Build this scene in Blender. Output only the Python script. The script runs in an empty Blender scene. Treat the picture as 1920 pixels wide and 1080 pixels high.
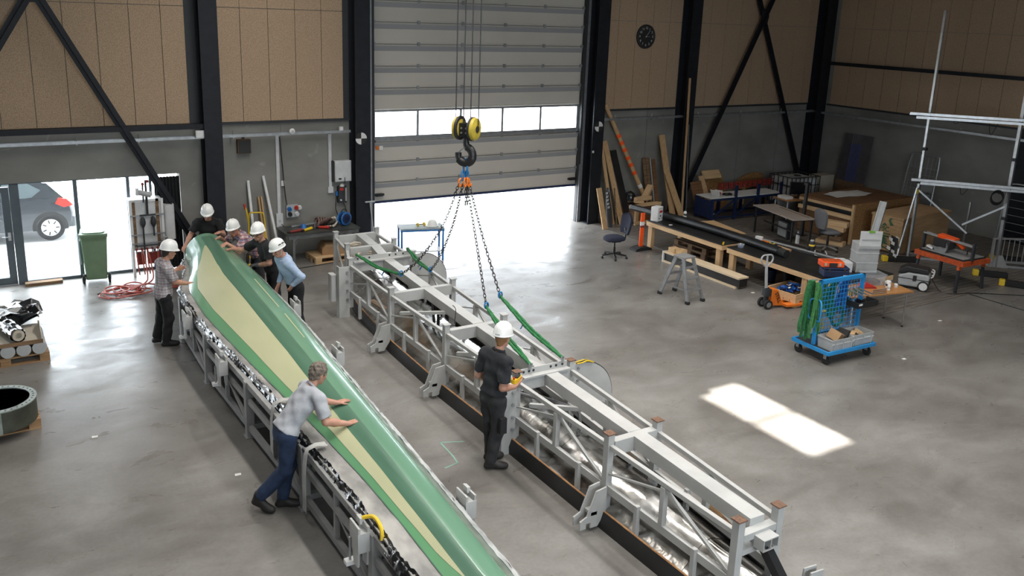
import bpy, bmesh, math, random
import numpy as np
from mathutils import Vector, Matrix, Euler
R_ = math.radians
PI = math.pi
random.seed(7)
SC = bpy.context.scene
COL = SC.collection

# ------------------------------------------------------------------ camera
cam_d = bpy.data.cameras.new('camera')
cam = bpy.data.objects.new('camera', cam_d)
COL.objects.link(cam)
SC.camera = cam
cam_d.sensor_width = 36.0
cam_d.lens = 1623.6 * 36.0 / 1920.0
cam_d.shift_y = -100.0 / 1920.0
cam_d.clip_end = 400
_y, _p, _r = R_(32.361), R_(14.363), R_(2.099)
_f = Vector((math.sin(_y) * math.cos(_p), math.cos(_y) * math.cos(_p), -math.sin(_p)))
_rt = Vector((math.cos(_y), -math.sin(_y), 0))
_up = _rt.cross(_f)
_r2 = math.cos(_r) * _rt + math.sin(_r) * _up
_u2 = -math.sin(_r) * _rt + math.cos(_r) * _up
mw = Matrix.Identity(4)
for i in range(3):
    mw[i][0], mw[i][1], mw[i][2] = _r2[i], _u2[i], -_f[i]
mw.translation = Vector((0, 0, 5.5))
cam.matrix_world = mw

# ------------------------------------------------------------------ world, sun, daylight portals, exposure
SC.view_settings.view_transform = 'Standard'
SC.view_settings.look = 'None'
SC.view_settings.gamma = 1.0
SC.view_settings.use_curve_mapping = False
SC.view_settings.exposure = 0.0
SC.cycles.use_denoising = True
SC.cycles.max_bounces = 8
SC.cycles.diffuse_bounces = 4
SC.cycles.transparent_max_bounces = 12
SC.cycles.sample_clamp_indirect = 6.0
SC.cycles.caustics_reflective = False
SC.cycles.caustics_refractive = False
W = bpy.data.worlds.new('overcast_sky')
SC.world = W
W.use_nodes = True
W.node_tree.nodes['Background'].inputs[0].default_value = (0.88, 0.94, 1.0, 1)
W.node_tree.nodes['Background'].inputs[1].default_value = 15.0

def lamp(name, kind, loc, energy, color=(1, 1, 1), **kw):
    d = bpy.data.lights.new(name, kind)
    d.energy = energy
    d.color = color
    o = bpy.data.objects.new(name, d)
    COL.objects.link(o)
    o.location = loc
    return o, d

# sun: high, from behind the camera; reaches the floor only through the roof light
sun_dir = Vector((0.0, 6.4, -9.2)).normalized()
so, sd = lamp('sun', 'SUN', (9.4, 1.3, 20), 42.0, (1.0, 0.96, 0.9))
sd.angle = R_(1.0)
so.rotation_euler = sun_dir.to_track_quat('-Z', 'Y').to_euler()

def portal(name, loc, rot, sx, sy):
    o, d = lamp(name, 'AREA', loc, 1.0)
    d.shape = 'RECTANGLE'
    d.size, d.size_y = sx, sy
    d.cycles.is_portal = True
    o.rotation_euler = rot
portal('portal_gate_gap', (10.9, 19.15, 0.52), (R_(-90), 0, 0), 6.0, 1.1)
portal('portal_gate_panes', (10.9, 19.15, 2.88), (R_(-90), 0, 0), 6.0, 0.7)
portal('portal_fill_window', (4.0, -4.75, 4.7), (R_(90), 0, 0), 11.0, 2.4)  # daylight portal of the window band added behind the camera
portal('portal_glass_front', (0.0, 19.15, 1.05), (R_(-90), 0, 0), 7.2, 2.1)

# ------------------------------------------------------------------ mesh helpers
class MB:
    def __init__(s):
        s.v = []; s.f = []
    def add(s, vs, fs):
        b = len(s.v)
        s.v += [tuple(x) for x in vs]
        s.f += [tuple(i + b for i in f) for f in fs]
        return s
    def box(s, x0, y0, z0, x1, y1, z1):
        return s.add([(x0,y0,z0),(x1,y0,z0),(x1,y1,z0),(x0,y1,z0),(x0,y0,z1),(x1,y0,z1),(x1,y1,z1),(x0,y1,z1)],
                     [(0,3,2,1),(4,5,6,7),(0,1,5,4),(1,2,6,5),(2,3,7,6),(3,0,4,7)])
    def cbox(s, c, d, rot=None):
        hx, hy, hz = d[0]/2, d[1]/2, d[2]/2
        vs = [Vector(p) for p in ((-hx,-hy,-hz),(hx,-hy,-hz),(hx,hy,-hz),(-hx,hy,-hz),(-hx,-hy,hz),(hx,-hy,hz),(hx,hy,hz),(-hx,hy,hz))]
        if rot is not None:
            m = rot if isinstance(rot, Matrix) else Euler(rot).to_matrix()
            vs = [m @ p for p in vs]
        c = Vector(c)
        return s.add([p + c for p in vs], [(0,3,2,1),(4,5,6,7),(0,1,5,4),(1,2,6,5),(2,3,7,6),(3,0,4,7)])
    def rbox(s, c, d, r, rot=None, n=3):
        """box with rounded vertical (z) edges"""
        hx, hy, hz = d[0]/2, d[1]/2, d[2]/2
        pts = []
        for (cx, cy, a0) in ((hx-r, hy-r, 0), (-hx+r, hy-r, 90), (-hx+r, -hy+r, 180), (hx-r, -hy+r, 270)):
            for k in range(n + 1):
                a = R_(a0 + 90*k/n)
                pts.append((cx + r*math.cos(a), cy + r*math.sin(a)))
        N = len(pts)
        vs = [Vector((p[0], p[1], -hz)) for p in pts] + [Vector((p[0], p[1], hz)) for p in pts]
        if rot is not None:
            m = rot if isinstance(rot, Matrix) else Euler(rot).to_matrix()
            vs = [m @ p for p in vs]
        c = Vector(c)
        fs = [tuple(range(N))[::-1], tuple(range(N, 2*N))] + [(i, (i+1) % N, N + (i+1) % N, N + i) for i in range(N)]
        return s.add([p + c for p in vs], fs)
    def beam(s, p, q, w, h=None, up=(0, 0, 1)):
        h = w if h is None else h
        p, q = Vector(p), Vector(q)
        d = (q - p).normalized()
        u = Vector(up)
        if abs(d.dot(u)) > 0.98:
            u = Vector((0, 1, 0))
        r = d.cross(u).normalized(); u = r.cross(d)
        vs = []
        for e in (p, q):
            for a, b in ((-1,-1),(1,-1),(1,1),(-1,1)):
                vs.append(e + r*(a*w/2) + u*(b*h/2))
        return s.add(vs, [(0,1,2,3),(7,6,5,4),(0,4,5,1),(1,5,6,2),(2,6,7,3),(3,7,4,0)])
    def cyl(s, p, q, r0, r1=None, n=12, caps=True):
        r1 = r0 if r1 is None else r1
        p, q = Vector(p), Vector(q)
        d = (q - p).normalized()
        u = Vector((0, 0, 1)) if abs(d.z) < 0.9 else Vector((1, 0, 0))
        a = d.cross(u).normalized(); b = a.cross(d)
        vs = []
        for e, r in ((p, r0), (q, r1)):
            for k in range(n):
                t = 2*PI*k/n
                vs.append(e + (a*math.cos(t) + b*math.sin(t))*r)
        fs = [(k, (k+1) % n, n + (k+1) % n, n + k) for k in range(n)]
        if caps:
            fs += [tuple(range(n))[::-1], tuple(range(n, 2*n))]
        return s.add(vs, fs)
    def tube(s, pts, r, n=8, closed=False, flat=None):
        pts = [Vector(p) for p in pts]
        N = len(pts)
        vs = []
        prev = None
        for i in range(N):
            if closed:
                t = (pts[(i+1) % N] - pts[i-1])
            else:
                t = pts[min(i+1, N-1)] - pts[max(i-1, 0)]
            t.normalize()
            if prev is None:
                u = Vector((0, 0, 1)) if abs(t.z) < 0.9 else Vector((1, 0, 0))
                a = t.cross(u).normalized()
            else:
                a = (prev - t*prev.dot(t))
                a = a.normalized() if a.length > 1e-6 else t.orthogonal().normalized()
            prev = a
            b = t.cross(a)
            rr = r[i] if isinstance(r, (list, tuple)) else r
            fl = flat or 1.0
            for k in range(n):
                th = 2*PI*k/n
                vs.append(pts[i] + a*math.cos(th)*rr + b*math.sin(th)*rr*fl)
        fs = []
        M_ = N if closed else N - 1
        for i in range(M_):
            j = (i+1) % N
            for k in range(n):
                k2 = (k+1) % n
                fs.append((i*n+k, i*n+k2, j*n+k2, j*n+k))
        if not closed:
            fs += [tuple(range(n))[::-1], tuple((N-1)*n + k for k in range(n))]
        return s.add(vs, fs)
    def lathe(s, prof, c=(0, 0, 0), n=20, axis='z', mat=None):
        vs = []
        for (r, z) in prof:
            for k in range(n):
                t = 2*PI*k/n
                p = Vector((r*math.cos(t), r*math.sin(t), z))
                if axis == 'x': p = Vector((p.z, p.x, p.y))
                elif axis == 'y': p = Vector((p.x, p.z, -p.y))
                if mat is not None: p = mat @ p
                vs.append(p + Vector(c))
        fs = []
        for i in range(len(prof) - 1):
            for k in range(n):
                k2 = (k+1) % n
                fs.append((i*n+k, i*n+k2, (i+1)*n+k2, (i+1)*n+k))
        if prof[0][0] > 1e-5: fs.append(tuple(range(n))[::-1])
        if prof[-1][0] > 1e-5: fs.append(tuple((len(prof)-1)*n + k for k in range(n)))
        return s.add(vs, fs)
    def prism(s, poly, o, u, v, d):
        """polygon (list of 2-D points) in the plane o + a*u + b*v, extruded by vector d"""
        o, u, v, d = Vector(o), Vector(u), Vector(v), Vector(d)
        N = len(poly)
        vs = [o + u*a + v*b for a, b in poly]
        vs += [p + d for p in vs]
        return s.add(vs, [tuple(range(N))[::-1], tuple(range(N, 2*N))] + [(i, (i+1) % N, N + (i+1) % N, N + i) for i in range(N)])
    def grid(s, P, thick=None):
        """P: rows x cols of points"""
        n, m = len(P), len(P[0])
        vs = [p for row in P for p in row]
        fs = [(i*m+j, i*m+j+1, (i+1)*m+j+1, (i+1)*m+j) for i in range(n-1) for j in range(m-1)]
        if thick is not None:
            t = Vector(thick)
            k = n*m
            vs = vs + [Vector(p) - t for p in vs]
            fs2 = [tuple(k + i for i in f[::-1]) for f in fs]
            ed = [i for i in range(m)] + [i*m + m - 1 for i in range(1, n)] + [(n-1)*m + j for j in range(m-2, -1, -1)] + [i*m for i in range(n-2, 0, -1)]
            L = len(ed)
            fs3 = [(ed[i], k+ed[i], k+ed[(i+1) % L], ed[(i+1) % L]) for i in range(L)]
            fs = fs + fs2 + fs3
        return s.add(vs, fs)
    def mesh(s, name):
        me = bpy.data.meshes.new(name)
        me.from_pydata(s.v, [], s.f)
        bm = bmesh.new(); bm.from_mesh(me)
        bmesh.ops.recalc_face_normals(bm, faces=bm.faces)
        bm.to_mesh(me); bm.free()
        return me
    def build(s, name, mat=None, parent=None, smooth=35, loc=None, rz=None, bevel=0):
        me = s.mesh(name)
        if mat is not None: me.materials.append(MAT[mat] if isinstance(mat, str) else mat)
        if smooth:
            me.shade_smooth()
            me.set_sharp_from_angle(angle=R_(smooth))
        o = bpy.data.objects.new(name, me)
        COL.objects.link(o)
        if parent is not None: o.parent = parent
        if loc is not None: o.location = loc
        if rz is not None: o.rotation_euler = (0, 0, rz)
        if bevel:
            b = o.modifiers.new('bevel', 'BEVEL'); b.width = bevel; b.segments = 2; b.limit_method = 'ANGLE'
        return o

def tag(o, label, cat, group=None, kind=None):
    o['label'] = label
    o['category'] = cat
    if group: o['group'] = group
    if kind: o['kind'] = kind
    return o
def struct(o):
    o['kind'] = 'structure'
    return o
def thing(name, label, cat, loc=(0, 0, 0), rz=0.0, group=None):
    o = bpy.data.objects.new(name, None)
    COL.objects.link(o)
    o.location = loc
    o.rotation_euler = (0, 0, rz)
    o.empty_display_size = 0.1
    return tag(o, label, cat, group)
def copy_tree(root, loc=None, rz=None, label=None, parent=None):
    r = root.copy(); COL.objects.link(r)
    if parent is not None: r.parent = parent
    if loc is not None: r.location = loc
    if rz is not None: r.rotation_euler = (0, 0, rz)
    if label: r['label'] = label
    for ch in list(root.children):
        copy_tree(ch, parent=r)
    return r
def share(o, loc=None, rot=None, parent=None):
    c = o.copy(); COL.objects.link(c)
    if parent is not None: c.parent = parent
    if loc is not None: c.location = loc
    if rot is not None: c.rotation_euler = rot
    return c
def bez(p0, p1, p2, p3, n=12):
    p0, p1, p2, p3 = map(Vector, (p0, p1, p2, p3))
    out = []
    for i in range(n + 1):
        t = i/n
        out.append(p0*(1-t)**3 + p1*3*t*(1-t)**2 + p2*3*t*t*(1-t) + p3*t**3)
    return out
def crom(pts, n=6, closed=False):
    """smooth curve through points"""
    P = [Vector(p) for p in pts]
    N = len(P); out = []
    M_ = N if closed else N - 1
    for i in range(M_):
        if closed:
            a, b, c, d = P[i-1], P[i], P[(i+1) % N], P[(i+2) % N]
        else:
            a, b, c, d = P[max(i-1, 0)], P[i], P[i+1], P[min(i+2, N-1)]
        for k in range(n):
            t = k/n
            out.append(0.5*((2*b) + (c-a)*t + (2*a-5*b+4*c-d)*t*t + (3*b-a-3*c+d)*t**3))
    if not closed: out.append(P[-1])
    return out
def lerp(xs, ys, x):
    return float(np.interp(x, xs, ys))

# ------------------------------------------------------------------ materials
MAT = {}
def mat(name, col, rough=0.5, metal=0.0, col2=None, scale=6.0, bump=0.0, bscale=None, stretch=None, spec=0.5, detail=4.0, lo=0.35, hi=0.65, coat=0.0, rvar=0.0):
    m = bpy.data.materials.new(name); m.use_nodes = True
    nt = m.node_tree; b = nt.nodes['Principled BSDF']
    b.inputs['Base Color'].default_value = (*col, 1)
    b.inputs['Roughness'].default_value = rough
    b.inputs['Metallic'].default_value = metal
    b.inputs['Specular IOR Level'].default_value = spec
    if coat: b.inputs['Coat Weight'].default_value = coat
    tc = nt.nodes.new('ShaderNodeTexCoord')
    mp = nt.nodes.new('ShaderNodeMapping')
    nt.links.new(tc.outputs['Object'], mp.inputs[0])
    if stretch: mp.inputs['Scale'].default_value = stretch
    nz = nt.nodes.new('ShaderNodeTexNoise')
    nz.inputs['Scale'].default_value = scale
    nz.inputs['Detail'].default_value = detail
    nt.links.new(mp.outputs[0], nz.inputs['Vector'])
    if col2 is None:
        col2 = tuple(c*0.86 for c in col)
    rp = nt.nodes.new('ShaderNodeValToRGB')
    rp.color_ramp.elements[0].position = lo; rp.color_ramp.elements[1].position = hi
    rp.color_ramp.elements[0].color = (*col2, 1); rp.color_ramp.elements[1].color = (*col, 1)
    nt.links.new(nz.outputs['Fac'], rp.inputs[0])
    nt.links.new(rp.outputs[0], b.inputs['Base Color'])
    if rvar:
        mr = nt.nodes.new('ShaderNodeMapRange')
        mr.inputs['To Min'].default_value = rough - rvar; mr.inputs['To Max'].default_value = rough + rvar
        mr.inputs['From Min'].default_value = 0.3; mr.inputs['From Max'].default_value = 0.7
        nt.links.new(nz.outputs['Fac'], mr.inputs['Value']); nt.links.new(mr.outputs[0], b.inputs['Roughness'])
    if bump:
        n2 = nz
        if bscale:
            n2 = nt.nodes.new('ShaderNodeTexNoise'); n2.inputs['Scale'].default_value = bscale; n2.inputs['Detail'].default_value = 3
            nt.links.new(mp.outputs[0], n2.inputs['Vector'])
        bp = nt.nodes.new('ShaderNodeBump'); bp.inputs['Strength'].default_value = bump; bp.inputs['Distance'].default_value = 0.02
        nt.links.new(n2.outputs['Fac'], bp.inputs['Height']); nt.links.new(bp.outputs[0], b.inputs['Normal'])
    MAT[name] = m
    return m
def glassy(name, tint=(1, 1, 1), refl=0.12, rough=0.02, dirt=0.0, dirtcol=(0.8, 0.8, 0.8)):
    """thin clear sheet: lets light through, mirrors a little"""
    m = bpy.data.materials.new(name); m.use_nodes = True
    nt = m.node_tree; nt.nodes.remove(nt.nodes['Principled BSDF'])
    out = nt.nodes['Material Output']
    tr = nt.nodes.new('ShaderNodeBsdfTransparent'); tr.inputs[0].default_value = (*tint, 1)
    gl = nt.nodes.new('ShaderNodeBsdfGlossy'); gl.inputs['Roughness'].default_value = rough
    mx = nt.nodes.new('ShaderNodeMixShader'); mx.inputs[0].default_value = refl
    nt.links.new(tr.outputs[0], mx.inputs[1]); nt.links.new(gl.outputs[0], mx.inputs[2])
    last = mx
    if dirt:
        df = nt.nodes.new('ShaderNodeBsdfDiffuse'); df.inputs[0].default_value = (*dirtcol, 1)
        m2 = nt.nodes.new('ShaderNodeMixShader'); m2.inputs[0].default_value = dirt
        nt.links.new(mx.outputs[0], m2.inputs[1]); nt.links.new(df.outputs[0], m2.inputs[2]); last = m2
    nt.links.new(last.outputs[0], out.inputs['Surface'])
    MAT[name] = m
    return m
def wood(name, col, col2, scale=3.0, axis=0, rough=0.6, bump=0.05):
    st = [14.0, 14.0, 14.0]; st[axis] = 1.0
    return mat(name, col, rough, 0, col2, scale, bump, None, tuple(st), 0.3, 5)

def ramp_node(nt, src, stops):
    r = nt.nodes.new('ShaderNodeValToRGB')
    e = r.color_ramp.elements
    while len(e) < len(stops): e.new(0.5)
    for k, (p, c) in enumerate(stops):
        e[k].position = p; e[k].color = (*c, 1) if len(c) == 3 else c
    nt.links.new(src, r.inputs[0])
    return r
def mixc(nt, mode, fac, a, b):
    n = nt.nodes.new('ShaderNodeMix'); n.data_type = 'RGBA'; n.blend_type = mode
    for s, x in ((n.inputs['Factor'], fac), (n.inputs['A'], a), (n.inputs['B'], b)):
        if isinstance(x, (int, float)): s.default_value = x
        elif isinstance(x, tuple): s.default_value = (*x, 1)
        else: nt.links.new(x, s)
    return n.outputs['Result']

def floor_material():
    m = mat('concrete_floor', (0.3, 0.29, 0.275), 0.42, 0, (0.24, 0.225, 0.21), 0.7, 0, spec=0.5, lo=0.3, hi=0.7)
    nt = m.node_tree; b = nt.nodes['Principled BSDF']
    tc = nt.nodes.new('ShaderNodeTexCoord')
    def nz(scale, detail, st=None, dist=0.0, rough=0.6):
        mp = nt.nodes.new('ShaderNodeMapping'); nt.links.new(tc.outputs['Object'], mp.inputs[0])
        if st: mp.inputs['Scale'].default_value = st
        n = nt.nodes.new('ShaderNodeTexNoise'); n.inputs['Scale'].default_value = scale; n.inputs['Detail'].default_value = detail
        n.inputs['Distortion'].default_value = dist; n.inputs['Roughness'].default_value = rough
        nt.links.new(mp.outputs[0], n.inputs['Vector'])
        return n.outputs['Fac']
    base = ramp_node(nt, nz(0.45, 5, None, 0.6), [(0.3, (0.142, 0.132, 0.12)), (0.55, (0.208, 0.198, 0.184)), (0.75, (0.26, 0.25, 0.236))]).outputs[0]
    swirl = ramp_node(nt, nz(0.8, 5, (1, 1.8, 1), 0.6), [(0.32, (0.74, 0.72, 0.7)), (0.62, (1.1, 1.1, 1.1))]).outputs[0]
    c = mixc(nt, 'MULTIPLY', 0.8, base, swirl)
    fine = ramp_node(nt, nz(22, 4), [(0.3, (0.88, 0.88, 0.88)), (0.7, (1.06, 1.06, 1.06))]).outputs[0]
    c = mixc(nt, 'MULTIPLY', 0.8, c, fine)
    spots = ramp_node(nt, nz(2.3, 3, None, 0.5), [(0.66, (1, 1, 1)), (0.76, (0.68, 0.66, 0.64))]).outputs[0]
    c = mixc(nt, 'MULTIPLY', 0.25, c, spots)
    nt.links.new(c, b.inputs['Base Color'])
    rr = nt.nodes.new('ShaderNodeMapRange'); nt.links.new(nz(1.2, 5, (1, 1.8, 1), 0.9), rr.inputs['Value'])
    rr.inputs['From Min'].default_value = 0.3; rr.inputs['From Max'].default_value = 0.7
    rr.inputs['To Min'].default_value = 0.22; rr.inputs['To Max'].default_value = 0.5
    nt.links.new(rr.outputs[0], b.inputs['Roughness'])
    bp = nt.nodes.new('ShaderNodeBump'); bp.inputs['Strength'].default_value = 0.05; bp.inputs['Distance'].default_value = 0.02
    nt.links.new(nz(2.0, 4, None, 0.6), bp.inputs['Height']); nt.links.new(bp.outputs[0], b.inputs['Normal'])
floor_material()

def strand_material(name, col, dark):
    """cement-bonded wood-wool panel: flecks of light and dark strands"""
    m = mat(name, col, 0.95, 0, dark, 60.0, 0.3, 75.0, None, 0.1, 6, 0.4, 0.58)
strand_material('woodwool', (0.5, 0.365, 0.25), (0.33, 0.228, 0.148))

def wall_material():
    m = mat('concrete_wall', (0.275, 0.268, 0.246), 0.85, 0, (0.185, 0.18, 0.165), 0.8, 0.08, 12.0, (1, 1, 1.6), 0.2, 6, 0.3, 0.7)
    nt = m.node_tree; b = nt.nodes['Principled BSDF']
    src = b.inputs['Base Color'].links[0].from_socket
    tc = nt.nodes.new('ShaderNodeTexCoord')
    n = nt.nodes.new('ShaderNodeTexNoise'); n.inputs['Scale'].default_value = 1.7; n.inputs['Detail'].default_value = 2; n.inputs['Distortion'].default_value = 1.5
    nt.links.new(tc.outputs['Object'], n.inputs['Vector'])
    pale = ramp_node(nt, n.outputs['Fac'], [(0.68, (0, 0, 0)), (0.78, (0.6, 0.6, 0.6))]).outputs[0]
    c = mixc(nt, 'MIX', pale, src, (0.36, 0.36, 0.34))
    nt.links.new(c, b.inputs['Base Color'])
wall_material()

def plank_floor_material():
    m = mat('slat_floor', (0.2, 0.18, 0.16), 0.5, 0, (0.11, 0.098, 0.086), 2.0, 0, None, (1.0, 9.0, 1.0), 0.3, 5)
    nt = m.node_tree; b = nt.nodes['Principled BSDF']
    src = b.inputs['Base Color'].links[0].from_socket
    tc = nt.nodes.new('ShaderNodeTexCoord')
    w = nt.nodes.new('ShaderNodeTexWave'); w.bands_direction = 'Y'; w.wave_profile = 'SAW'
    w.inputs['Scale'].default_value = 2.4; w.inputs['Distortion'].default_value = 0.25; w.inputs['Detail'].default_value = 1
    nt.links.new(tc.outputs['Object'], w.inputs['Vector'])
    g = ramp_node(nt, w.outputs['Fac'], [(0.0, (0.25, 0.25, 0.25)), (0.14, (0.9, 0.9, 0.9)), (1.0, (1.15, 1.12, 1.08))]).outputs[0]
    nt.links.new(mixc(nt, 'MULTIPLY', 1.0, src, g), b.inputs['Base Color'])
    bp = nt.nodes.new('ShaderNodeBump'); bp.inputs['Strength'].default_value = 0.5; bp.inputs['Distance'].default_value = 0.02
    nt.links.new(g, bp.inputs['Height']); nt.links.new(bp.outputs[0], b.inputs['Normal'])
plank_floor_material()

mat('black_steel', (0.014, 0.016, 0.021), 0.55, 0, (0.01, 0.011, 0.015), spec=0.3)
mat('black_paint', (0.015, 0.015, 0.016), 0.4)
mat('rubber', (0.012, 0.012, 0.012), 0.8)
mat('charcoal', (0.03, 0.032, 0.036), 0.6)
mat('dark_alu', (0.09, 0.11, 0.125), 0.45, 0.3)
mat('galv', (0.42, 0.43, 0.44), 0.42, 0.7, (0.33, 0.34, 0.35), 9)
mat('alu', (0.55, 0.56, 0.57), 0.35, 0.85, (0.45, 0.46, 0.47), 9)
mat('chrome', (0.7, 0.7, 0.72), 0.15, 1.0)
mat('white_plastic', (0.62, 0.63, 0.63), 0.45)
mat('helmet_white', (0.78, 0.78, 0.76), 0.32, 0, (0.72, 0.72, 0.7), 4)
mat('light_grey', (0.42, 0.43, 0.43), 0.5)
mat('gate_panel', (0.55, 0.515, 0.455), 0.5, 0, (0.52, 0.485, 0.43), 1.2)
mat('gate_shade_band', (0.31, 0.31, 0.315), 0.5, 0, (0.295, 0.295, 0.3), 1.2)  # grey that puts the shade of the slanted facet into the colour
mat('gate_joint', (0.16, 0.16, 0.16), 0.6)
mat('truss_paint', (0.46, 0.46, 0.445), 0.48, 0, (0.4, 0.4, 0.388), 3.5, 0.03, 30)
mat('frame_grey', (0.3, 0.3, 0.295), 0.5, 0, (0.24, 0.24, 0.235), 5)
mat('rust', (0.2, 0.1, 0.06), 0.8, 0, (0.1, 0.06, 0.04), 30)
mat('yellow', (0.75, 0.52, 0.03), 0.4, 0, (0.66, 0.44, 0.02))
mat('yellow_dirty', (0.55, 0.42, 0.05), 0.45, 0, (0.42, 0.32, 0.05), 12)
mat('red', (0.5, 0.03, 0.02), 0.45)
mat('dark_red', (0.22, 0.03, 0.025), 0.5)
mat('orange', (0.8, 0.2, 0.02), 0.42, 0, (0.7, 0.16, 0.015))
mat('safety_orange', (0.95, 0.11, 0.01), 0.4, 0, (0.85, 0.09, 0.01))
mat('saw_orange', (0.6, 0.1, 0.02), 0.5, 0, (0.4, 0.06, 0.015), 14)
mat('blue_paint', (0.02, 0.15, 0.42), 0.42, 0, (0.015, 0.12, 0.36))
mat('cart_blue', (0.02, 0.27, 0.62), 0.38, 0, (0.018, 0.22, 0.52))
mat('deep_blue', (0.008, 0.02, 0.07), 0.5)
mat('strap_blue', (0.02, 0.14, 0.5), 0.6, 0, (0.01, 0.06, 0.3), 25)
mat('chain_blue', (0.02, 0.2, 0.5), 0.4, 0.2)
mat('navy_fabric', (0.018, 0.022, 0.045), 0.95, 0, (0.012, 0.014, 0.03), 60, 0.2)
mat('grey_fabric', (0.2, 0.2, 0.21), 0.95, 0, (0.15, 0.15, 0.16), 60, 0.2)
mat('sling_green', (0.02, 0.17, 0.05), 0.8, 0, (0.01, 0.09, 0.025), 30, 0.3, 50, (1, 1, 1))
mat('bin_green', (0.17, 0.27, 0.16), 0.5, 0, (0.145, 0.235, 0.135))
mat('white', (0.75, 0.75, 0.74), 0.55)
mat('paper', (0.72, 0.71, 0.68), 0.8)
mat('print_red', (0.55, 0.03, 0.03), 0.5)
mat('print_black', (0.02, 0.02, 0.02), 0.6)
mat('print_green', (0.05, 0.12, 0.06), 0.8)
mat('cardboard', (0.4, 0.25, 0.13), 0.85, 0, (0.35, 0.21, 0.105), 4)
mat('black_film', (0.012, 0.013, 0.014), 0.2, 0, (0.008, 0.008, 0.009), 6, 0.35, 9, None, 0.6)
mat('black_top', (0.018, 0.017, 0.016), 0.4, 0, (0.01, 0.01, 0.01), 3)
mat('carbon_black', (0.014, 0.014, 0.015), 0.35, 0, (0.008, 0.008, 0.009), 8)
wood('pine', (0.66, 0.46, 0.26), (0.55, 0.36, 0.19), 2.4, 1)
wood('pine_x', (0.66, 0.46, 0.26), (0.55, 0.36, 0.19), 2.4, 0)
wood('pine_z', (0.54, 0.36, 0.195), (0.43, 0.27, 0.135), 2.4, 2)
wood('pale_pine', (0.74, 0.6, 0.42), (0.64, 0.5, 0.33), 2.0, 1)
wood('pallet_wood', (0.4, 0.25, 0.13), (0.26, 0.15, 0.075), 2.2, 0, 0.8)
wood('old_wood', (0.24, 0.15, 0.085), (0.13, 0.08, 0.045), 2.2, 0, 0.85)
wood('brown_ply', (0.2, 0.105, 0.05), (0.13, 0.065, 0.03), 1.6, 0, 0.7)
mat('plywood', (0.46, 0.3, 0.165), 0.7, 0, (0.38, 0.24, 0.12), 2.0, 0, None, (1, 6, 6), 0.25)
mat('osb', (0.36, 0.2, 0.085), 0.8, 0, (0.2, 0.105, 0.04), 26, 0.1, None, None, 0.2, 5)
mat('beech_top', (0.42, 0.2, 0.07), 0.45, 0, (0.36, 0.165, 0.055), 3, 0, None, (1, 8, 1))
mat('grey_desk', (0.42, 0.36, 0.31), 0.5, 0, (0.37, 0.31, 0.27), 2)
glassy('pane', (0.97, 0.99, 1.0), 0.06, 0.01)
glassy('clear_plastic', (0.86, 0.88, 0.9), 0.1, 0.15, 0.25, (0.7, 0.72, 0.75))
# ================================================================== the hall
YW = 18.7      # inner face of the back wall
XR = 23.35     # inner face of the right wall
ZP = 3.05      # bottom of the wood-wool panels
struct(MB().box(-5.5, -4.3, -0.3, 23.65, 19.0, 0.0).build('floor', 'concrete_floor', smooth=0))
struct(MB().box(14.12, 9.74, 0.0, XR, YW - 0.02, 0.006).build('floor_slats', 'slat_floor', smooth=0))
# expansion joint with a drain box, right foreground of the slatted area
jb = struct(MB().box(17.82, 4.0, 0.0, 17.86, 9.9, 0.004).build('floor_joint', 'rubber', smooth=0))
MB().box(17.68, 9.86, 0.0, 17.98, 10.3, 0.005).build('drain_cover', 'charcoal', jb, 0)

wb = MB()
wb.box(-5.5, YW, 2.02, 3.6, 19.0, 9.6)
wb.box(3.6, YW, 0, 7.9, 19.0, 9.6)
wb.box(13.9, YW, 0, 23.65, 19.0, 9.6)
wb.box(7.9, YW, 6.7, 13.9, 19.0, 9.6)
wall_back = struct(wb.build('wall_back', 'concrete_wall', smooth=0))
# concrete element joints
for (x, z0, z1) in ((5.75, 0, 3.05), (16.2, 0, 3.05), (19.9, 0, 3.05), (21.6, 0, 3.05)):
    MB().box(x, YW - 0.004, z0, x + 0.02, YW, z1).build('wall_joint', 'gate_joint', wall_back, 0)
wr = MB()
wr.box(XR, -4.3, 0, 23.65, 8.0, 9.6)
wr.box(XR, 8.0, 3.4, 23.65, 12.2, 9.6)
wr.box(XR, 12.2, 0, 23.65, 19.0, 9.6)
wall_right = struct(wr.build('wall_right', 'concrete_wall', smooth=0))
d4 = MB(); d4.box(XR + 0.1, 8.0, 0, XR + 0.16, 12.2, 3.4)
door_r = struct(d4.build('door_2', 'black_steel', smooth=0))
for k in range(7):
    MB().box(XR + 0.07, 8.0, 0.1 + k*0.48, XR + 0.1, 12.2, 0.53 + k*0.48).build('door_panel', 'black_steel', door_r, 0)
# unseen sides
wl = MB()
wl.box(-5.5, -4.3, 0, -5.2, 19.0, 9.6)
struct(wl.build('wall_left', 'concrete_wall', smooth=0))
wf = MB()
wf.box(-5.5, -4.6, 0, 23.65, -4.3, 3.5); wf.box(-5.5, -4.6, 5.9, 23.65, -4.3, 9.6); wf.box(-5.5, -4.6, 3.5, -1.5, -4.3, 5.9); wf.box(9.5, -4.6, 3.5, 23.65, -4.3, 5.9)
struct(wf.build('wall_front', 'concrete_wall', smooth=0))
w2 = bpy.data.objects.new('window_fill', None); COL.objects.link(w2); struct(w2)  # unseen window band, added behind the camera to throw fill light forward
for k in range(6):
    MB().box(-1.5 + 2.2*k - 0.04, -4.5, 3.5, -1.5 + 2.2*k + 0.04, -4.4, 5.9).build('mullion', 'dark_alu', w2, 0)
    if k < 5:
        MB().box(-1.46 + 2.2*k, -4.455, 3.5, 0.66 + 2.2*k, -4.447, 5.9).build('pane', 'pane', w2, 0)
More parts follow.
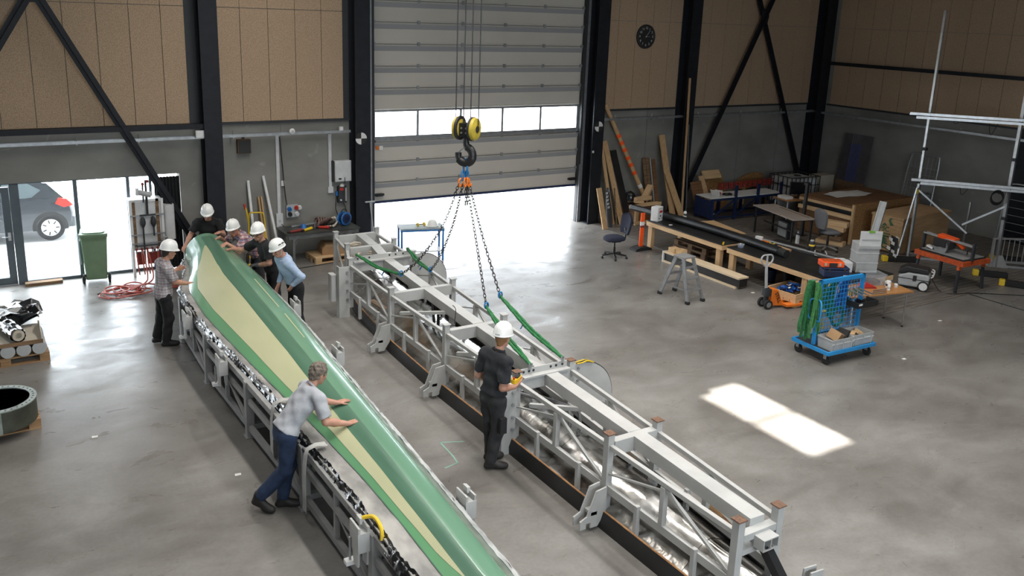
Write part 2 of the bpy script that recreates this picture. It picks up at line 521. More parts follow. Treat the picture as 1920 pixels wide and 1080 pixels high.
struct(MB().box(-5.5, -9.2, 9.3, 23.65, -4.6, 9.42).build('trim_sun_block', 'light_grey', smooth=0))  # roof overhang added out of view to keep sun off the window band
ce = MB()
ox0, ox1, oy0, oy1 = 8.96, 9.77, 0.05, 2.22
zc = 9.3
ce.box(-5.5, -4.6, zc, ox0, 19.0, zc + 0.12); ce.box(ox1, -4.6, zc, 23.65, 19.0, zc + 0.12)
ce.box(ox0, -4.6, zc, ox1, oy0, zc + 0.12); ce.box(ox0, oy1, zc, ox1, 19.0, zc + 0.12)
ce.box(ox0, 1.09, zc, ox1, 1.16, zc + 0.05)
struct(ce.build('ceiling', 'light_grey', smooth=0))

# ---- wood-wool panels, each one a part of its wall
def panel_run(y_or_x, seams, z0, z1, parent, right=False):
    for a, b in zip(seams[:-1], seams[1:]):
        g = 0.006
        if right:
            MB().box(XR - 0.035, a + g, z0 + g, XR + 0.002, b - g, z1 - g).build('acoustic_panel', 'woodwool', parent, 0)
        else:
            MB().box(a + g, YW - 0.035, z0 + g, b - g, YW + 0.002, z1 - g).build('acoustic_panel', 'woodwool', parent, 0)
def seams(a, b, first, pitch=0.583):
    s = [a]; x = first
    while x < b - 0.05:
        if x > a + 0.05: s.append(x)
        x += pitch
    return s + [b]
for z0, z1 in ((ZP, 5.4), (5.4, 7.75)):
    panel_run(YW, seams(-2.0, 3.86, 3.41 - 0.583*9), z0, z1, wall_back)
    panel_run(YW, seams(4.42, 7.2, 4.96), z0, z1, wall_back)
    panel_run(YW, seams(14.42, 17.2, 14.95, 0.6), z0, z1, wall_back)
    panel_run(YW, seams(17.75, 22.85, 18.3, 0.6), z0, z1, wall_back)
    panel_run(XR, seams(8.9, 18.2, 9.2, 0.6), z0, z1, wall_right, True)
# darker cladding strips beside the columns
for x0, x1 in ((3.86, 4.07), (4.38, 4.42), (7.2, 7.34), (17.2, 17.25), (17.6, 17.75)):
    MB().box(x0, YW - 0.02, ZP, x1, YW + 0.001, 9.3).build('cladding_strip', 'charcoal', wall_back, 0)
# ledge under the panels
for x0, x1 in ((-5.2, 4.0), (4.42, 7.34), (14.4, 17.2), (17.6, 22.85)):
    MB().box(x0, YW - 0.05, ZP - 0.05, x1, YW + 0.001, ZP).build('wall_ledge', 'charcoal', wall_back, 0)
MB().box(XR - 0.05, 8.9, ZP - 0.05, XR + 0.001, 18.3, ZP).build('wall_ledge', 'charcoal', wall_right, 0)

# ---- steel columns (H sections) and bracing
def column(x, label, y=18.3, w=0.36, d=0.4):
    t = thing('steel_column', label, 'column', (x, y + d/2, 0), 0, 'black steel columns along the walls')
    MB().box(-w/2, -d/2, 0, w/2, -d/2 + 0.03, 9.3).build('flange', 'black_steel', t, 0)
    MB().box(-w/2, d/2 - 0.03, 0, w/2, d/2 - 0.002, 9.3).build('flange', 'black_steel', t, 0)
    MB().box(-0.012, -d/2 + 0.03, 0, 0.012, d/2 - 0.03, 9.3).build('web', 'black_steel', t, 0)
    MB().box(-w/2 - 0.05, -d/2 - 0.05, 0, w/2 + 0.05, d/2 - 0.002, 0.025).build('base_plate', 'black_steel', t, 0)
    return t
column(4.24, 'black steel column standing between the glass front and the workbench')
column(7.52, 'black steel column at the left edge of the roller gate')
column(14.2, 'black steel column at the right edge of the roller gate')
column(17.42, 'black steel column right of the wall clock, with a tall lath leaning on it')
column(23.06, 'black steel column in the far right corner of the hall', w=0.42)

def brace(name, p, q, label, w=0.17):
    b = MB().beam(p, q, 0.012, w).beam(Vector(p) + Vector((0, -0.05, 0)), Vector(q) + Vector((0, -0.05, 0)), 0.1, 0.02)
    return tag(b.build(name, 'black_steel', smooth=0), label, 'brace', 'black diagonal braces')
yb = 18.42
brace('diagonal_brace', (-0.63, yb, 9.2), (4.03, yb, 0.12), 'black diagonal brace falling right across the glass front to the column foot')
brace('diagonal_brace', (-2.2, yb + 0.07, 0.1), (3.4, yb + 0.07, 9.2), 'black diagonal brace falling left at the upper left corner')
brace('diagonal_brace', (17.36, yb, 0.1), (21.94, yb, 9.0), 'black diagonal brace rising right from the column foot behind the blue table')
brace('diagonal_brace', (22.9, yb + 0.07, 0.1), (18.6, yb + 0.07, 9.0), 'black diagonal brace running down right to the far corner column')
for (x, z) in ((1.18, 5.6), (20.22, 5.66)):
    gp = MB().prism([(-0.1, -0.22), (0.1, -0.22), (0.15, 0.0), (0.1, 0.22), (-0.1, 0.22), (-0.15, 0)], (x, yb - 0.02, z), (1, 0, 0), (0, 0, 1), (0, 0.05, 0))
    g = tag(gp.build('gusset_plate', 'black_steel', smooth=0), 'black gusset plate where the %s braces cross' % ('left' if x < 5 else 'right'), 'plate', 'gusset plates')
    for dx, dz in ((-0.05, -0.15), (0.05, -0.15), (0, 0), (-0.05, 0.15), (0.05, 0.15)):
        MB().cyl((x + dx, yb - 0.05, z + dz), (x + dx, yb - 0.02, z + dz), 0.02, n=8).build('bolt', 'black_paint', g)
tag(MB().box(-5.2, 18.36, 2.97, 4.06, 18.46, 3.07).build('horizontal_strut', 'black_steel', smooth=0), 'black horizontal strut under the panels above the glass front', 'beam')
tag(MB().box(23.1, 8.9, 4.27, 23.19, 18.2, 4.37).build('horizontal_strut', 'black_steel', smooth=0), 'black horizontal strut in front of the right wall panels', 'beam')

# ---- cable trays
def tray(p, q, label, arms):
    t = thing('cable_tray', label, 'cable tray', p, 0, 'cable trays on the concrete wall')
    q = Vector(q) - Vector(p)
    MB().beam((0, 0, 0), q, 0.1, 0.012).build('tray_base', 'galv', t, 0)
    r = Vector((0, 0, 1)).cross(q).normalized()*0.05
    for s in (-1, 1):
        MB().beam(r*s + Vector((0, 0, 0.025)), q + r*s + Vector((0, 0, 0.025)), 0.006, 0.06).build('tray_side', 'galv', t, 0)
    for a in arms:
        e = q*a; back = Vector((0, 0.2, 0)) if abs(q.x) > abs(q.y) else Vector((0.2, 0, 0))
        MB().beam(e - back*0.2 + Vector((0, 0, -0.02)), e + back + Vector((0, 0, -0.02)), 0.03, 0.02).cyl(e + Vector((0, 0, 0)), e + Vector((0, 0, 0.13)), 0.012, n=6).build('bracket', 'galv', t, 0)
    return t
tray((-2.0, 18.5, 2.76), (7.28, 18.5, 2.76), 'long galvanised cable tray running along the left wall above the workbench', (0.1, 0.4, 0.52, 0.72, 0.95))
tray((14.45, 18.5, 2.78), (23.2, 18.5, 2.78), 'dim galvanised cable tray along the back wall right of the gate', (0.05, 0.2, 0.4, 0.6, 0.8))
tray((23.15, 8.9, 2.74), (23.15, 18.4, 2.74), 'dim galvanised cable tray along the right wall', (0.1, 0.3, 0.5, 0.7, 0.9))

# ================================================================== sectional gate
gate = bpy.data.objects.new('door_1', None); COL.objects.link(gate); struct(gate)
GX0, GX1, GY = 7.93, 13.87, 18.76
zs = [1.04, 1.51, 2.0, 2.48]
zs2 = [3.21, 3.72, 4.22, 4.72, 5.21, 5.69, 6.18, 6.68]
def gate_panel(z0, z1):
    h = z1 - z0
    prof = [(0.0, 0.0), (0.0, 0.05), (0.02, 0.055), (0.024, 0.62), (0.024, 0.64), (-0.012, 0.90), (-0.012, 0.925), (0.012, 0.93), (0.012, 0.955), (0.0, 0.96), (0.0, 1.0)]
    poly = [(a, b*h) for a, b in prof] + [(0.06, 1.0*h), (0.06, 0.0)]
    MB().prism(poly, (GX0, GY, z0), (0, 1, 0), (0, 0, 1), (GX1 - GX0, 0, 0)).build('gate_panel', 'gate_panel', gate, 20)
    MB().box(GX0, GY - 0.012, z1 - 0.018, GX1, GY + 0.02, z1 - 0.004).build('joint_strip', 'gate_joint', gate, 0)
    MB().prism([(0.02, 0.66*h), (-0.0135, 0.895*h), (0.0, 0.895*h), (0.03, 0.66*h)], (GX0 + 0.01, GY, z0), (0, 1, 0), (0, 0, 1), (GX1 - GX0 - 0.02, 0, 0)).build('gate_shade_band', 'gate_shade_band', gate, 0)  # grey strip painted in for the shaded upper part of the panel
    for x in (9.1, 10.27, 11.47, 12.63):
        MB().box(x - 0.035, GY - 0.03, z1 - 0.05, x + 0.035, GY - 0.005, z1 + 0.035).build('hinge', 'galv', gate, 0)
    for x in (GX0 + 0.03, GX1 - 0.03):
        MB().box(x - 0.05, GY - 0.035, z1 - 0.045, x + 0.05, GY - 0.005, z1 + 0.03).build('roller_bracket', 'galv', gate, 0)
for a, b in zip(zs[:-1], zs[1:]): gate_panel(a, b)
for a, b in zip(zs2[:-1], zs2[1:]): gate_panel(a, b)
MB().box(GX0, GY - 0.01, 0.985, GX1, GY + 0.06, 1.045).build('bottom_seal', 'deep_blue', gate, 0)
# glazed section
gf = MB()
gf.box(GX0, GY, 2.485, GX1, GY + 0.05, 2.58); gf.box(GX0, GY, 3.15, GX1, GY + 0.05, 3.205)
gf.box(GX0, GY, 2.58, GX0 + 0.08, GY + 0.05, 3.15); gf.box(GX1 - 0.08, GY, 2.58, GX1, GY + 0.05, 3.15)
gf.build('window_frame', 'galv', gate, 0)
MB().box(GX0, GY - 0.035, 2.46, GX1, GY, 2.5).build('window_sill', 'alu', gate, 0)
xm = [GX0 + 0.08, 9.1, 10.27, 11.47, 12.63, GX1 - 0.08]
for x in xm[1:-1]:
    MB().box(x - 0.03, GY - 0.005, 2.58, x + 0.03, GY + 0.05, 3.15).build('mullion', 'galv', gate, 0)
for a, b in zip(xm[:-1], xm[1:]):
    MB().box(a + 0.03, GY + 0.02, 2.58, b - 0.03, GY + 0.026, 3.15).build('pane', 'pane', gate, 0)
for x0, x1 in ((7.86, 7.95), (13.85, 13.94)):
    MB().box(x0, GY + 0.05, 0.98, x1, GY + 0.09, 6.7).build('edge_seal', 'rubber', gate, 0)
# guide rails and their frames, sensors
for x0, x1, m_ in ((7.72, 7.8, 'charcoal'), (7.8, 7.88, 'galv'), (7.88, 7.94, 'charcoal'), (13.86, 13.92, 'charcoal'), (13.92, 14.0, 'galv')):
    MB().box(x0, GY - 0.12, 0, x1, GY - 0.012, 6.7).build('guide_rail', m_, gate, 0)
MB().box(GX1 + 0.005, GY - 0.15, 0.0, GX1 + 0.05, GY - 0.12, 1.6).build('toothed_rail', 'galv', gate, 0)
for x in (8.08, 13.72):
    MB().cbox((x, GY - 0.05, 1.2), (0.18, 0.07, 0.07)).cyl((x - 0.13, GY - 0.04, 1.2), (x + 0.13, GY - 0.04, 1.2), 0.03).build('gate_sensor', 'black_paint', gate, 0)
MB().box(8.02, GY - 0.004, 2.28, 8.1, GY + 0.015, 2.36).build('warning_sticker', 'orange', gate, 0)
MB().box(8.11, GY - 0.004, 2.26, 8.2, GY + 0.015, 2.36).build('warning_sticker', 'paper', gate, 0)

# ================================================================== glass front on the left
gfr = bpy.data.objects.new('window_1', None); COL.objects.link(gfr); struct(gfr)
gy = 18.8
MB().box(-4.0, gy - 0.03, 1.99, 3.05, gy + 0.06, 2.02).build('frame_head', 'dark_alu', gfr, 0)
MB().box(0.66, gy - 0.06, 0, 3.05, gy + 0.06, 0.06).build('frame_sill', 'dark_alu', gfr, 0)
for x0, x1 in ((0.5, 0.66), (1.6, 1.67), (2.57, 2.63), (3.0, 3.05)):
    MB().box(x0, gy - 0.06, 0.0, x1, gy + 0.06, 1.99).build('mullion', 'dark_alu', gfr, 0)
for x0, x1 in ((0.66, 1.6), (1.67, 2.57), (2.63, 3.0)):
    MB().box(x0, gy - 0.004, 0.06, x1, gy + 0.004, 1.99).build('pane', 'pane', gfr, 0)
dl = bpy.data.objects.new('door_3', None); COL.objects.link(dl); struct(dl)
for nm, a in (('door_stile', (0.36, gy - 0.05, 0.02, 0.49, gy + 0.05, 1.94)), ('door_rail', (-0.6, gy - 0.05, 0.02, 0.36, gy + 0.05, 0.16)), ('door_rail', (-0.6, gy - 0.05, 1.84, 0.36, gy + 0.05, 1.94)), ('door_stile', (-0.72, gy - 0.05, 0.02, -0.6, gy + 0.05, 1.94))):
    MB().box(*a).build(nm, 'dark_alu', dl, 0)
MB().box(-0.6, gy - 0.004, 0.16, 0.36, gy + 0.004, 1.84).build('pane', 'pane', dl, 0)
MB().cyl((0.43, gy - 0.1, 0.98), (0.43, gy - 0.05, 0.98), 0.012).cyl((0.43, gy - 0.1, 0.98), (0.3, gy - 0.1, 0.98), 0.012).box(0.405, gy - 0.056, 0.9, 0.455, gy - 0.05, 1.06).build('door_handle', 'alu', dl)
MB().box(-4.0, gy - 0.004, 0.0, -0.72, gy + 0.004, 1.96).build('pane', 'pane', gfr, 0)

# ================================================================== outdoors
struct(MB().box(-40, 19.0, -0.3, 50, 70, -0.02).build('ground', mat('yard', (0.5, 0.5, 0.49), 0.9, 0, (0.42, 0.42, 0.41), 0.8), smooth=0))
struct(MB().box(-40, -45, -0.3, 50, -4.6, -0.02).build('ground_front', 'yard', smooth=0))
tag(MB().box(-10, 25.4, -0.02, 20, 25.6, 0.1).build('kerb', 'light_grey', smooth=0), 'pale kerb across the yard beyond the glass front', 'kerb')
# ================================================================== fill lamps added under the roof, out of view
for i, (x, y, pw) in enumerate([(5.0, 4.6, 1.3), (5.0, 9.8, 1.3), (5.0, 14.8, 0.9), (9.0, 4.6, 1.2), (9.0, 9.8, 1.2), (13.5, 7.0, 0.8), (0.6, 3.0, 0.5), (0.6, 11.0, 0.6), (14.6, 12.8, 0.36)]):
    t = thing('fill_lamp', 'long added fill lamp, %s of the unseen fill lamps above the hall floor' % ('first', 'second', 'third', 'fourth', 'fifth', 'sixth', 'seventh', 'eighth', 'ninth')[i], 'lamp', (x, y, 8.75), 0, 'added fill lamps above the hall')
    MB().box(-0.22, -2.1, 0.0, 0.22, 2.1, 0.05).build('fill_housing', 'light_grey', t, 0)
    for sy in (-1.6, 1.6):
        MB().cyl((0, sy, 0.05), (0, sy, 0.55), 0.006, n=6).build('hanger', 'galv', t, 0)
    o, d = lamp('fill_light', 'AREA', (0, 0, -0.02), 150.0*pw, (1.0, 0.965, 0.92))
    d.spread = R_(130)
    d.shape = 'RECTANGLE'; d.size = 0.4; d.size_y = 4.1
    o.parent = t

# ================================================================== blade mould with the green laminate (left)
mat('blade_green', (0.15, 0.3, 0.2), 0.24, 0, (0.115, 0.24, 0.155), 2.0, 0.04, 20, (1, 0.15, 1), 0.5, 5, 0.3, 0.7, coat=0.25)
mat('spar_green', (0.08, 0.175, 0.115), 0.3, 0, (0.06, 0.14, 0.09), 2.5, 0.03, 24, (4, 0.2, 1), 0.5)
mat('bright_green', (0.12, 0.31, 0.15), 0.28, 0, (0.1, 0.25, 0.125), 2.0, 0, None, (1, 0.2, 1), 0.5)
mat('flange_grey', (0.4, 0.385, 0.36), 0.5, 0, (0.2, 0.195, 0.185), 5, 0.25, 14, (1, 0.5, 1))
mat('film_white', (0.5, 0.51, 0.5), 0.35, 0, (0.3, 0.31, 0.31), 9, 0.5, 10, (1, 0.4, 1))
mat('tarp_strip', (0.42, 0.42, 0.4), 0.75, 0, (0.36, 0.36, 0.345), 5, 0.1)
def cream_material():
    m = mat('core_cream', (0.46, 0.46, 0.29), 0.45, 0, (0.4, 0.41, 0.25), 1.6, 0, None, (1, 0.4, 1), 0.3)
    nt = m.node_tree; b = nt.nodes['Principled BSDF']; src = b.inputs['Base Color'].links[0].from_socket
    tc = nt.nodes.new('ShaderNodeTexCoord')
    out = src
    for ax, sc_, dk in (('X', 21.0, 0.93), ('Y', 9.0, 0.93)):
        w = nt.nodes.new('ShaderNodeTexWave'); w.bands_direction = ax; w.inputs['Scale'].default_value = sc_; w.inputs['Distortion'].default_value = 0.2
        nt.links.new(tc.outputs['Object'], w.inputs['Vector'])
        g = ramp_node(nt, w.outputs['Fac'], [(0.0, (dk, dk, dk*0.97)), (0.3, (1, 1, 1))]).outputs[0]
        out = mixc(nt, 'MULTIPLY', 1.0, out, g)
    nt.links.new(out, b.inputs['Base Color'])
cream_material()
YS_A = [4.0, 5.4, 6.5, 7.4, 8.5, 9.5, 10.8, 12.0, 13.0, 14.2, 14.7, 15.2, 15.8, 16.35]
XA = [2.82, 2.8, 2.81, 2.82, 2.79, 2.82, 2.75, 2.67, 2.63, 2.66, 2.72, 2.87, 3.02, 3.1]
XB_ = [3.0, 3.0, 3.03, 3.03, 2.99, 2.93, 2.85, 2.79, 2.75, 2.79, 2.86, 3.0, 3.12, 3.16]
XF_ = [3.42, 3.47, 3.55, 3.61, 3.69, 3.76, 3.84, 3.92, 3.96, 3.98, 3.98, 3.97, 3.96, 3.95]
XG_ = [3.52, 3.6, 3.66, 3.73, 3.79, 3.84, 3.92, 4.0, 4.04, 4.06, 4.07, 4.07, 4.06, 4.05]
HB = [0.10, 0.11, 0.12, 0.135, 0.15, 0.165, 0.19, 0.22, 0.25, 0.29, 0.32, 0.35, 0.385, 0.42]
ZR = 0.86
def blade_prof(s, y):
    sm = 0.66
    a = math.sin(PI/2*min(s/sm, 1))**1.15 if s < sm else math.sqrt(max(0.0, 1 - ((s - sm)/(1 - sm))**2))**0.9
    r = math.sqrt(max(0.0, 1 - (2*s - 1)**2))
    w = min(max((y - 13.8)/2.0, 0), 1); w = w*w*(3 - 2*w)
    return a*(1 - w) + r*w
def blade_pt(s, y, off=0.0):
    x0, x1 = lerp(YS_A, XB_, y), lerp(YS_A, XF_, y)
    z = ZR + lerp(YS_A, HB, y)*blade_prof(s, y) + off
    return Vector((x0 + (x1 - x0)*s, y, z))
def strip(name, sfun0, sfun1, y0, y1, m, parent, off, ny=90, ns=8, thick=None):
    P = []
    for i in range(ny + 1):
        y = y0 + (y1 - y0)*i/ny
        a, b = sfun0(y), sfun1(y)
        P.append([blade_pt(a + (b - a)*k/ns, y, off) for k in range(ns + 1)])
    return MB().grid(P, thick).build(name, m, parent, 60)
mould = thing('blade_mould', 'long blade mould with green laminate and cream core strip on a grey steel frame', 'mould', (0, 0, 0))
Y0, Y1 = 4.0, 16.35
skin = strip('laminate_skin', lambda y: 0.0, lambda y: 1.0, Y0, Y1, 'blade_green', mould, 0.0, 110, 40)
# root end wall (half round) closing the laminate
rp = [blade_pt(k/30, Y1) for k in range(31)]
MB().prism([(p.x, p.z) for p in rp] + [(3.95, ZR - 0.05), (3.16, ZR - 0.05)], (0, Y1 - 0.001, 0), (1, 0, 0), (0, 0, 1), (0, 0.03, 0)).build('root_end', 'blade_green', mould, 0)
sC = lambda y: lerp(CY, CS, y)
sD = lambda y: lerp(DY, DS, y)
CY, CS = [5.4, 5.6, 5.9, 6.6, 7.6, 8.4, 9.9, 11.2, 12.6, 13.3, 14.2, 15.0, 15.5, 15.75], [0.26, 0.21, 0.15, 0.12, 0.12, 0.13, 0.12, 0.13, 0.12, 0.11, 0.10, 0.16, 0.26, 0.33]
DY, DS = [5.4, 5.6, 6.7, 8.4, 9.8, 10.7, 11.9, 12.9, 13.4, 14.6, 15.5, 15.75], [0.27, 0.27, 0.28, 0.33, 0.40, 0.44, 0.455, 0.475, 0.47, 0.45, 0.38, 0.35]
strip('core_strip', sC, sD, 5.42, 15.72, 'core_cream', mould, 0.005, 100, 20)
strip('green_ply', lambda y: 0.012, lambda y: sC(y) - 0.004, 5.0, 14.9, 'bright_green', mould, 0.003, 90, 8)
strip('spar_ply', lambda y: sD(y) + 0.004, lambda y: lerp([4.5, 6.6, 8.2, 9.6, 10.5, 13, 14.4, 15.4, 16.2], [0.5, 0.53, 0.57, 0.6, 0.63, 0.65, 0.65, 0.62, 0.6], y), 5.0, 16.2, 'spar_green', mould, 0.003, 100, 16)
for a, b, s0 in ((12.3, 13.7, 0.78), (11.0, 12.0, 0.78)):
    strip('pale_seam', lambda y: s0 - 0.008, lambda y: s0 + 0.01, a, b, 'core_cream', mould, 0.004, 20, 2)
# flange on the left, rolled white film edge on the right
random.seed(3)
def band(name, xa, xb, za, zb, m, n=150, wob=0.012, cols=5, y0=Y0, y1=Y1, thick=(0, 0, 0.02)):
    P = []
    for i in range(n + 1):
        y = y0 + (y1 - y0)*i/n
        a, b = xa(y), xb(y)
        row = []
        for k in range(cols + 1):
            t = k/cols
            row.append(Vector((a + (b - a)*t + random.uniform(-wob, wob)*0.4, y, za(y) + (zb(y) - za(y))*t + random.uniform(-wob, wob)*(1 if 0 < k < cols else 0.5))))
        P.append(row)
    return MB().grid(P, thick).build(name, m, mould, 70)
band('mould_flange', lambda y: lerp(YS_A, XA, y), lambda y: lerp(YS_A, XB_, y) + 0.01, lambda y: ZR - 0.03, lambda y: ZR - 0.008, 'flange_grey', wob=0.007)
mat('film_grey', (0.2, 0.235, 0.2), 0.25, 0, (0.11, 0.135, 0.11), 8, 0.3, 12, (1, 0.3, 1))
band('grey_film_edge', lambda y: lerp(YS_A, XF_, y) - 0.035, lambda y: lerp(YS_A, XF_, y)*0.45 + lerp(YS_A, XG_, y)*0.55, lambda y: ZR + 0.03, lambda y: ZR + 0.012, 'film_grey', wob=0.006)
band('white_film_edge', lambda y: lerp(YS_A, XF_, y)*0.5 + lerp(YS_A, XG_, y)*0.5, lambda y: lerp(YS_A, XG_, y), lambda y: ZR + 0.018, lambda y: ZR - 0.005, 'film_white', wob=0.012)
band('vacuum_film', lambda y: lerp(YS_A, XA, y) - 0.035 + 0.012*math.sin(y*5), lambda y: lerp(YS_A, XA, y) + 0.025 + 0.01*math.sin(y*9), lambda y: ZR - 0.11, lambda y: ZR + 0.0, 'black_film', 320, 0.02, 5, thick=(-0.004, 0, 0.004))
band('vacuum_film', lambda y: lerp(YS_A, XG_, y) - 0.02, lambda y: lerp(YS_A, XG_, y) + 0.05 + 0.015*math.sin(y*4), lambda y: ZR - 0.0, lambda y: ZR - 0.09, 'film_white', 260, 0.018, 4, thick=(-0.004, 0, 0.004))
# black shell sides below the rim
band('mould_shell', lambda y: lerp(YS_A, XA, y) + 0.06, lambda y: lerp(YS_A, XA, y) + 0.3, lambda y: ZR - 0.03, lambda y: ZR - 0.34, 'black_steel', 60, 0.0, 3)
band('mould_shell', lambda y: lerp(YS_A, XG_, y) - 0.04, lambda y: lerp(YS_A, XG_, y) - 0.24, lambda y: ZR - 0.03, lambda y: ZR - 0.34, 'black_steel', 60, 0.0, 3)
# steel frame
legs_y = [14.3, 12.46, 10.51, 8.54, 6.62, 4.7]
fl = lambda y: lerp([4, 8, 12.4, 14.4], [2.82, 2.8, 2.64, 2.67], y)
fr = lambda y: lerp(YS_A, XG_, y) - 0.06
for side in (fl, fr):
    for y in legs_y:
        x = side(y)
        MB().box(x - 0.05, y - 0.05, 0, x + 0.05, y + 0.05, 0.78).build('leg', 'frame_grey', mould, 0)
        MB().box(x - 0.07, y - 0.07, 0, x + 0.07, y + 0.07, 0.012).build('foot_plate', 'frame_grey', mould, 0)
    for a, b in zip(legs_y[:-1], legs_y[1:]):
        pa, pb = Vector((side(a), a - 0.05, 0)), Vector((side(b), b + 0.05, 0))
        for z, h in ((0.14, 0.07), (0.52, 0.07), (0.74, 0.08)):
            MB().beam(pa + Vector((0, 0, z)), pb + Vector((0, 0, z)), 0.06, h).build('rail', 'frame_grey', mould, 0)
        m_ = (pa + pb)/2
        MB().beam(m_ + Vector((0, 0, 0.175)), m_ + Vector((0, 0, 0.49)), 0.05).build('strut', 'frame_grey', mould, 0)
        MB().beam(m_ + Vector((0, 0, 0.52)), pb + Vector((0, 0, 0.16)), 0.04).build('strut', 'frame_grey', mould, 0)
        MB().beam(m_ + Vector((0, 0, 0.52)), m_ + Vector((0, 0, 0.74)), 0.05).build('strut', 'frame_grey', mould, 0)
for y in legs_y:
    MB().box(fl(y) + 0.05, y - 0.035, 0.1, fr(y) - 0.05, y + 0.035, 0.17).build('cross_beam', 'frame_grey', mould, 0)
    MB().box(fl(y) + 0.05, y - 0.035, 0.44, fr(y) - 0.05, y + 0.035, 0.5).build('cross_beam', 'frame_grey', mould, 0)
# alignment brackets on both sides
def mould_bracket(x, y, s, yellow=False):
    h = MB()
    h.prism([(-0.09, 0.0), (0.13, 0.0), (0.1, -0.42), (-0.0, -0.42), (-0.05, -0.2), (-0.09, -0.2)], (x, y, 0.86), (0, -1, 0), (0, 0, 1), (s*0.02, 0, 0))
    h.prism([(-0.09, 0.0), (0.13, 0.0), (0.1, -0.42), (-0.0, -0.42), (-0.05, -0.2), (-0.09, -0.2)], (x + s*0.09, y, 0.86), (0, -1, 0), (0, 0, 1), (s*0.02, 0, 0))
    h.box(x + s*0.055 - 0.06, y - 0.13, 0.6, x + s*0.055 + 0.06, y + 0.02, 0.8)
    h.box(x + s*0.055 - 0.012, y - 0.06, 0.86, x + s*0.055 + 0.012, y + 0.03, 0.92)
    h.box(x + s*0.055 + 0.02, y - 0.03, 0.86, x + s*0.055 + 0.04, y + 0.05, 0.9)
    b = h.build('bracket', 'truss_paint', mould, 0)
    MB().cyl((x + s*0.12, y + 0.06, 0.42), (x + s*0.12, y + 0.06, 0.68), 0.013, n=8).build('spindle', 'galv', b)
    MB().box(x + s*0.12 - 0.05, y + 0.02, 0.4, x + s*0.12 + 0.05, y + 0.1, 0.44).build('spindle_foot', 'white', b, 0)
    if yellow:
        MB().tube(crom([(x + s*0.03, y - 0.02, 0.9), (x - s*0.05, y - 0.1, 0.93), (x - s*0.06, y - 0.25, 0.9), (x - s*0.05, y - 0.3, 0.8)]), 0.02, 8).build('strap', 'yellow', b)
for y, yl in ((13.35, 0), (11.35, 0), (6.75, 1)):
    mould_bracket(fl(y) - 0.05, y, -1, yl)
for y in (13.15, 10.95, 6.75):
    mould_bracket(lerp(YS_A, XG_, y) + 0.1, y, 1)
# tarpaulin strips hanging over the left rim near the man in jeans
for y, ln in ((9.5, 0.62), (8.25, 0.72)):
    x = lerp(YS_A, XA, y)
    P = []
    path = [(x + 0.14, ZR + 0.03), (x + 0.02, ZR + 0.045), (x - 0.07, ZR + 0.02), (x - 0.1, ZR - 0.06), (x - 0.11, ZR - 0.3*ln), (x - 0.12, ZR - 0.6*ln), (x - 0.115, ZR - ln)]
    for i, (px, pz) in enumerate(path):
        w = 0.045 + 0.012*i/6
        P.append([Vector((px + 0.006*math.sin(3*i + k), y - w + 2*w*k/4, pz + 0.01*math.sin(2*k + i))) for k in range(5)])
    MB().grid(P, (0.004, 0, 0.003)).build('tarp_strip', 'tarp_strip', mould, 60)
# ================================================================== lifted half of the mould: white truss frame (right)
def foil_material():
    m = mat('foil', (0.66, 0.655, 0.64), 0.24, 1.0, (0.34, 0.32, 0.29), 2.2, 0.45, 4.0, None, 0.5, 3, rvar=0.1)
foil_material()
mat('foil_brown', (0.4, 0.24, 0.12), 0.35, 0.8, (0.2, 0.12, 0.07), 8, 0.3, 8)
mat('black_shell', (0.018, 0.018, 0.019), 0.5, 0, (0.01, 0.01, 0.01), 3, 0.05, 20)
mat('orange_lip', (0.46, 0.24, 0.1), 0.6, 0, (0.3, 0.15, 0.07), 12)
tr = thing('truss_frame', 'white steel truss frame of the second mould half hanging in chain slings', 'frame', (0, 0, 0))
LP = [(6.05, 16.2), (5.92, 15.25), (5.6, 14.29), (5.56, 12.4), (5.57, 10.48), (5.58, 8.57), (5.59, 6.68), (5.6, 4.78)]
RP = [(6.94, 16.2), (6.9, 15.25), (6.85, 14.29), (6.7, 12.4), (6.55, 10.48), (6.42, 8.57), (6.28, 6.68), (6.12, 4.78)]
ZT = 1.1
ZB = 0.16
for k, ((lx, ly), (rx, ry)) in enumerate(zip(LP, RP)):
    for x in (lx, rx):
        p = MB().box(x - 0.041, ly - 0.041, ZB, x + 0.041, ly + 0.041, ZT - 0.012).build('post', 'truss_paint', tr, 0)
        MB().box(x - 0.054, ly - 0.054, ZT - 0.012, x + 0.054, ly + 0.054, ZT).build('cap_plate', 'rust' if k in (6, 7, 5) else 'truss_paint', p, 0)
    if k == 7:
        MB().box(lx + 0.045, ly - 0.04, 0.86, rx - 0.045, ly + 0.05, 0.93).build('cross_beam', 'truss_paint', tr, 0)
        MB().box(lx + 0.045, ly - 0.04, 0.72, rx - 0.045, ly + 0.05, 0.77).build('cross_beam', 'truss_paint', tr, 0)
        xm_ = (lx + rx)/2 + 0.02
        t = MB()
        for a, b in ((-0.1, -0.09), (-0.005, 0.005), (0.09, 0.1)):
            t.box(xm_ + a, ly - 0.16, 0.79, xm_ + b, ly - 0.04, 0.89)
        t.box(xm_ - 0.1, ly - 0.16, 0.78, xm_ + 0.1, ly - 0.04, 0.79); t.box(xm_ - 0.1, ly - 0.16, 0.89, xm_ + 0.1, ly - 0.04, 0.9)
        t.build('socket', 'truss_paint', tr, 0)
        MB().beam((xm_, ly - 0.1, 0.77), (xm_ + 0.04, ly - 0.75, 0.1), 0.09, 0.09).build('prop', 'black_paint', tr, 0)
    else:
        MB().box(lx + 0.045, ly - 0.05, 0.83, rx - 0.045, ly + 0.05, 1.0).build('cross_beam', 'truss_paint', tr, 0)
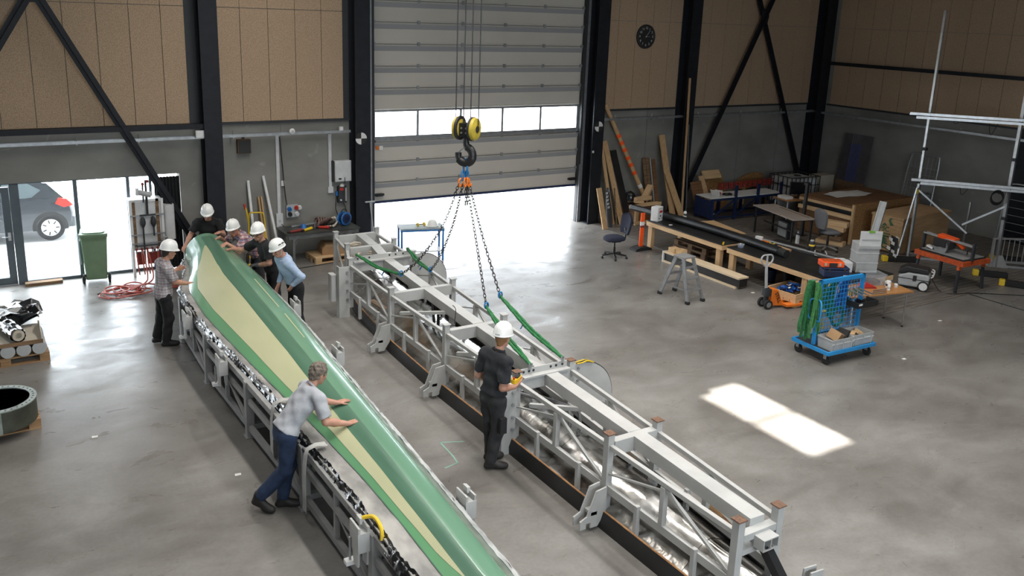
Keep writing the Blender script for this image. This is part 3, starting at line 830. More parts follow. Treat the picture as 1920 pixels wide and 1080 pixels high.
# chords, struts and diagonals, bay by bay
for k in range(7):
    for side, P in ((0, LP), (1, RP)):
        a, b = Vector((*P[k], 0)), Vector((*P[k+1], 0))
        d = (b - a).normalized()*0.045
        for z, w, h in ((0.945, 0.05, 0.05), (0.44, 0.05, 0.09)):
            if k == 0 and z < 0.5 and side == 0: continue
            MB().beam(a + d + Vector((0, 0, z)), b - d + Vector((0, 0, z)), w, h).build('chord', 'truss_paint', tr, 0)
        if k >= 2:
            m_ = a*0.52 + b*0.48
            MB().beam(m_ + Vector((0, 0, 0.49)), m_ + Vector((0, 0, 0.91)), 0.06).build('strut', 'truss_paint', tr, 0)
            MB().beam(m_ + Vector((0, 0, 0.9)), b - d + Vector((0, 0, 0.5)), 0.035).build('diagonal', 'truss_paint', tr, 0)
            MB().beam(m_ + Vector((0, 0, 0.86)), a + d + Vector((0, 0, 0.62)), 0.03, 0.02).build('tie', 'truss_paint', tr, 0)
            for f in (0.3, 0.75):
                q = a*(1 - f) + b*f
                o_ = Vector((-0.035 if side == 0 else 0.035, 0, 0))
                MB().beam(q + o_ + Vector((0, 0, 0.12)), q + o_ + Vector((0, 0, 0.52)), 0.05).build('stub_post', 'truss_paint', tr, 0)
        else:
            MB().beam(a + d + Vector((0, 0, 0.9)), b - d + Vector((0, 0, 0.25)), 0.035).build('diagonal', 'truss_paint', tr, 0)
    # slanted inner struts carrying the shell
    if k in (3, 4, 5):
        a = Vector(((LP[k][0] + RP[k][0])/2, LP[k][1] - 0.9, 0.86)); 
        MB().beam(a, (LP[k][0] + 0.05, LP[k][1] - 0.25, 0.72), 0.05).build('strut', 'truss_paint', tr, 0)
# middle box beam
for k in range(7):
    a = Vector(((LP[k][0]*0.42 + RP[k][0]*0.58), LP[k][1] - 0.05, 0.93)); b = Vector(((LP[k+1][0]*0.42 + RP[k+1][0]*0.58), LP[k+1][1] + 0.05, 0.93))
    MB().beam(a, b, 0.18, 0.15).build('box_beam', 'truss_paint', tr, 0)
# lug bars at the two lifting stations, bolted side legs, bracket discs
for k in (2, 5):
    (lx, y), (rx, _) = LP[k], RP[k]
    lb = MB().box(lx + 0.06, y - 0.09, 1.0, rx - 0.06, y + 0.01, 1.02).box(lx + 0.06, y + 0.0, 1.0, rx - 0.06, y + 0.015, 1.1).build('lug_bar', 'truss_paint', tr, 0)
    for f in (0.12, 0.22, 0.3, 0.62, 0.72, 0.84):
        x = lx + (rx - lx)*f
        MB().cyl((x, y - 0.004, 1.06), (x, y + 0.0, 1.06), 0.018, n=10).build('hole', 'print_black', lb)
    leg = MB().box(lx - 0.24, y - 0.07, 0.0, lx - 0.045, y - 0.05, 0.96).box(lx - 0.24, y - 0.05, 0.0, lx - 0.22, y + 0.07, 0.96).build('side_leg', 'truss_paint', tr, 0)
    for z in (0.85, 0.68, 0.51, 0.34):
        MB().cyl((lx - 0.09, y - 0.095, z), (lx - 0.09, y - 0.07, z), 0.024, n=8).build('bolt', 'galv', leg)
    fb = MB().rbox((lx - 0.3, y + 0.12, 0.55), (0.1, 0.2, 0.5), 0.04).build('buffer', 'truss_paint', tr)
    # round plates on the right
    dsc = [(0.0, 0.0)]
    pts = []
    for j in range(25):
        t = PI*j/24
        pts.append((0.62*math.sin(t)*0.78, 0.62 - 0.5*math.cos(t) - 0.12))
    poly = [(0, 0.0)] + [(0.12 + 0.56*math.cos(R_(a)), 0.46 + 0.56*math.sin(R_(a))) for a in range(-54, 91, 9)] + [(0, 1.02)]
    dp = MB().prism(poly, (rx + 0.045, y - 0.012, 0.0), (1, 0, 0), (0, 0, 1), (0, 0.024, 0)).build('round_plate', 'truss_paint', tr, 30)
    for z in (0.95, 0.78, 0.61, 0.4):
        MB().cyl((rx + 0.12, y - 0.03, z), (rx + 0.12, y - 0.012, z), 0.02, n=8).build('bolt', 'galv', dp)
    edge = [(rx + 0.165 + 0.565*math.cos(R_(a)), y, 0.46 + 0.565*math.sin(R_(a))) for a in range(0, 91, 9)]
    MB().tube(edge, 0.008, 6).build('edge_seal', 'rubber', dp)
# feet brackets along the left edge
for k in (3, 4, 6):
    lx, y = LP[k]
    f = MB()
    for dy in (-0.09, 0.03):
        f.prism([(-0.02, 0.4), (-0.16, 0.38), (-0.27, 0.1), (-0.36, 0.06), (-0.36, -0.04), (-0.28, -0.04), (-0.28, 0.02), (-0.22, 0.02), (-0.22, -0.05), (-0.12, -0.05), (-0.02, 0.1)], (lx - 0.04, y + dy, 0.1), (1, 0, 0), (0, 0, 1), (0, 0.02, 0))
    f.box(lx - 0.26, y - 0.09, 0.2, lx - 0.18, y + 0.05, 0.24)
    f.build('foot_bracket', 'truss_paint', tr, 0)
f = MB()
for dy in (-0.05, 0.03):
    f.prism([(0, 0), (0.2, 0.0), (0.2, 0.18), (0.02, 0.2)], (6.2, 4.45 + dy, 0.35), (1, 0, 0), (0, 0, 1), (0, 0.015, 0))
f.build('foot_bracket', 'truss_paint', tr, 0)
# mould shell under the truss: black sides, orange lip, bright foil inside
shell_y = [4.2, 4.78, 6.68, 8.57, 10.48, 12.4, 14.29, 15.25, 16.3]
xl = lambda y: lerp(shell_y, [5.52, 5.52, 5.5, 5.49, 5.46, 5.52, 5.72, 5.95, 6.02], y)
xr = lambda y: lerp(shell_y, [6.2, 6.25, 6.42, 6.55, 6.68, 6.82, 6.95, 6.98, 7.0], y)
n = 70
Pl, Pr, Pi, Lip = [], [], [], []
random.seed(5)
for i in range(n + 1):
    y = 4.2 + (16.3 - 4.2)*i/n
    a, b = xl(y), xr(y)
    zl = 0.2
    Pl.append([Vector((a - 0.03, y, 0.0)), Vector((a - 0.035, y, 0.1)), Vector((a - 0.0, y, zl))])
    Pr.append([Vector((b, y, 0.0)), Vector((b + 0.01, y, 0.16)), Vector((b - 0.02, y, 0.3))])
    row = []
    for k in range(25):
        t = k/24
        hump = 0.18*math.sin(PI*t)**1.3 + (0.1 if t > 0.5 else 0.1*t*2)
        row.append(Vector((a + 0.03 + (b - a - 0.06)*t, y, 0.14 + hump + random.uniform(-0.006, 0.006))))
    Pi.append(row)
    Lip.append(Vector((a + 0.012, y, zl + 0.004)))
MB().grid(Pl, (-0.02, 0, 0)).build('shell_side', 'black_shell', tr, 50)
MB().grid(Pr, (0.02, 0, 0)).build('shell_side', 'black_shell', tr, 50)
MB().tube(Lip, 0.011, 6).build('shell_lip', 'orange_lip', tr)
# foil in sheets that overlap along the mould
brk = [0, 7, 15, 21, 28, 34, 41, 47, 54, 62, 70]
for j, (a, b) in enumerate(zip(brk[:-1], brk[1:])):
    off = Vector((0, 0, 0.006*(j % 2)))
    MB().grid([[p + off for p in r] for r in Pi[a:b+1]], (0, 0, 0.004)).build('foil_sheet', 'foil', tr, 25)
for (x, y, w, l, a) in ((6.2, 7.2, 0.12, 0.5, 10), (6.25, 5.6, 0.1, 0.4, -8), (5.75, 13.4, 0.14, 0.4, 12), (6.3, 9.4, 0.1, 0.35, 4)):
    MB().cbox((x, y, 0.47), (w, l, 0.012), (R_(6), R_(8), R_(a))).build('patch', 'foil_brown', tr, 0)
# pipes and bundled hoses inside
MB().tube(crom([(5.9, 9.0, 0.55), (6.1, 8.3, 0.62), (6.1, 8.1, 0.6), (6.1, 8.1, 0.3)]), 0.025, 8).build('pipe', 'galv', tr)
MB().tube(crom([(6.0, 9.0, 0.55), (6.18, 8.2, 0.62), (6.18, 8.0, 0.6), (6.18, 8.0, 0.3)]), 0.025, 8).build('pipe', 'galv', tr)
for x in (6.12, 6.2):
    MB().tube(crom([(x, 12.0, 0.85), (x, 11.95, 0.6), (x + 0.02, 12.0, 0.42)]), 0.025, 8).build('hose', 'rubber', tr)
for (x, y) in ((6.3, 15.7), (6.25, 15.0)):
    MB().tube([(x + (0.2 + 0.03*(j % 3))*math.cos(j*0.5), y + (0.24 + 0.02*(j % 2))*math.sin(j*0.5), 0.82 + 0.02*math.sin(j*1.7) + j*0.001) for j in range(64)], 0.03, 6).build('rope_coil', mat('rope', (0.55, 0.5, 0.42), 0.9, 0, (0.42, 0.37, 0.3), 30, 0.3) if 'rope' not in MAT else 'rope', tr)
for k in range(3):
    MB().tube(crom([(6.5, 8.53 + 0.02*k, 1.035), (6.56, 8.5 + 0.03*k, 1.05), (6.66, 8.52 + 0.02*k, 1.05), (6.78, 8.54 + 0.01*k, 1.0)]), 0.009, 6).build('yellow_cord', 'yellow' if k != 1 else 'rubber', tr)
for (x, y) in ((6.05, 9.85), (5.93, 10.9)):
    MB().tube(crom([(x, y, 0.9), (x + 0.02, y, 1.12), (x - 0.03, y + 0.01, 1.2)]), 0.006, 5).build('cable_tie', 'rubber', tr)
# ================================================================== people: one continuous body each, clothes on top
def v3(a): return np.array(a, dtype=np.float32)
def unit(a):
    a = np.asarray(a, dtype=np.float64); return a/np.linalg.norm(a)
class SDF:
    """smooth union of tapered limbs on a voxel grid, turned into a mesh by surface nets"""
    def __init__(s, lo, hi, h):
        s.h = h; s.lo = np.array(lo, dtype=np.float64)
        s.n = [int(math.ceil((hi[i] - lo[i])/h)) + 1 for i in range(3)]
        s.D = np.full(s.n, 1.0, dtype=np.float32)
    def block(s, lo, hi):
        i0 = [max(0, int((lo[i] - s.lo[i])/s.h) - 1) for i in range(3)]
        i1 = [min(s.n[i], int((hi[i] - s.lo[i])/s.h) + 2) for i in range(3)]
        if any(a >= b for a, b in zip(i0, i1)): return None
        g = [((np.arange(i0[i], i1[i])*s.h + s.lo[i]).astype(np.float32)) for i in range(3)]
        X = g[0][:, None, None]; Y = g[1][None, :, None]; Z = g[2][None, None, :]
        return (slice(i0[0], i1[0]), slice(i0[1], i1[1]), slice(i0[2], i1[2])), X, Y, Z
    def _merge(s, sl, d, k, sub=False):
        a = s.D[sl]
        if sub:
            d = -d
            hh = np.maximum(k - np.abs(a - d), 0)/k
            s.D[sl] = np.maximum(a, d) + hh*hh*k*0.25
        else:
            hh = np.maximum(k - np.abs(a - d), 0)/k
            s.D[sl] = np.minimum(a, d) + -hh*hh*k*0.25
    def cone(s, p, q, r1, r2=None, k=0.02, fwd=None, st=1.0, cut=None, sub=False):
        """tapered limb p-q; fwd/st: squash along fwd; cut: flat end plane at q"""
        r2 = r1 if r2 is None else r2
        p = np.asarray(p, float); q = np.asarray(q, float)
        m = max(r1, r2) + k + 0.02
        b = s.block(np.minimum(p, q) - m, np.maximum(p, q) + m)
        if b is None: return
        sl, X, Y, Z = b
        x, y, z = X - p[0], Y - p[1], Z - p[2]
        d = q - p
        if fwd is not None:
            f = unit(fwd)
            w = (x*f[0] + y*f[1] + z*f[2])*(st - 1)
            x = x + w*f[0]; y = y + w*f[1]; z = z + w*f[2]
            d = d + f*(d @ f)*(st - 1)
        L2 = max(d @ d, 1e-9)
        t = np.clip((x*d[0] + y*d[1] + z*d[2])/L2, 0, 1)
        dist = np.sqrt((x - t*d[0])**2 + (y - t*d[1])**2 + (z - t*d[2])**2) - (r1 + (r2 - r1)*t)
        if fwd is not None: dist = dist/math.sqrt(st)
        if cut is not None:
            dn = unit(q - p)
            pl = (X - q[0])*dn[0] + (Y - q[1])*dn[1] + (Z - q[2])*dn[2]
            dist = np.maximum(dist, pl)
        s._merge(sl, dist, k, sub)
    def ell(s, c, axes, radii, k=0.02, sub=False):
        c = np.asarray(c, float); m = max(radii) + k + 0.02
        b = s.block(c - m, c + m)
        if b is None: return
        sl, X, Y, Z = b
        x, y, z = X - c[0], Y - c[1], Z - c[2]
        acc = 0
        for a, r in zip(axes, radii):
            a = unit(a); acc = acc + ((x*a[0] + y*a[1] + z*a[2])/r)**2
        d = (np.sqrt(acc) - 1)*min(radii)
        s._merge(sl, d.astype(np.float32), k, sub)
    def plane(s, p, n):
        """keep the side where (x-p).n < 0"""
        n = unit(n)
        ax = [(np.arange(s.n[i])*s.h + s.lo[i] - p[i]).astype(np.float32) for i in range(3)]
        s.D = np.maximum(s.D, ax[0][:, None, None]*n[0] + ax[1][None, :, None]*n[1] + ax[2][None, None, :]*n[2])
    def wrinkle(s, amp, freq, seed):
        rs = np.random.RandomState(seed)
        ax = [(np.arange(s.n[i])*s.h).astype(np.float32) for i in range(3)]
        acc = np.zeros(s.n, np.float32)
        for j in range(5):
            w = rs.uniform(-1, 1, 3)*freq; ph = rs.uniform(0, 6.28)
            acc += np.sin(ax[0][:, None, None]*w[0] + ax[1][None, :, None]*w[1] + ax[2][None, None, :]*w[2] + ph)
        s.D += acc*(amp/2.5)
    def mesh(s, name):
        D = s.D; S = D < 0
        n0, n1, n2 = [a - 1 for a in s.n]
        cnt = np.zeros((n0, n1, n2), np.int8)
        for a in (0, 1):
            for b in (0, 1):
                for c in (0, 1):
                    cnt += S[a:a+n0, b:b+n1, c:c+n2]
        I = np.argwhere((cnt > 0) & (cnt < 8))
        idx = -np.ones((n0, n1, n2), np.int32)
        idx[I[:, 0], I[:, 1], I[:, 2]] = np.arange(len(I))
        acc = np.zeros((len(I), 3)); num = np.zeros(len(I))
        cor = [(a, b, c) for a in (0, 1) for b in (0, 1) for c in (0, 1)]
        for i, ca in enumerate(cor):
            for cb in cor[i+1:]:
                if sum(abs(x - y) for x, y in zip(ca, cb)) != 1: continue
                va = D[I[:, 0]+ca[0], I[:, 1]+ca[1], I[:, 2]+ca[2]]; vb = D[I[:, 0]+cb[0], I[:, 1]+cb[1], I[:, 2]+cb[2]]
                x = (va < 0) != (vb < 0)
                t = np.where(x, va/np.where(x, va - vb, 1), 0)
                acc += np.where(x[:, None], np.array(ca) + t[:, None]*(np.array(cb) - np.array(ca)), 0)
                num += x
        V = (I + acc/num[:, None])*s.h + s.lo
        F = []
        for ax in range(3):
            sh = [slice(None)]*3; sh2 = [slice(None)]*3
            sh[ax] = slice(0, -1); sh2[ax] = slice(1, None)
            A = S[tuple(sh)]; B = S[tuple(sh2)]
            E = np.argwhere(A != B)
            o1, o2 = (ax + 1) % 3, (ax + 2) % 3
            ok = (E[:, o1] > 0) & (E[:, o2] > 0) & (E[:, o1] < s.n[o1]-1) & (E[:, o2] < s.n[o2]-1)
            E = E[ok]
            q = []
            for d1, d2 in ((-1, -1), (0, -1), (0, 0), (-1, 0)):
                e = E.copy(); e[:, o1] += d1; e[:, o2] += d2
                q.append(idx[e[:, 0], e[:, 1], e[:, 2]])
            q = np.stack(q, 1)
            fl = A[E[:, 0], E[:, 1], E[:, 2]]
            q[~fl] = q[~fl][:, ::-1]
            F.append(q)
        F = np.concatenate(F)
        F = F[(F >= 0).all(1)]
        me = bpy.data.meshes.new(name)
        me.vertices.add(len(V)); me.vertices.foreach_set('co', V.astype(np.float32).ravel())
        me.loops.add(F.size); me.loops.foreach_set('vertex_index', F.astype(np.int32).ravel())
        me.polygons.add(len(F)); me.polygons.foreach_set('loop_start', np.arange(0, F.size, 4, dtype=np.int32))
        me.polygons.foreach_set('loop_total', np.full(len(F), 4, dtype=np.int32))
        me.update(calc_edges=True); me.validate()
        me.shade_smooth()
        return me
def sdf_obj(sd, name, m, parent, relax=2):
    me = sd.mesh(name)
    me.materials.append(MAT[m] if isinstance(m, str) else m)
    o = bpy.data.objects.new(name, me); COL.objects.link(o); o.parent = parent
    if relax:
        sm = o.modifiers.new('relax', 'SMOOTH'); sm.iterations = relax; sm.factor = 0.5
    return o

mat('skin', (0.5, 0.27, 0.19), 0.5, 0, (0.42, 0.21, 0.145), 14, 0, spec=0.35)
mat('hair_grey', (0.2, 0.16, 0.13), 0.7, 0, (0.09, 0.07, 0.055), 60, 0.4, 90, (1, 1, 0.3))
mat('hair_dark', (0.04, 0.028, 0.02), 0.7, 0, (0.02, 0.015, 0.012), 60)
mat('hair_fair', (0.3, 0.15, 0.06), 0.7, 0, (0.2, 0.09, 0.035), 60)
mat('cloth_black', (0.013, 0.013, 0.015), 0.92, 0, (0.009, 0.009, 0.01), 30, 0.15, 18)
mat('cloth_polo', (0.02, 0.022, 0.026), 0.92, 0, (0.014, 0.015, 0.018), 30, 0.15, 18)
mat('cloth_work', (0.03, 0.03, 0.032), 0.9, 0, (0.02, 0.02, 0.022), 12, 0.2, 16)
mat('cloth_grey', (0.42, 0.43, 0.46), 0.92, 0, (0.36, 0.37, 0.4), 14, 0.2, 20)
mat('cloth_blue', (0.36, 0.45, 0.6), 0.9, 0, (0.3, 0.38, 0.52), 14, 0.2, 20)
mat('denim', (0.016, 0.036, 0.085), 0.9, 0, (0.008, 0.018, 0.045), 10, 0.2, 60)
mat('shoe_dark', (0.02, 0.018, 0.017), 0.6)
mat('glove_grey', (0.1, 0.1, 0.11), 0.9)
mat('leather', (0.25, 0.1, 0.03), 0.6)
def plaid(name, base, c1, c2, sx=26.0, sz=26.0):
    m = mat(name, base, 0.92, 0, tuple(0.93*c for c in base), 10)
    nt = m.node_tree; b = nt.nodes['Principled BSDF']; out = b.inputs['Base Color'].links[0].from_socket
    tc = nt.nodes.new('ShaderNodeTexCoord')
    for ax, sc_, col, ph in (('Z', sz, c1, 0.0), ('X', sx, c1, 1.0), ('Y', sx, c1, 1.0), ('Z', sz*0.5, c2, 2.0), ('X', sx*0.5, c2, 0.5), ('Y', sx*0.5, c2, 0.5)):
        w = nt.nodes.new('ShaderNodeTexWave'); w.bands_direction = ax; w.inputs['Scale'].default_value = sc_*0.314; w.inputs['Phase Offset'].default_value = ph; w.inputs['Distortion'].default_value = 0.6
        w.inputs['Detail'].default_value = 0
        nt.links.new(tc.outputs['Object'], w.inputs['Vector'])
        f = ramp_node(nt, w.outputs['Fac'], [(0.72, (0, 0, 0)), (0.86, (0.75, 0.75, 0.75))]).outputs[0]
        out = mixc(nt, 'MULTIPLY', f, out, col)
    nt.links.new(out, b.inputs['Base Color'])
plaid('plaid_grey', (0.5, 0.47, 0.47), (0.6, 0.57, 0.62), (0.8, 0.76, 0.76), 22, 22)
plaid('plaid_red', (0.58, 0.52, 0.5), (0.72, 0.36, 0.33), (0.42, 0.45, 0.66), 20, 20)

def hand_prims(sd, w, d, n, t, curl=20.0, spread=0.0, thumb=0.7, grip=False):
    """w wrist, d finger direction, n back-of-hand normal, t thumb side"""
    d, n, t = unit(d), unit(n), unit(t)
    w = np.asarray(w, float)
    kn = []
    for j, (off, ln) in enumerate(((0.031, 0.078), (0.011, 0.082), (-0.010, 0.078), (-0.029, 0.07))):
        k_ = w + d*(ln + 0.012) + t*off
        kn.append(k_)
        sd.cone(w + d*0.012 + t*off*0.7, k_, 0.0165, 0.0135, 0.012)
    for j, (k_, ln) in enumerate(zip(kn, (0.072, 0.08, 0.074, 0.058))):
        p = k_; a = 0.0; dirv = d + t*spread*(1 - j*0.66)
        for i, seg in enumerate((0.45, 0.32, 0.23)):
            a += R_(curl*(0.5 if i == 0 else 1.0))
            dd = unit(dirv)*math.cos(a) - n*math.sin(a)
            q = p + dd*ln*seg
            sd.cone(p, q, 0.0098 - 0.0008*i, 0.0092 - 0.0008*i, 0.004)
            p = q
    tb = w + d*0.03 + t*0.028
    t1 = tb + unit(d*0.75 + t*thumb - n*0.25)*0.045
    t2 = t1 + unit(d*0.95 + t*thumb*0.35 - n*(0.5 if grip else 0.15))*0.035
    sd.cone(w + d*0.02 + t*0.012, tb, 0.016, 0.0145, 0.012)
    sd.cone(tb, t1, 0.0135, 0.0115, 0.006); sd.cone(t1, t2, 0.0112, 0.0095, 0.004)

def build_person(name, label, J, hf, hu, hands, shirt, trousers, shoes, hat=None, sleeve=0.62, hair=None, long_sleeve=False, belly=0.0, h=0.0068, collar=True, hatkind=0, group='workers around the blade moulds', shoe_len=0.17, skin='skin', glasses=False, beard=False, seed=1, tucked=False, hem=-0.115, hipr=0.146):
    base = np.array([(J['anL'][0] + J['anR'][0])/2, (J['anL'][1] + J['anR'][1])/2, 0.0])
    J = {k: np.array(v, float) - (base if k != 'fwd' else 0) for k, v in J.items()}
    root = thing('person', label, 'person', tuple(base), 0, group)
    pts = np.array([J[k] for k in J if k != 'fwd'])
    lo = pts.min(0) - 0.3; hi = pts.max(0) + 0.3; lo[2] = -0.02
    up = unit(J['neck'] - J['pelvis'])
    rt = unit(J['shR'] - J['shL']); fw = unit(np.cross(up, rt)); rt = np.cross(fw, up)
    hf = unit(hf); hu = unit(np.array(hu) - hf*(np.array(hu) @ hf)); hr = np.cross(hf, hu)
    chest = J['pelvis']*0.36 + J['neck']*0.64
    waist = J['pelvis']*0.68 + J['neck']*0.32
    top = J['pelvis']*0.1 + J['neck']*0.9
    def torso(sd, g):
        sd.cone(J['pelvis'] - up*0.02, waist + fw*belly*0.5, 0.142 + g, 0.138 + g + belly*0.4, 0.05, fw, 1.38)
        sd.cone(waist + fw*belly*0.5, chest + fw*0.012, 0.138 + g + belly*0.4, 0.158 + g, 0.05, fw, 1.4)
        sd.cone(chest + fw*0.012, top - up*0.015, 0.158 + g, 0.1 + g, 0.05, fw, 1.45)
        for s_ in 'LR':
            sd.cone(top - up*0.0, J['sh' + s_], 0.066 + g, 0.06 + g, 0.05)
    # --- body
    sd = SDF(lo, hi, h)
    torso(sd, -0.018)
    for s_ in 'LR':
        e, w_ = J['el' + s_], J['wr' + s_]
        sd.cone(J['sh' + s_], e, 0.054, 0.044, 0.03)
        mid = e*0.62 + w_*0.38
        sd.cone(e, mid, 0.045, 0.044, 0.02); sd.cone(mid, w_, 0.044, 0.029, 0.02)
        sd.cone(J['hip' + s_] , J['kn' + s_], 0.075, 0.05, 0.04)
        sd.cone(J['kn' + s_], J['an' + s_], 0.05, 0.036, 0.03)
        sd.cone(J['an' + s_] - np.array((0, 0, 0.04)), J['to' + s_], 0.03, 0.025, 0.02)
        hd = hands[s_]
        hand_prims(sd, w_, *hd[:3], **(hd[3] if len(hd) > 3 else {}))
    H = J['head']
    def hp(a, b, c): return H + hr*a + hf*b + hu*c
    sd.cone(J['neck'] - up*0.03, hp(0, -0.022, -0.05), 0.06, 0.054, 0.03)
    sd.ell(hp(0, -0.012, 0.026), (hr, hf, hu), (0.077, 0.097, 0.096), 0.02)
    sd.cone(hp(0, 0.022, -0.012), hp(0, 0.046, -0.082), 0.066, 0.036, 0.03)
    for s_ in (-1, 1):
        sd.cone(hp(0.05*s_, 0.0, -0.05), hp(0.02*s_, 0.05, -0.088), 0.026, 0.02, 0.03)
        sd.cone(hp(0.01*s_, 0.083, 0.018), hp(0.05*s_, 0.068, 0.016), 0.014, 0.012, 0.012)
        sd.ell(hp(0.079*s_, -0.012, -0.008), (hr, hf, hu), (0.011, 0.021, 0.034), 0.008)
        sd.ell(hp(0.032*s_, 0.098, 0.0), (hr, hf, hu), (0.015, 0.012, 0.011), 0.012, True)
        sd.ell(hp(0.043*s_, 0.066, -0.03), (hr, hf, hu), (0.022, 0.02, 0.018), 0.02)
    sd.cone(hp(0, 0.087, 0.008), hp(0, 0.113, -0.033), 0.009, 0.0135, 0.008)
    sd.ell(hp(0, 0.1, -0.037), (hr, hf, hu), (0.019, 0.012, 0.009), 0.006)
    sd.cone(hp(-0.018, 0.088, -0.06), hp(0.018, 0.088, -0.06), 0.0085, 0.0085, 0.006)
    sd.cone(hp(-0.014, 0.086, -0.071), hp(0.014, 0.086, -0.071), 0.009, 0.009, 0.006)
    sdf_obj(sd, 'body', skin, root, 1)
    for s_ in (-1, 1):
        c = Vector(hp(0.032*s_, 0.082, 0.001))
        MB().lathe([(0.0, -0.012), (0.0085, -0.0085), (0.012, 0.0), (0.0085, 0.0085), (0.0, 0.012)], c, 8).build('eye', 'print_black', root, 80)
    # --- shirt
    hs = 0.011
    sd = SDF(lo, hi, hs)
    torso(sd, 0.016)
    for s_ in 'LR':
        e, w_ = J['el' + s_], J['wr' + s_]
        if long_sleeve:
            sd.cone(J['sh' + s_], e, 0.07, 0.056, 0.03)
            sd.cone(e, e*0.08 + w_*0.92, 0.056, 0.042, 0.02, cut=True)
        else:
            q = J['sh' + s_]*(1 - sleeve) + e*sleeve
            sd.cone(J['sh' + s_], q, 0.076, 0.078, 0.03, cut=True)
    sd.cone(J['pelvis'] - rt*0.05 - up*0.02, J['pelvis'] + rt*0.05 - up*0.02, hipr, hipr, 0.06, fw, 1.05)
    sd.wrinkle(0.0075, 46, seed)
    sd.plane(J['pelvis'] + up*(0.045 if tucked else hem), -up)
    # neck hole
    sd.cone(J['neck'] + up*0.012 + fw*0.01, J['neck'] + up*0.2 + fw*0.03, 0.07, 0.1, 0.005, sub=True)
    st_ = sdf_obj(sd, 'shirt', shirt, root, 2)
    if collar:
        ring = []
        for j in range(16):
            a = 2*PI*j/16
            ring.append(Vector(J['neck'] + up*(0.028 - 0.018*math.cos(a)) + rt*0.072*math.sin(a) + fw*(0.012 + 0.066*math.cos(a))))
        MB().tube(ring, 0.015, 6, True).build('collar', shirt, st_, 80)
    # --- trousers
    sd = SDF(lo, hi, hs)
    sd.cone(J['pelvis'] + up*0.06, J['pelvis'] - up*0.03, 0.148, 0.146, 0.05, fw, 1.32)
    for s_ in 'LR':
        kn, an = J['kn' + s_], J['an' + s_]
        sd.cone(J['hip' + s_], kn, 0.104, 0.08, 0.035)
        sd.cone(kn, an + (kn - an)*0.02, 0.08, 0.074, 0.03, cut=True)
        # seat
        sd.ell(J['hip' + s_] - fw*0.032, (rt, fw, up), (0.076, 0.068, 0.09), 0.05)
    sd.wrinkle(0.0075, 40, seed + 20)
    sd.plane(J['pelvis'] + up*0.075, up)
    tr_ = sdf_obj(sd, 'trousers', trousers, root, 2)
    if tucked: ring = [Vector(J['pelvis'] + up*0.06 + rt*0.152*math.sin(2*PI*j/20) + fw*0.112*math.cos(2*PI*j/20)) for j in range(20)]
    if tucked: MB().tube(ring, 0.014, 6, True).build('belt', 'print_black', tr_, 80)
    # --- shoes
    for s_ in 'LR':
        an, to = J['an' + s_], J['to' + s_]
        sh = SDF(np.minimum(an, to) - 0.16, np.maximum(an, to) + 0.16, 0.008)
        d = to - an; d[2] = 0; d = unit(d)
        dz = to[2] - 0.035
        heel = an - d*0.05; heel[2] = max(an[2] - 0.055, 0.035)
        toe = to + d*0.02; toe[2] = max(to[2], 0.035)
        side = np.cross(d, (0, 0, 1))
        sh.cone(heel, toe, 0.036, 0.04, 0.02)
        for q in (-1, 1): sh.cone(toe - d*0.03 + side*0.014*q, toe - d*0.09 + side*0.012*q, 0.034, 0.032, 0.02)
        sh.cone(an + np.array((0, 0, 0.05)), an*0.5 + heel*0.5, 0.05, 0.046, 0.03)
        sh.cone(an, toe - d*0.05 + np.array((0, 0, 0.01)), 0.044, 0.034, 0.03)
        zb = 0.0
        if abs(an[2] - 0.1) < 0.04: sh.plane((0, 0, 0.002), (0, 0, -1))
        sdf_obj(sh, 'shoe', shoes, root, 1)
    # --- hair
    if hair:
        hb = SDF(H - 0.2, H + 0.2, 0.008)
        hb.ell(hp(0, -0.014, 0.03), (hr, hf, hu), ((0.09, 0.11, 0.11) if not hat else (0.083, 0.1, 0.1)), 0.02)
        hb.cone(hp(0, -0.055, 0.0), hp(0, -0.065, -0.055), 0.06, 0.042, 0.03)
        if not hat:
            hb.wrinkle(0.006, 130, seed)
        n_ = unit(hf*0.8 - hu*0.75)
        hb.plane(hp(0, 0.03, 0.0) if not hat else hp(0, 0.0, 0.0), n_ if not hat else unit(hf*0.9 - hu*0.2))
        hb.plane(hp(0, 0, -0.085), -hu)
        if hat: hb.plane(hp(0, 0, 0.05), hu)
        sdf_obj(hb, 'hair', hair, root, 1)
    if beard:
        hb = SDF(H - 0.18, H + 0.18, 0.008)
        hb.cone(hp(0, 0.022, -0.03), hp(0, 0.05, -0.085), 0.066, 0.04, 0.02)
        hb.plane(hp(0, 0, -0.05), hu)
        sdf_obj(hb, 'beard', 'hair_fair', root, 1)
    if glasses:
        g = MB()
        for q in (-1, 1):
            c = Vector(hp(0.033*q, 0.112, 0.0))
            g.tube([c + Vector(hr)*0.024*math.cos(2*PI*j/12) + Vector(hu)*0.017*math.sin(2*PI*j/12) for j in range(12)], 0.003, 5, True)
            g.tube([Vector(hp(0.057*q, 0.108, 0.004)), Vector(hp(0.082*q, 0.05, 0.006)), Vector(hp(0.085*q, -0.01, 0.0))], 0.003, 5)
        g.build('glasses', 'print_black', root)
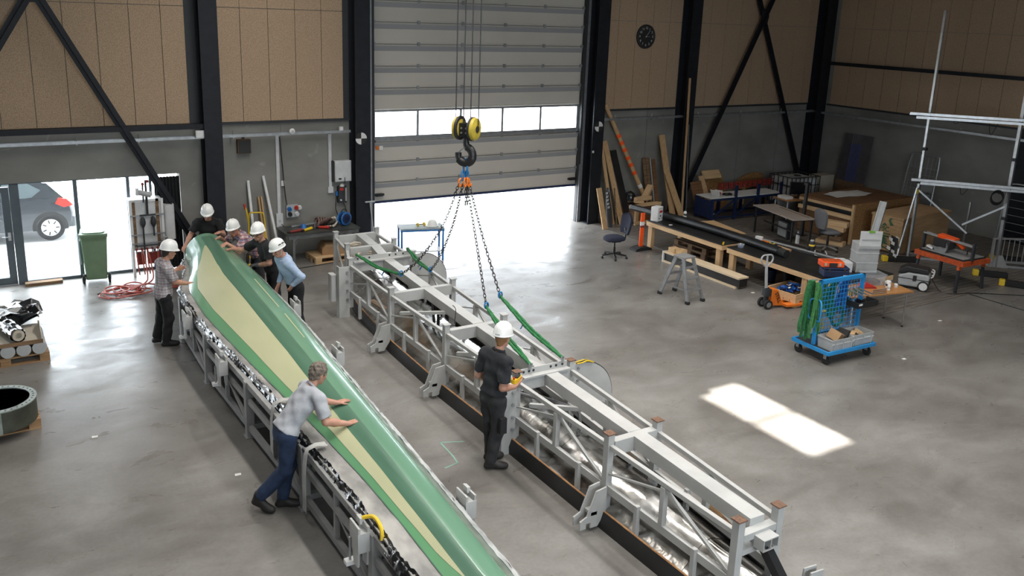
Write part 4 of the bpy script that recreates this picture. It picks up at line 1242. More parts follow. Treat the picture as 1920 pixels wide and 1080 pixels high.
    # --- helmet
    if hat:
        M_ = Matrix((hr, hf - 0.0, hu)).transposed()
        c = Vector(hp(0, -0.004, 0.054))
        def P_(a, b, z): return c + M_ @ Vector((a, b, z))
        n = 28
        rows = []
        prof = [(1.06, 0.0), (1.03, 0.02), (1.0, 0.045), (0.93, 0.08), (0.78, 0.113), (0.55, 0.136), (0.28, 0.148), (0.02, 0.151)]
        for (s_, z) in prof:
            r_ = []
            for j in range(n + 1):
                a = 2*PI*j/n
                rid = 0.006*max(0, 1 - abs(math.sin(a))*9)*(1 if z > 0.06 else 0) if hatkind == 0 else 0
                r_.append(P_(0.112*s_*math.sin(a), 0.136*s_*math.cos(a), z + rid))
            rows.append(r_)
        hh_ = MB().grid(rows, tuple(M_ @ Vector((0, 0, 0.004)))).build('hard_hat', 'helmet_white', root, 80)
        br = []
        for (s_, dz) in ((1.0, 0.004), (1.0, 0.0), (1.0, -0.008)):
            pass
        rows = []
        for e, dz in ((0.0, 0.006), (0.5, 0.002), (1.0, -0.006)):
            r_ = []
            for j in range(n + 1):
                a = 2*PI*j/n
                fr_ = max(0.0, math.cos(a))
                ext = 1.05 + e*(0.05 + (0.22 if hatkind == 0 else 0.12)*fr_**1.6)
                r_.append(P_(0.112*(1.05 + e*0.06)*math.sin(a), 0.136*ext*math.cos(a), dz - 0.012*e*fr_))
            rows.append(r_)
        MB().grid(rows, tuple(M_ @ Vector((0, 0, 0.005)))).build('brim', 'helmet_white', hh_, 80)
        if hatkind == 0:
            for a_ in (-1, 1):
                MB().tube([P_(0.03*a_, 0.1, 0.105), P_(0.032*a_, 0.05, 0.142), P_(0.033*a_, -0.02, 0.15), P_(0.03*a_, -0.09, 0.115)], 0.006, 6).build('ridge', 'helmet_white', hh_)
            MB().cbox(P_(0, -0.139, 0.02), (0.06, 0.012, 0.02), M_).build('adjuster', 'white_plastic', hh_, 0)
        else:
            for a_ in (-1, 1):
                for b_ in (0.02, -0.045):
                    MB().cbox(P_(0.108*a_, b_, 0.062), (0.012, 0.045, 0.014), M_).build('vent', 'print_black', hh_, 0)
            MB().tube([Vector(hp(0.09, 0.0, 0.02)), Vector(hp(0.075, 0.02, -0.06)), Vector(hp(0.0, 0.06, -0.115)), Vector(hp(-0.075, 0.02, -0.06)), Vector(hp(-0.09, 0.0, 0.02))], 0.006, 6).build('chin_strap', 'white_plastic', hh_)
        MB().tube([P_(0.114*math.sin(2*PI*j/24), 0.139*math.cos(2*PI*j/24), -0.012) for j in range(24)], 0.006, 6, True).build('headband', 'print_black', hh_)
    return root, base

# man with the remote control
JA = dict(pelvis=(5.08, 8.31, 0.98), neck=(5.12, 8.30, 1.54), head=(5.195, 8.32, 1.70), shR=(5.13, 8.115, 1.475), shL=(5.06, 8.485, 1.475), elR=(5.07, 8.08, 1.17), wrR=(5.29, 8.17, 1.1), elL=(5.0, 8.55, 1.17), wrL=(5.24, 8.5, 1.08),
    hipR=(5.10, 8.22, 0.94), hipL=(5.065, 8.40, 0.94), knR=(5.115, 8.25, 0.52), knL=(5.11, 8.42, 0.52), anR=(5.06, 8.29, 0.1), anL=(5.17, 8.49, 0.1), toR=(5.21, 8.22, 0.04), toL=(5.3, 8.47, 0.04))
pa, ba = build_person('A', 'man in black polo and dark work trousers holding a yellow remote beside the truss', JA, (0.85, 0.5, -0.1), (0, 0, 1),
    dict(R=((0.8, 0.35, 0.15), (-0.2, -0.3, -0.9), (0.3, -0.6, 0.6), dict(curl=38, grip=True)), L=((0.9, -0.1, 0.2), (0.1, 0.9, 0.2), (0, 0, 1), dict(curl=38, grip=True))), 'cloth_polo', 'cloth_work', 'shoe_dark', hat=True, hair='hair_fair', sleeve=0.78, seed=3, tucked=True)
MB().cbox(Vector((5.10, 8.10, 0.66)) - Vector(ba), (0.09, 0.05, 0.2)).build('leg_pocket', 'cloth_black', pa, 0)
# man in jeans
JB = dict(pelvis=(2.64, 8.72, 0.93), neck=(2.94, 8.73, 1.36), head=(3.04, 8.75, 1.5), shR=(2.97, 8.535, 1.29), shL=(2.94, 8.92, 1.29), elR=(3.0, 8.42, 1.06), wrR=(3.24, 8.38, 1.0), elL=(3.08, 8.96, 1.08), wrL=(3.29, 8.86, 1.04),
    hipR=(2.635, 8.63, 0.88), hipL=(2.645, 8.81, 0.88), knR=(2.6, 8.64, 0.47), knL=(2.67, 8.74, 0.47), anR=(2.31, 8.72, 0.16), anL=(2.56, 8.67, 0.1), toR=(2.41, 8.62, 0.045), toL=(2.71, 8.62, 0.04))
build_person('B', 'grey-haired bareheaded man in grey shirt and blue jeans bent over the mould', JB, (0.85, 0.25, -0.35), (0.35, 0.1, 0.9),
    dict(R=((0.92, 0.25, -0.02), (0.02, 0.0, 1), (-0.2, 0.9, 0), dict(curl=4, spread=0.12)), L=((0.93, 0.2, -0.02), (0, 0, 1), (0.2, -0.9, 0), dict(curl=4, spread=0.12))), 'cloth_grey', 'denim', 'shoe_dark', hair='hair_grey', sleeve=0.85, seed=5, hem=-0.02, hipr=0.13)
# man in grey plaid at the left rim
JC = dict(pelvis=(2.375, 14.22, 0.95), neck=(2.42, 14.2, 1.44), head=(2.50, 14.21, 1.59), shR=(2.43, 14.01, 1.38), shL=(2.39, 14.385, 1.38), elR=(2.53, 14.03, 1.13), wrR=(2.75, 14.2, 1.03), elL=(2.49, 14.45, 1.12), wrL=(2.66, 14.56, 1.18),
    hipR=(2.39, 14.13, 0.91), hipL=(2.37, 14.31, 0.91), knR=(2.42, 14.15, 0.49), knL=(2.34, 14.35, 0.48), anR=(2.37, 14.2, 0.1), anL=(2.27, 14.42, 0.1), toR=(2.52, 14.18, 0.04), toL=(2.42, 14.4, 0.04))
build_person('C', 'man in grey plaid shirt and white helmet touching the mould from the left', JC, (0.95, 0.2, -0.16), (0.16, 0, 0.98),
    dict(R=((0.6, 0.75, -0.12), (0, 0, 1), (-0.75, 0.6, 0), dict(curl=6, spread=0.12)), L=((0.8, 0.1, 0.1), (0, 0.9, 0.3), (0, -0.2, 1), dict(curl=35))), 'plaid_grey', 'cloth_black', 'shoe_dark', hat=True, hair='hair_dark', sleeve=0.85, belly=0.02, seed=8)
# man leaning over the root end
JD = dict(pelvis=(3.74, 17.02, 0.93), neck=(3.72, 16.86, 1.43), head=(3.69, 16.75, 1.56), shR=(3.53, 16.95, 1.36), shL=(3.9, 16.8, 1.36), elR=(3.4, 16.96, 1.12), wrR=(3.27, 16.8, 0.98), elL=(3.96, 16.7, 1.14), wrL=(3.84, 16.5, 1.24),
    hipR=(3.65, 17.05, 0.89), hipL=(3.83, 16.98, 0.89), knR=(3.64, 17.02, 0.48), knL=(3.83, 16.96, 0.48), anR=(3.63, 17.1, 0.1), anL=(3.84, 17.03, 0.1), toR=(3.58, 16.97, 0.04), toL=(3.8, 16.9, 0.04))
build_person('D', 'man in black T-shirt and white helmet leaning over the far root end of the mould', JD, (-0.3, -0.9, -0.3), (-0.1, -0.3, 0.94),
    dict(R=((-0.5, -0.6, -0.45), (-0.3, -0.3, 0.8), (0.7, -0.6, 0), dict(curl=14)), L=((-0.5, -0.8, 0.1), (0, 0, 1), (-0.8, 0.5, 0), dict(curl=10))), 'cloth_black', 'cloth_black', 'shoe_dark', hat=True, hair='hair_dark', collar=False, sleeve=0.7, seed=11)
# man in red plaid
JE = dict(pelvis=(4.36, 15.84, 0.96), neck=(4.03, 15.76, 1.36), head=(3.91, 15.74, 1.46), shR=(4.0, 15.95, 1.3), shL=(4.06, 15.58, 1.31), elR=(3.84, 16.1, 1.14), wrR=(3.72, 15.98, 1.28), elL=(3.92, 15.42, 1.12), wrL=(3.75, 15.62, 1.25),
    hipR=(4.36, 15.93, 0.91), hipL=(4.38, 15.75, 0.91), knR=(4.35, 15.93, 0.49), knL=(4.37, 15.75, 0.49), anR=(4.42, 15.95, 0.1), anL=(4.44, 15.74, 0.1), toR=(4.27, 15.96, 0.04), toL=(4.29, 15.74, 0.04))
build_person('E', 'bearded man in red and blue plaid shirt with white helmet bent over the mould', JE, (-0.6, -0.75, -0.1), (-0.15, -0.1, 0.97),
    dict(R=((-0.5, 0.4, -0.3), (0, 0.3, 0.9), (-0.5, -0.7, 0), dict(curl=30)), L=((-0.6, -0.6, -0.1), (0, 0.2, 0.9), (-0.6, 0.6, 0), dict(curl=25))), 'plaid_red', 'cloth_work', 'shoe_dark', hat=True, hair='hair_fair', sleeve=0.8, beard=True, seed=14)
# man with glasses in black T-shirt
JF = dict(pelvis=(4.33, 14.72, 0.97), neck=(4.15, 14.72, 1.47), head=(4.07, 14.69, 1.62), shR=(4.08, 14.9, 1.4), shL=(4.19, 14.54, 1.4), elR=(3.9, 15.08, 1.24), wrR=(3.75, 15.26, 1.23), elL=(4.19, 14.48, 1.12), wrL=(4.03, 14.68, 1.05),
    hipR=(4.33, 14.81, 0.93), hipL=(4.35, 14.63, 0.93), knR=(4.31, 14.81, 0.5), knL=(4.33, 14.63, 0.5), anR=(4.38, 14.83, 0.1), anL=(4.4, 14.61, 0.1), toR=(4.23, 14.84, 0.04), toL=(4.25, 14.61, 0.04))
pf, bf = build_person('F', 'man in black T-shirt with glasses, white helmet and one grey glove reaching over the mould', JF, (-0.72, -0.68, -0.06), (-0.1, -0.05, 0.99),
    dict(R=((-0.5, 0.75, -0.15), (0, 0.1, 1), (-0.8, -0.5, 0), dict(curl=28)), L=((-0.35, 0.9, -0.1), (-0.1, 0, 1), (-0.9, -0.35, 0), dict(curl=12))), 'cloth_black', 'cloth_black', 'shoe_dark', hat=True, hair='hair_grey', glasses=True, collar=False, sleeve=0.72, belly=0.03, seed=17)
gl = SDF(np.array((3.7, 14.5, 0.85)) - bf, np.array((4.2, 15.1, 1.25)) - bf, 0.007)
hand_prims(gl, np.array((4.03, 14.68, 1.05)) - bf, (-0.35, 0.9, -0.1), (-0.1, 0, 1), (-0.9, -0.35, 0), curl=12)
gl.cone(np.array((4.03, 14.68, 1.05)) - bf, np.array((4.05, 14.655, 1.06)) - bf, 0.033, 0.036, 0.01); gl.D -= 0.004
sdf_obj(gl, 'glove', 'glove_grey', pf, 1)
# man in light blue shirt
JG = dict(pelvis=(4.36, 13.66, 0.97), neck=(4.2, 13.64, 1.45), head=(4.1, 13.65, 1.58), shR=(4.16, 13.82, 1.38), shL=(4.21, 13.46, 1.38), elR=(4.25, 13.93, 1.12), wrR=(4.14, 13.82, 0.93), elL=(4.38, 13.32, 1.17), wrL=(4.25, 13.47, 0.99),
    hipR=(4.36, 13.75, 0.93), hipL=(4.38, 13.57, 0.93), knR=(4.37, 13.75, 0.5), knL=(4.39, 13.57, 0.5), anR=(4.4, 13.77, 0.1), anL=(4.43, 13.55, 0.1), toR=(4.25, 13.78, 0.04), toL=(4.28, 13.55, 0.04))
build_person('G', 'man in light blue long-sleeved shirt with hand on hip and vented white helmet', JG, (-0.88, -0.4, -0.25), (-0.25, 0, 0.96),
    dict(R=((-0.4, -0.2, -0.85), (-0.5, 0.8, 0.2), (-0.7, -0.5, 0.3), dict(curl=15)), L=((0.0, 0.55, -0.75), (-0.3, -0.75, -0.5), (-0.8, -0.3, -0.2), dict(curl=18))), 'cloth_blue', 'cloth_black', 'shoe_dark', hat=True, hair='hair_dark', long_sleeve=True, hatkind=1, seed=21, tucked=True)
# ================================================================== crane hook, chains, slings
HX, HY = 6.34, 11.4
cr = thing('crane_hook_block', 'crane hook block with two yellow sheave guards hanging on four wire ropes', 'crane hook', (HX, HY, 0), R_(-56))
for dx in (-0.18, -0.05, 0.07, 0.2):
    MB().cyl((dx, 0, 3.85), (dx, 0, 9.28), 0.0085, n=6).build('wire_rope', 'black_paint', cr)
for sx in (-1, 1):
    x = 0.135*sx
    g = MB().lathe([(0.0, -0.05), (0.13, -0.05), (0.165, -0.035), (0.175, 0.0), (0.165, 0.035), (0.13, 0.05), (0.0, 0.05)], (x, 0, 3.79), 24, 'x').build('sheave_guard', 'yellow_dirty', cr)
    MB().lathe([(0.0, -0.058), (0.055, -0.058), (0.055, 0.058), (0.0, 0.058)], (x, 0, 3.79), 14, 'x').build('sheave_axle', 'print_black', g)
    MB().lathe([(0.178, -0.018), (0.182, -0.018), (0.182, 0.018), (0.178, 0.018)], (x - 0.03*sx, 0, 3.79), 24, 'x').build('guard_slot', 'print_black', g)
MB().rbox((0, 0, 3.77), (0.2, 0.16, 0.2), 0.03).build('trunnion', 'black_paint', cr)
for dx, dz in ((-0.04, 0.03), (0.04, 0.03), (-0.04, -0.04), (0.04, -0.04)):
    MB().cyl((dx, -0.095, 3.77 + dz), (dx, -0.08, 3.77 + dz), 0.014, n=8).build('bolt', 'galv', cr)
MB().cyl((0, 0, 3.56), (0, 0, 3.68), 0.045, n=14).build('hook_shank', 'black_paint', cr)
hk = [(0.0, 3.58), (0.02, 3.52), (0.085, 3.47), (0.115, 3.4), (0.1, 3.32), (0.03, 3.27), (-0.06, 3.28), (-0.12, 3.34), (-0.125, 3.41)]
MB().tube(crom([(a, 0, z) for a, z in hk], 5), [0.05]*6 + [0.062]*12 + [0.068]*16 + [0.05]*7, 12).build('hook', 'black_paint', cr)
MB().beam((0.01, 0, 3.52), (-0.11, 0, 3.42), 0.05, 0.02).build('safety_latch', 'galv', cr, 0)

chain_link = None
def link_mesh():
    pts = []
    for j in range(12):
        a = 2*PI*j/12
        pts.append((0.019*math.cos(a), 0, 0.031*math.sin(a) + (0.008 if math.sin(a) > 0 else -0.008)))
    return MB().tube(pts, 0.006, 5, True).mesh('link')
LINK = link_mesh(); LINK.shade_smooth(); LINK.materials.append(MAT['black_paint'])
def chain(pts, label, group='chains of the sling set'):
    t = thing('lifting_chain', label, 'chain', pts[0], 0, group)
    P = [Vector(p) - Vector(pts[0]) for p in pts]
    cur = crom(P, 14)
    L = [0.0]
    for a, b in zip(cur[:-1], cur[1:]): L.append(L[-1] + (b - a).length)
    s = 0.0; k = 0
    while s < L[-1]:
        i = min(int(np.searchsorted(L, s)), len(cur) - 1); i = max(i, 1)
        f = (s - L[i-1])/max(L[i] - L[i-1], 1e-6)
        p = cur[i-1].lerp(cur[i], f); d = (cur[i] - cur[i-1]).normalized()
        q = d.to_track_quat('Z', 'X').to_matrix().to_4x4() @ Matrix.Rotation(R_(45 + 90*(k % 2)), 4, 'Z')
        o = bpy.data.objects.new('link', LINK); COL.objects.link(o); o.parent = t
        q.translation = p
        o.matrix_local = q
        s += 0.06; k += 1
    return t
top = Vector((HX, HY, 2.98))
# master link assembly
ml = thing('master_link', 'blue master link with orange shortening hooks hanging in the crane hook', 'lifting link', (HX, HY, 0))
MB().tube([(0.0 + 0.02*0, 0.06*math.cos(2*PI*j/18), 3.2 + 0.13*math.sin(2*PI*j/18)) for j in range(18)], 0.016, 8, True).build('ring', 'chain_blue', ml)
for i, dx in enumerate((-0.035, 0.035)):
    MB().tube([(dx + 0.025*math.cos(2*PI*j/14), 0.01, 3.07 + 0.075*math.sin(2*PI*j/14)) for j in range(14)], 0.014, 8, True).build('ring', 'chain_blue', ml)
for i, (dx, dy) in enumerate(((-0.09, 0.02), (-0.03, -0.03), (0.02, -0.04), (0.06, -0.02))):
    MB().tube(crom([(dx*0.5, dy*0.5, 3.04), (dx, dy, 3.0), (dx*1.1, dy, 2.94), (dx*1.1 + 0.02, dy, 2.9), (dx + 0.035, dy, 2.94)]), 0.015, 7).build('shortening_hook', 'orange', ml)
J1, J2, J3, J4 = (5.97, 12.9, 1.12), (6.55, 12.95, 1.1), (5.97, 10.03, 1.44), (6.14, 9.94, 1.6)
chain([top + Vector((-0.1, 0.03, -0.06)), (6.24, 11.9, 2.2), (6.1, 12.45, 1.5), J1], 'black chain curving down to the slack sling over the left beam end')
chain([top + Vector((-0.03, 0.02, -0.06)), (6.42, 11.9, 2.2), (6.5, 12.5, 1.48), J2], 'black chain curving down beside the far round plate')
chain([top + Vector((0.02, -0.03, -0.06)), (6.18, 10.75, 2.25), J3], 'black chain running straight down to the left near sling')
chain([top + Vector((0.07, -0.02, -0.06)), (6.26, 10.7, 2.3), J4], 'black chain running straight down to the right near sling')
for i in range(2):
    chain([top + Vector((0.0 + 0.035*i, -0.02, -0.04)), top + Vector((0.01 + 0.03*i, -0.02, -0.2)), top + Vector((0.0 + 0.035*i, -0.02, -0.36))], ('left' if i == 0 else 'right') + ' of two short loose chain ends hanging below the orange hooks', 'loose chain ends')
def sling(a, b, sag, label, w=0.022):
    a, b = Vector(a), Vector(b)
    m_ = (a + b)/2 - Vector((0, 0, sag))
    t = thing('round_sling', label, 'sling', tuple(a), 0, 'green round slings')
    o = a
    side = (b - a).cross(Vector((0, 0, 1))).normalized()
    for s in (-1, 1):
        pts = crom([a - o, a.lerp(m_, 0.5) - o + side*0.022*s, m_ - o + side*0.026*s, m_.lerp(b, 0.5) - o + side*0.02*s, b - o], 6)
        rr = [w*(0.9 + 0.15*math.sin(i*2.1 + s)) for i in range(len(pts))]
        MB().tube(pts, rr, 8).build('strand', 'sling_green', t)
    MB().tube([b - o + Vector((0.03*math.cos(2*PI*j/12), 0, 0.045*math.sin(2*PI*j/12) + 0.02)) for j in range(12)], 0.012, 7, True).build('coupling_link', 'chain_blue', t)
    MB().cbox(a.lerp(b, 0.62) - o - Vector((0, 0, sag*0.8 + 0.06)), (0.03, 0.006, 0.12), (0.4, 0.3, 0.5)).build('label_tag', 'chain_blue', t, 0)
    MB().tube(crom([(-0.02, 0, 0.02), (0, 0, -0.06), (0.02, 0, 0.02)]), 0.012, 6).build('shackle', 'galv', t)
sling((5.7, 14.24, 1.16), J1, 0.06, 'green sling lying slack from the far left lug to the middle beam')
sling((6.72, 14.24, 1.16), J2, 0.05, 'green sling running along the right top chord by the far round plate')
sling((5.76, 8.53, 1.16), J3, 0.05, 'green sling passing behind the helmet of the man with the remote')
sling((6.26, 8.53, 1.16), J4, 0.05, 'green sling rising over the right chord near the yellow cord')

# remote control held by the man in the polo
rc = thing('remote_control', 'yellow and black crane remote held by the man in black polo', 'remote control', (5.36, 8.24, 1.16), R_(35))
MB().rbox((0, 0, 0), (0.2, 0.075, 0.05), 0.02).build('case', 'yellow', rc)
MB().rbox((0.02, 0, 0.032), (0.1, 0.06, 0.014), 0.01).build('keypad', 'print_black', rc)
for dx in (-0.075, 0.085):
    MB().cyl((dx, 0, 0.025), (dx, 0, 0.055), 0.013, n=10).build('knob', 'print_black' if dx > 0 else 'red', rc)

# ================================================================== left: yard car
car = thing('car', 'black hatchback parked outside the glass front, rear wheel in view', 'car', (0, 22.1, 0))
mat('car_paint', (0.018, 0.022, 0.028), 0.2, 0, (0.016, 0.02, 0.026), 3, 0, spec=0.6, coat=0.6)
mat('car_glass', (0.1, 0.13, 0.14), 0.08, 0, (0.09, 0.12, 0.13), 2, 0, spec=0.8)
mat('tail_red', (0.6, 0.03, 0.02), 0.25)
low = [(-2.15, 0.28), (-2.2, 0.55), (-2.05, 0.78), (-1.2, 0.92), (1.6, 0.98), (1.82, 0.9), (1.88, 0.62), (1.86, 0.35), (1.75, 0.24)]
def loft(poly, secs, m, nm, par, sm=40):
    rows = []
    for (y, sc_, dz) in secs:
        cx = 0
        rows.append([Vector((px*sc_, y, (pz - 0.6)*(1 if sc_ > 0.97 else 0.96) + 0.6 + dz)) for px, pz in poly])
    N = len(poly)
    vs = [p for r in rows for p in r]
    fs = []
    for i in range(len(rows) - 1):
        for j in range(N):
            fs.append((i*N + j, i*N + (j+1) % N, (i+1)*N + (j+1) % N, (i+1)*N + j))
    fs += [tuple(range(N))[::-1], tuple((len(rows)-1)*N + j for j in range(N))]
    return MB().add(vs, fs).build(nm, m, par, sm)
cbody = loft(low, [(0.0, 0.96, 0.0), (0.05, 0.985, 0), (0.16, 1.0, 0), (1.6, 1.0, 0), (1.7, 0.985, 0), (1.76, 0.96, 0)], 'car_paint', 'car_body', car)
roof = [(-1.15, 0.93), (-0.45, 1.36), (0.1, 1.45), (0.9, 1.43), (1.35, 1.33), (1.68, 0.96)]
loft(roof, [(0.07, 1.0, 0), (0.2, 0.99, 0.01), (0.3, 0.99, 0.03), (1.46, 0.99, 0.03), (1.56, 0.99, 0.01), (1.7, 1.0, 0)], 'car_paint', 'car_roof', car)
MB().prism([(-0.9, 0.99), (-0.35, 1.32), (0.35, 1.39), (0.38, 0.99)], (0, 0.06, 0), (1, 0, 0), (0, 0, 1), (0, 0.02, 0)).build('side_window', 'car_glass', car, 0)
MB().prism([(0.45, 1.0), (0.45, 1.38), (0.95, 1.36), (1.22, 1.18), (1.02, 1.02)], (0, 0.06, 0), (1, 0, 0), (0, 0, 1), (0, 0.02, 0)).build('side_window', 'car_glass', car, 0)
MB().prism([(1.48, 0.86), (1.55, 0.98), (1.72, 0.96), (1.86, 0.8), (1.66, 0.76)], (0, -0.01, 0), (1, 0, 0), (0, 0, 1), (0, 0.2, 0)).build('tail_light', 'tail_red', car, 0)
MB().rbox((1.8, 0.88, 0.4), (0.18, 1.72, 0.24), 0.08).build('bumper', 'car_paint', car)
MB().beam((0.55, -0.01, 0.86), (0.75, -0.01, 0.865), 0.03, 0.025).build('door_handle', 'car_paint', car, 0)
for x in (0.42, -0.75):
    MB().box(x - 0.006, 0.028, 0.32, x + 0.006, 0.036, 0.95).build('door_gap', 'print_black', car, 0)
for x in (1.35, -1.25):
    MB().prism([(0.37*math.cos(R_(a)), 0.37*math.sin(R_(a))) for a in range(-10, 191, 10)], (x, -0.005, 0.31), (1, 0, 0), (0, 0, 1), (0, 0.25, 0)).build('wheel_arch', 'print_black', car, 0)
    tw = MB().lathe([(0.21, -0.09), (0.27, -0.1), (0.3, -0.08), (0.305, 0.0), (0.3, 0.08), (0.27, 0.1), (0.21, 0.1)], (x, 0.07, 0.305), 28, 'y').build('tyre', 'rubber', car)
    MB().lathe([(0.0, -0.1), (0.06, -0.105), (0.19, -0.095), (0.22, -0.08), (0.22, 0.0), (0.0, 0.0)], (x, 0.07, 0.305), 28, 'y').build('hubcap', 'white_plastic', tw)
    for k in range(7):
        a = 2*PI*k/7
        MB().cbox((x + 0.14*math.cos(a), -0.025, 0.305 + 0.14*math.sin(a)), (0.08, 0.02, 0.022), (0, -a, 0)).build('spoke_slot', 'print_black', tw, 0)

# ================================================================== left: bin, plank, hose, pipework cabinet, curtain
bn = thing('wheelie_bin', 'green wheeled rubbish bin standing inside the glass front', 'bin', (1.86, 18.42, 0), R_(-8))
rows = []
for z, w, d in ((0.08, 0.36, 0.4), (0.14, 0.38, 0.44), (0.85, 0.46, 0.52), (0.93, 0.47, 0.53), (0.95, 0.5, 0.56), (0.99, 0.5, 0.56)):
    rows.append([Vector((x*w/2, y*d/2, z)) for x, y in ((-1, -0.9), (-0.9, -1), (0.9, -1), (1, -0.9), (1, 0.9), (0.9, 1), (-0.9, 1), (-1, 0.9), (-1, -0.9))])
MB().grid(rows).add([rows[0][k] for k in range(8)], [tuple(range(8))]).build('bin_body', 'bin_green', bn, 40)
MB().rbox((0, 0.0, 1.005), (0.5, 0.58, 0.035), 0.05).rbox((0, 0.0, 1.03), (0.4, 0.48, 0.03), 0.1).build('lid', 'bin_green', bn)
MB().cyl((-0.2, 0.31, 0.96), (0.2, 0.31, 0.96), 0.015, n=8).build('handle', 'bin_green', bn)
MB().cyl((-0.24, -0.16, 0.1), (0.24, -0.16, 0.1), 0.015, n=8).build('axle', 'galv', bn)
for s in (-1, 1):
    w = MB().lathe([(0.0, -0.025), (0.07, -0.025), (0.1, -0.02), (0.1, 0.02), (0.07, 0.025), (0.0, 0.025)], (0.23*s, -0.17, 0.1), 18, 'x').build('wheel', 'rubber', bn)
    MB().lathe([(0.0, -0.03), (0.04, -0.03), (0.04, 0.03), (0, 0.03)], (0.23*s, -0.17, 0.1), 12, 'x').build('hub', 'charcoal', w)
MB().tube(crom([(-0.26, -0.2, 1.02), (-0.3, -0.24, 0.9), (-0.31, -0.22, 0.6), (-0.27, -0.24, 0.42)]), [0.03, 0.05, 0.06, 0.05, 0.055, 0.06, 0.05, 0.05, 0.045, 0.05, 0.05, 0.05, 0.055, 0.05, 0.045, 0.04, 0.04, 0.035, 0.03], 8).build('plastic_bag', 'clear_plastic', bn)
tag(MB().box(0.6, 18.52, 0, 1.25, 18.68, 0.06).build('timber_plank', 'old_wood', smooth=0), 'dark timber plank lying as a sill at the glass front', 'plank')
# coil of red hose
mat('hose_red', (0.5, 0.13, 0.1), 0.45, 0, (0.4, 0.09, 0.07), 8)
random.seed(12)
hs = thing('red_hose', 'tangled coil of red air hose on the floor behind the man in plaid', 'hose', (2.2, 17.35, 0))
for lp in range(7):
    cx, cy, r0, r1, ph = random.uniform(-0.16, 0.2), random.uniform(-0.18, 0.28), random.uniform(0.2, 0.36), random.uniform(0.2, 0.34), random.uniform(0, 6)
    pts = []
    for j in range(30):
        a = 2*PI*j/24 + ph
        pts.append((cx + r0*math.cos(a)*(1 + 0.05*math.sin(3*a)), cy + r1*math.sin(a), 0.016 + lp*0.011 + 0.012*math.sin(2*a + ph)))
    MB().tube(pts, 0.014, 7).build('hose_loop', 'hose_red', hs)
MB().tube(crom([(-0.3, -0.3, 0.02), (-0.45, -0.12, 0.03), (-0.4, 0.0, 0.05)]), 0.014, 7).build('hose_end', 'hose_red', hs)
MB().cyl((-0.42, 0.02, 0.05), (-0.46, -0.03, 0.05), 0.018, n=8).build('coupling', 'print_black', hs)
for k in range(4):
    MB().tube(crom([(0.1, 0.1 - 0.08*k, 0.08), (0.4, 0.1 - 0.06*k, 0.1 + 0.02*k), (0.75, 0.06 - 0.07*k, 0.06), (1.0, 0.12 - 0.08*k, 0.02)]), 0.014, 7).build('hose_run', 'hose_red', hs)
for k in range(2):
    MB().tube(crom([(0.5 + 0.09*k, 0.75, 0.62), (0.52 + 0.1*k, 0.6, 0.3), (0.5 + 0.1*k, 0.45, 0.08), (0.35, 0.25 - 0.1*k, 0.04)]), 0.014, 7).build('hose_run', 'hose_red', hs)
# pipework cabinet
rg = thing('pipe_manifold', 'white cabinet rack with dark pipes, gauges and red valves by the black curtain', 'pipe rack', (2.86, 18.34, 0))
MB().box(-0.3, 0.0, 0.55, 0.28, 0.32, 1.58).build('cabinet', 'white_plastic', rg, 0)
for x in (-0.31, 0.29):
    MB().box(x - 0.025, -0.03, 0.0, x + 0.025, 0.02, 1.6).build('upright', 'white', rg, 0)
MB().box(-0.27, -0.02, 0.6, -0.22, 0.0, 1.56).build('rail', 'old_wood', rg, 0)
MB().box(0.17, -0.02, 0.6, 0.23, 0.0, 1.6).build('rail', 'old_wood', rg, 0)
MB().box(-0.31, -0.02, 1.55, 0.29, 0.3, 1.6).build('cabinet_top', 'white', rg, 0)
for z in (1.28, 0.88, 0.7):
    MB().box(-0.33, -0.05, z - 0.012, 0.33, -0.03, z + 0.012).build('rail', 'galv', rg, 0)
MB().cyl((0.0, -0.06, 1.3), (0.0, -0.06, 2.0), 0.022, n=8).build('pipe', 'charcoal', rg)
MB().cyl((-0.06, -0.06, 1.55), (-0.06, -0.06, 1.9), 0.015, n=8).build('pipe', 'charcoal', rg)
MB().cyl((-0.14, -0.07, 1.76), (0.08, -0.07, 1.7), 0.055, n=14).build('pump', 'light_grey', rg)
MB().rbox((-0.17, -0.07, 1.78), (0.06, 0.12, 0.14), 0.02).build('pump_head', 'white_plastic', rg)
for (x, z) in ((-0.06, 1.93), (0.03, 1.98)):
    MB().lathe([(0.0, -0.012), (0.03, -0.012), (0.03, 0.012), (0, 0.012)], (x, -0.09, z), 12, 'y').build('gauge', 'dark_red', rg)
MB().box(-0.15, -0.08, 1.27, 0.15, -0.05, 1.3).build('manifold_bar', 'charcoal', rg, 0)
for x in (-0.1, 0.1):
    MB().lathe([(0.012, 0.0), (0.05, 0.08), (0.055, 0.13), (0.04, 0.2), (0.015, 0.24)], (x, -0.08, 1.02), 14).build('filter', 'charcoal', rg)
    MB().cyl((x, -0.08, 0.3 if x < 0 else 0.85), (x, -0.08, 1.02), 0.016, n=8).build('pipe', 'charcoal', rg)
MB().cyl((-0.28, -0.08, 0.66), (0.3, -0.08, 0.66), 0.016, n=8).build('pipe', 'charcoal', rg)
for k in range(6):
    x = -0.26 + 0.1*k
    MB().cyl((x, -0.08, 0.5), (x, -0.08, 0.66), 0.013, n=8).build('valve', 'galv', rg)
    MB().lathe([(0.0, -0.01), (0.025, -0.01), (0.025, 0.01), (0, 0.01)], (x, -0.11, 0.6), 10, 'y').build('valve_wheel', 'dark_red', rg)
    if k % 2 == 0 or k == 1:
        MB().tube(crom([(x, -0.08, 0.5), (x + 0.01, -0.09, 0.3), (x + 0.03, -0.1, 0.06)]), 0.014, 6).build('hose', 'hose_red', rg)
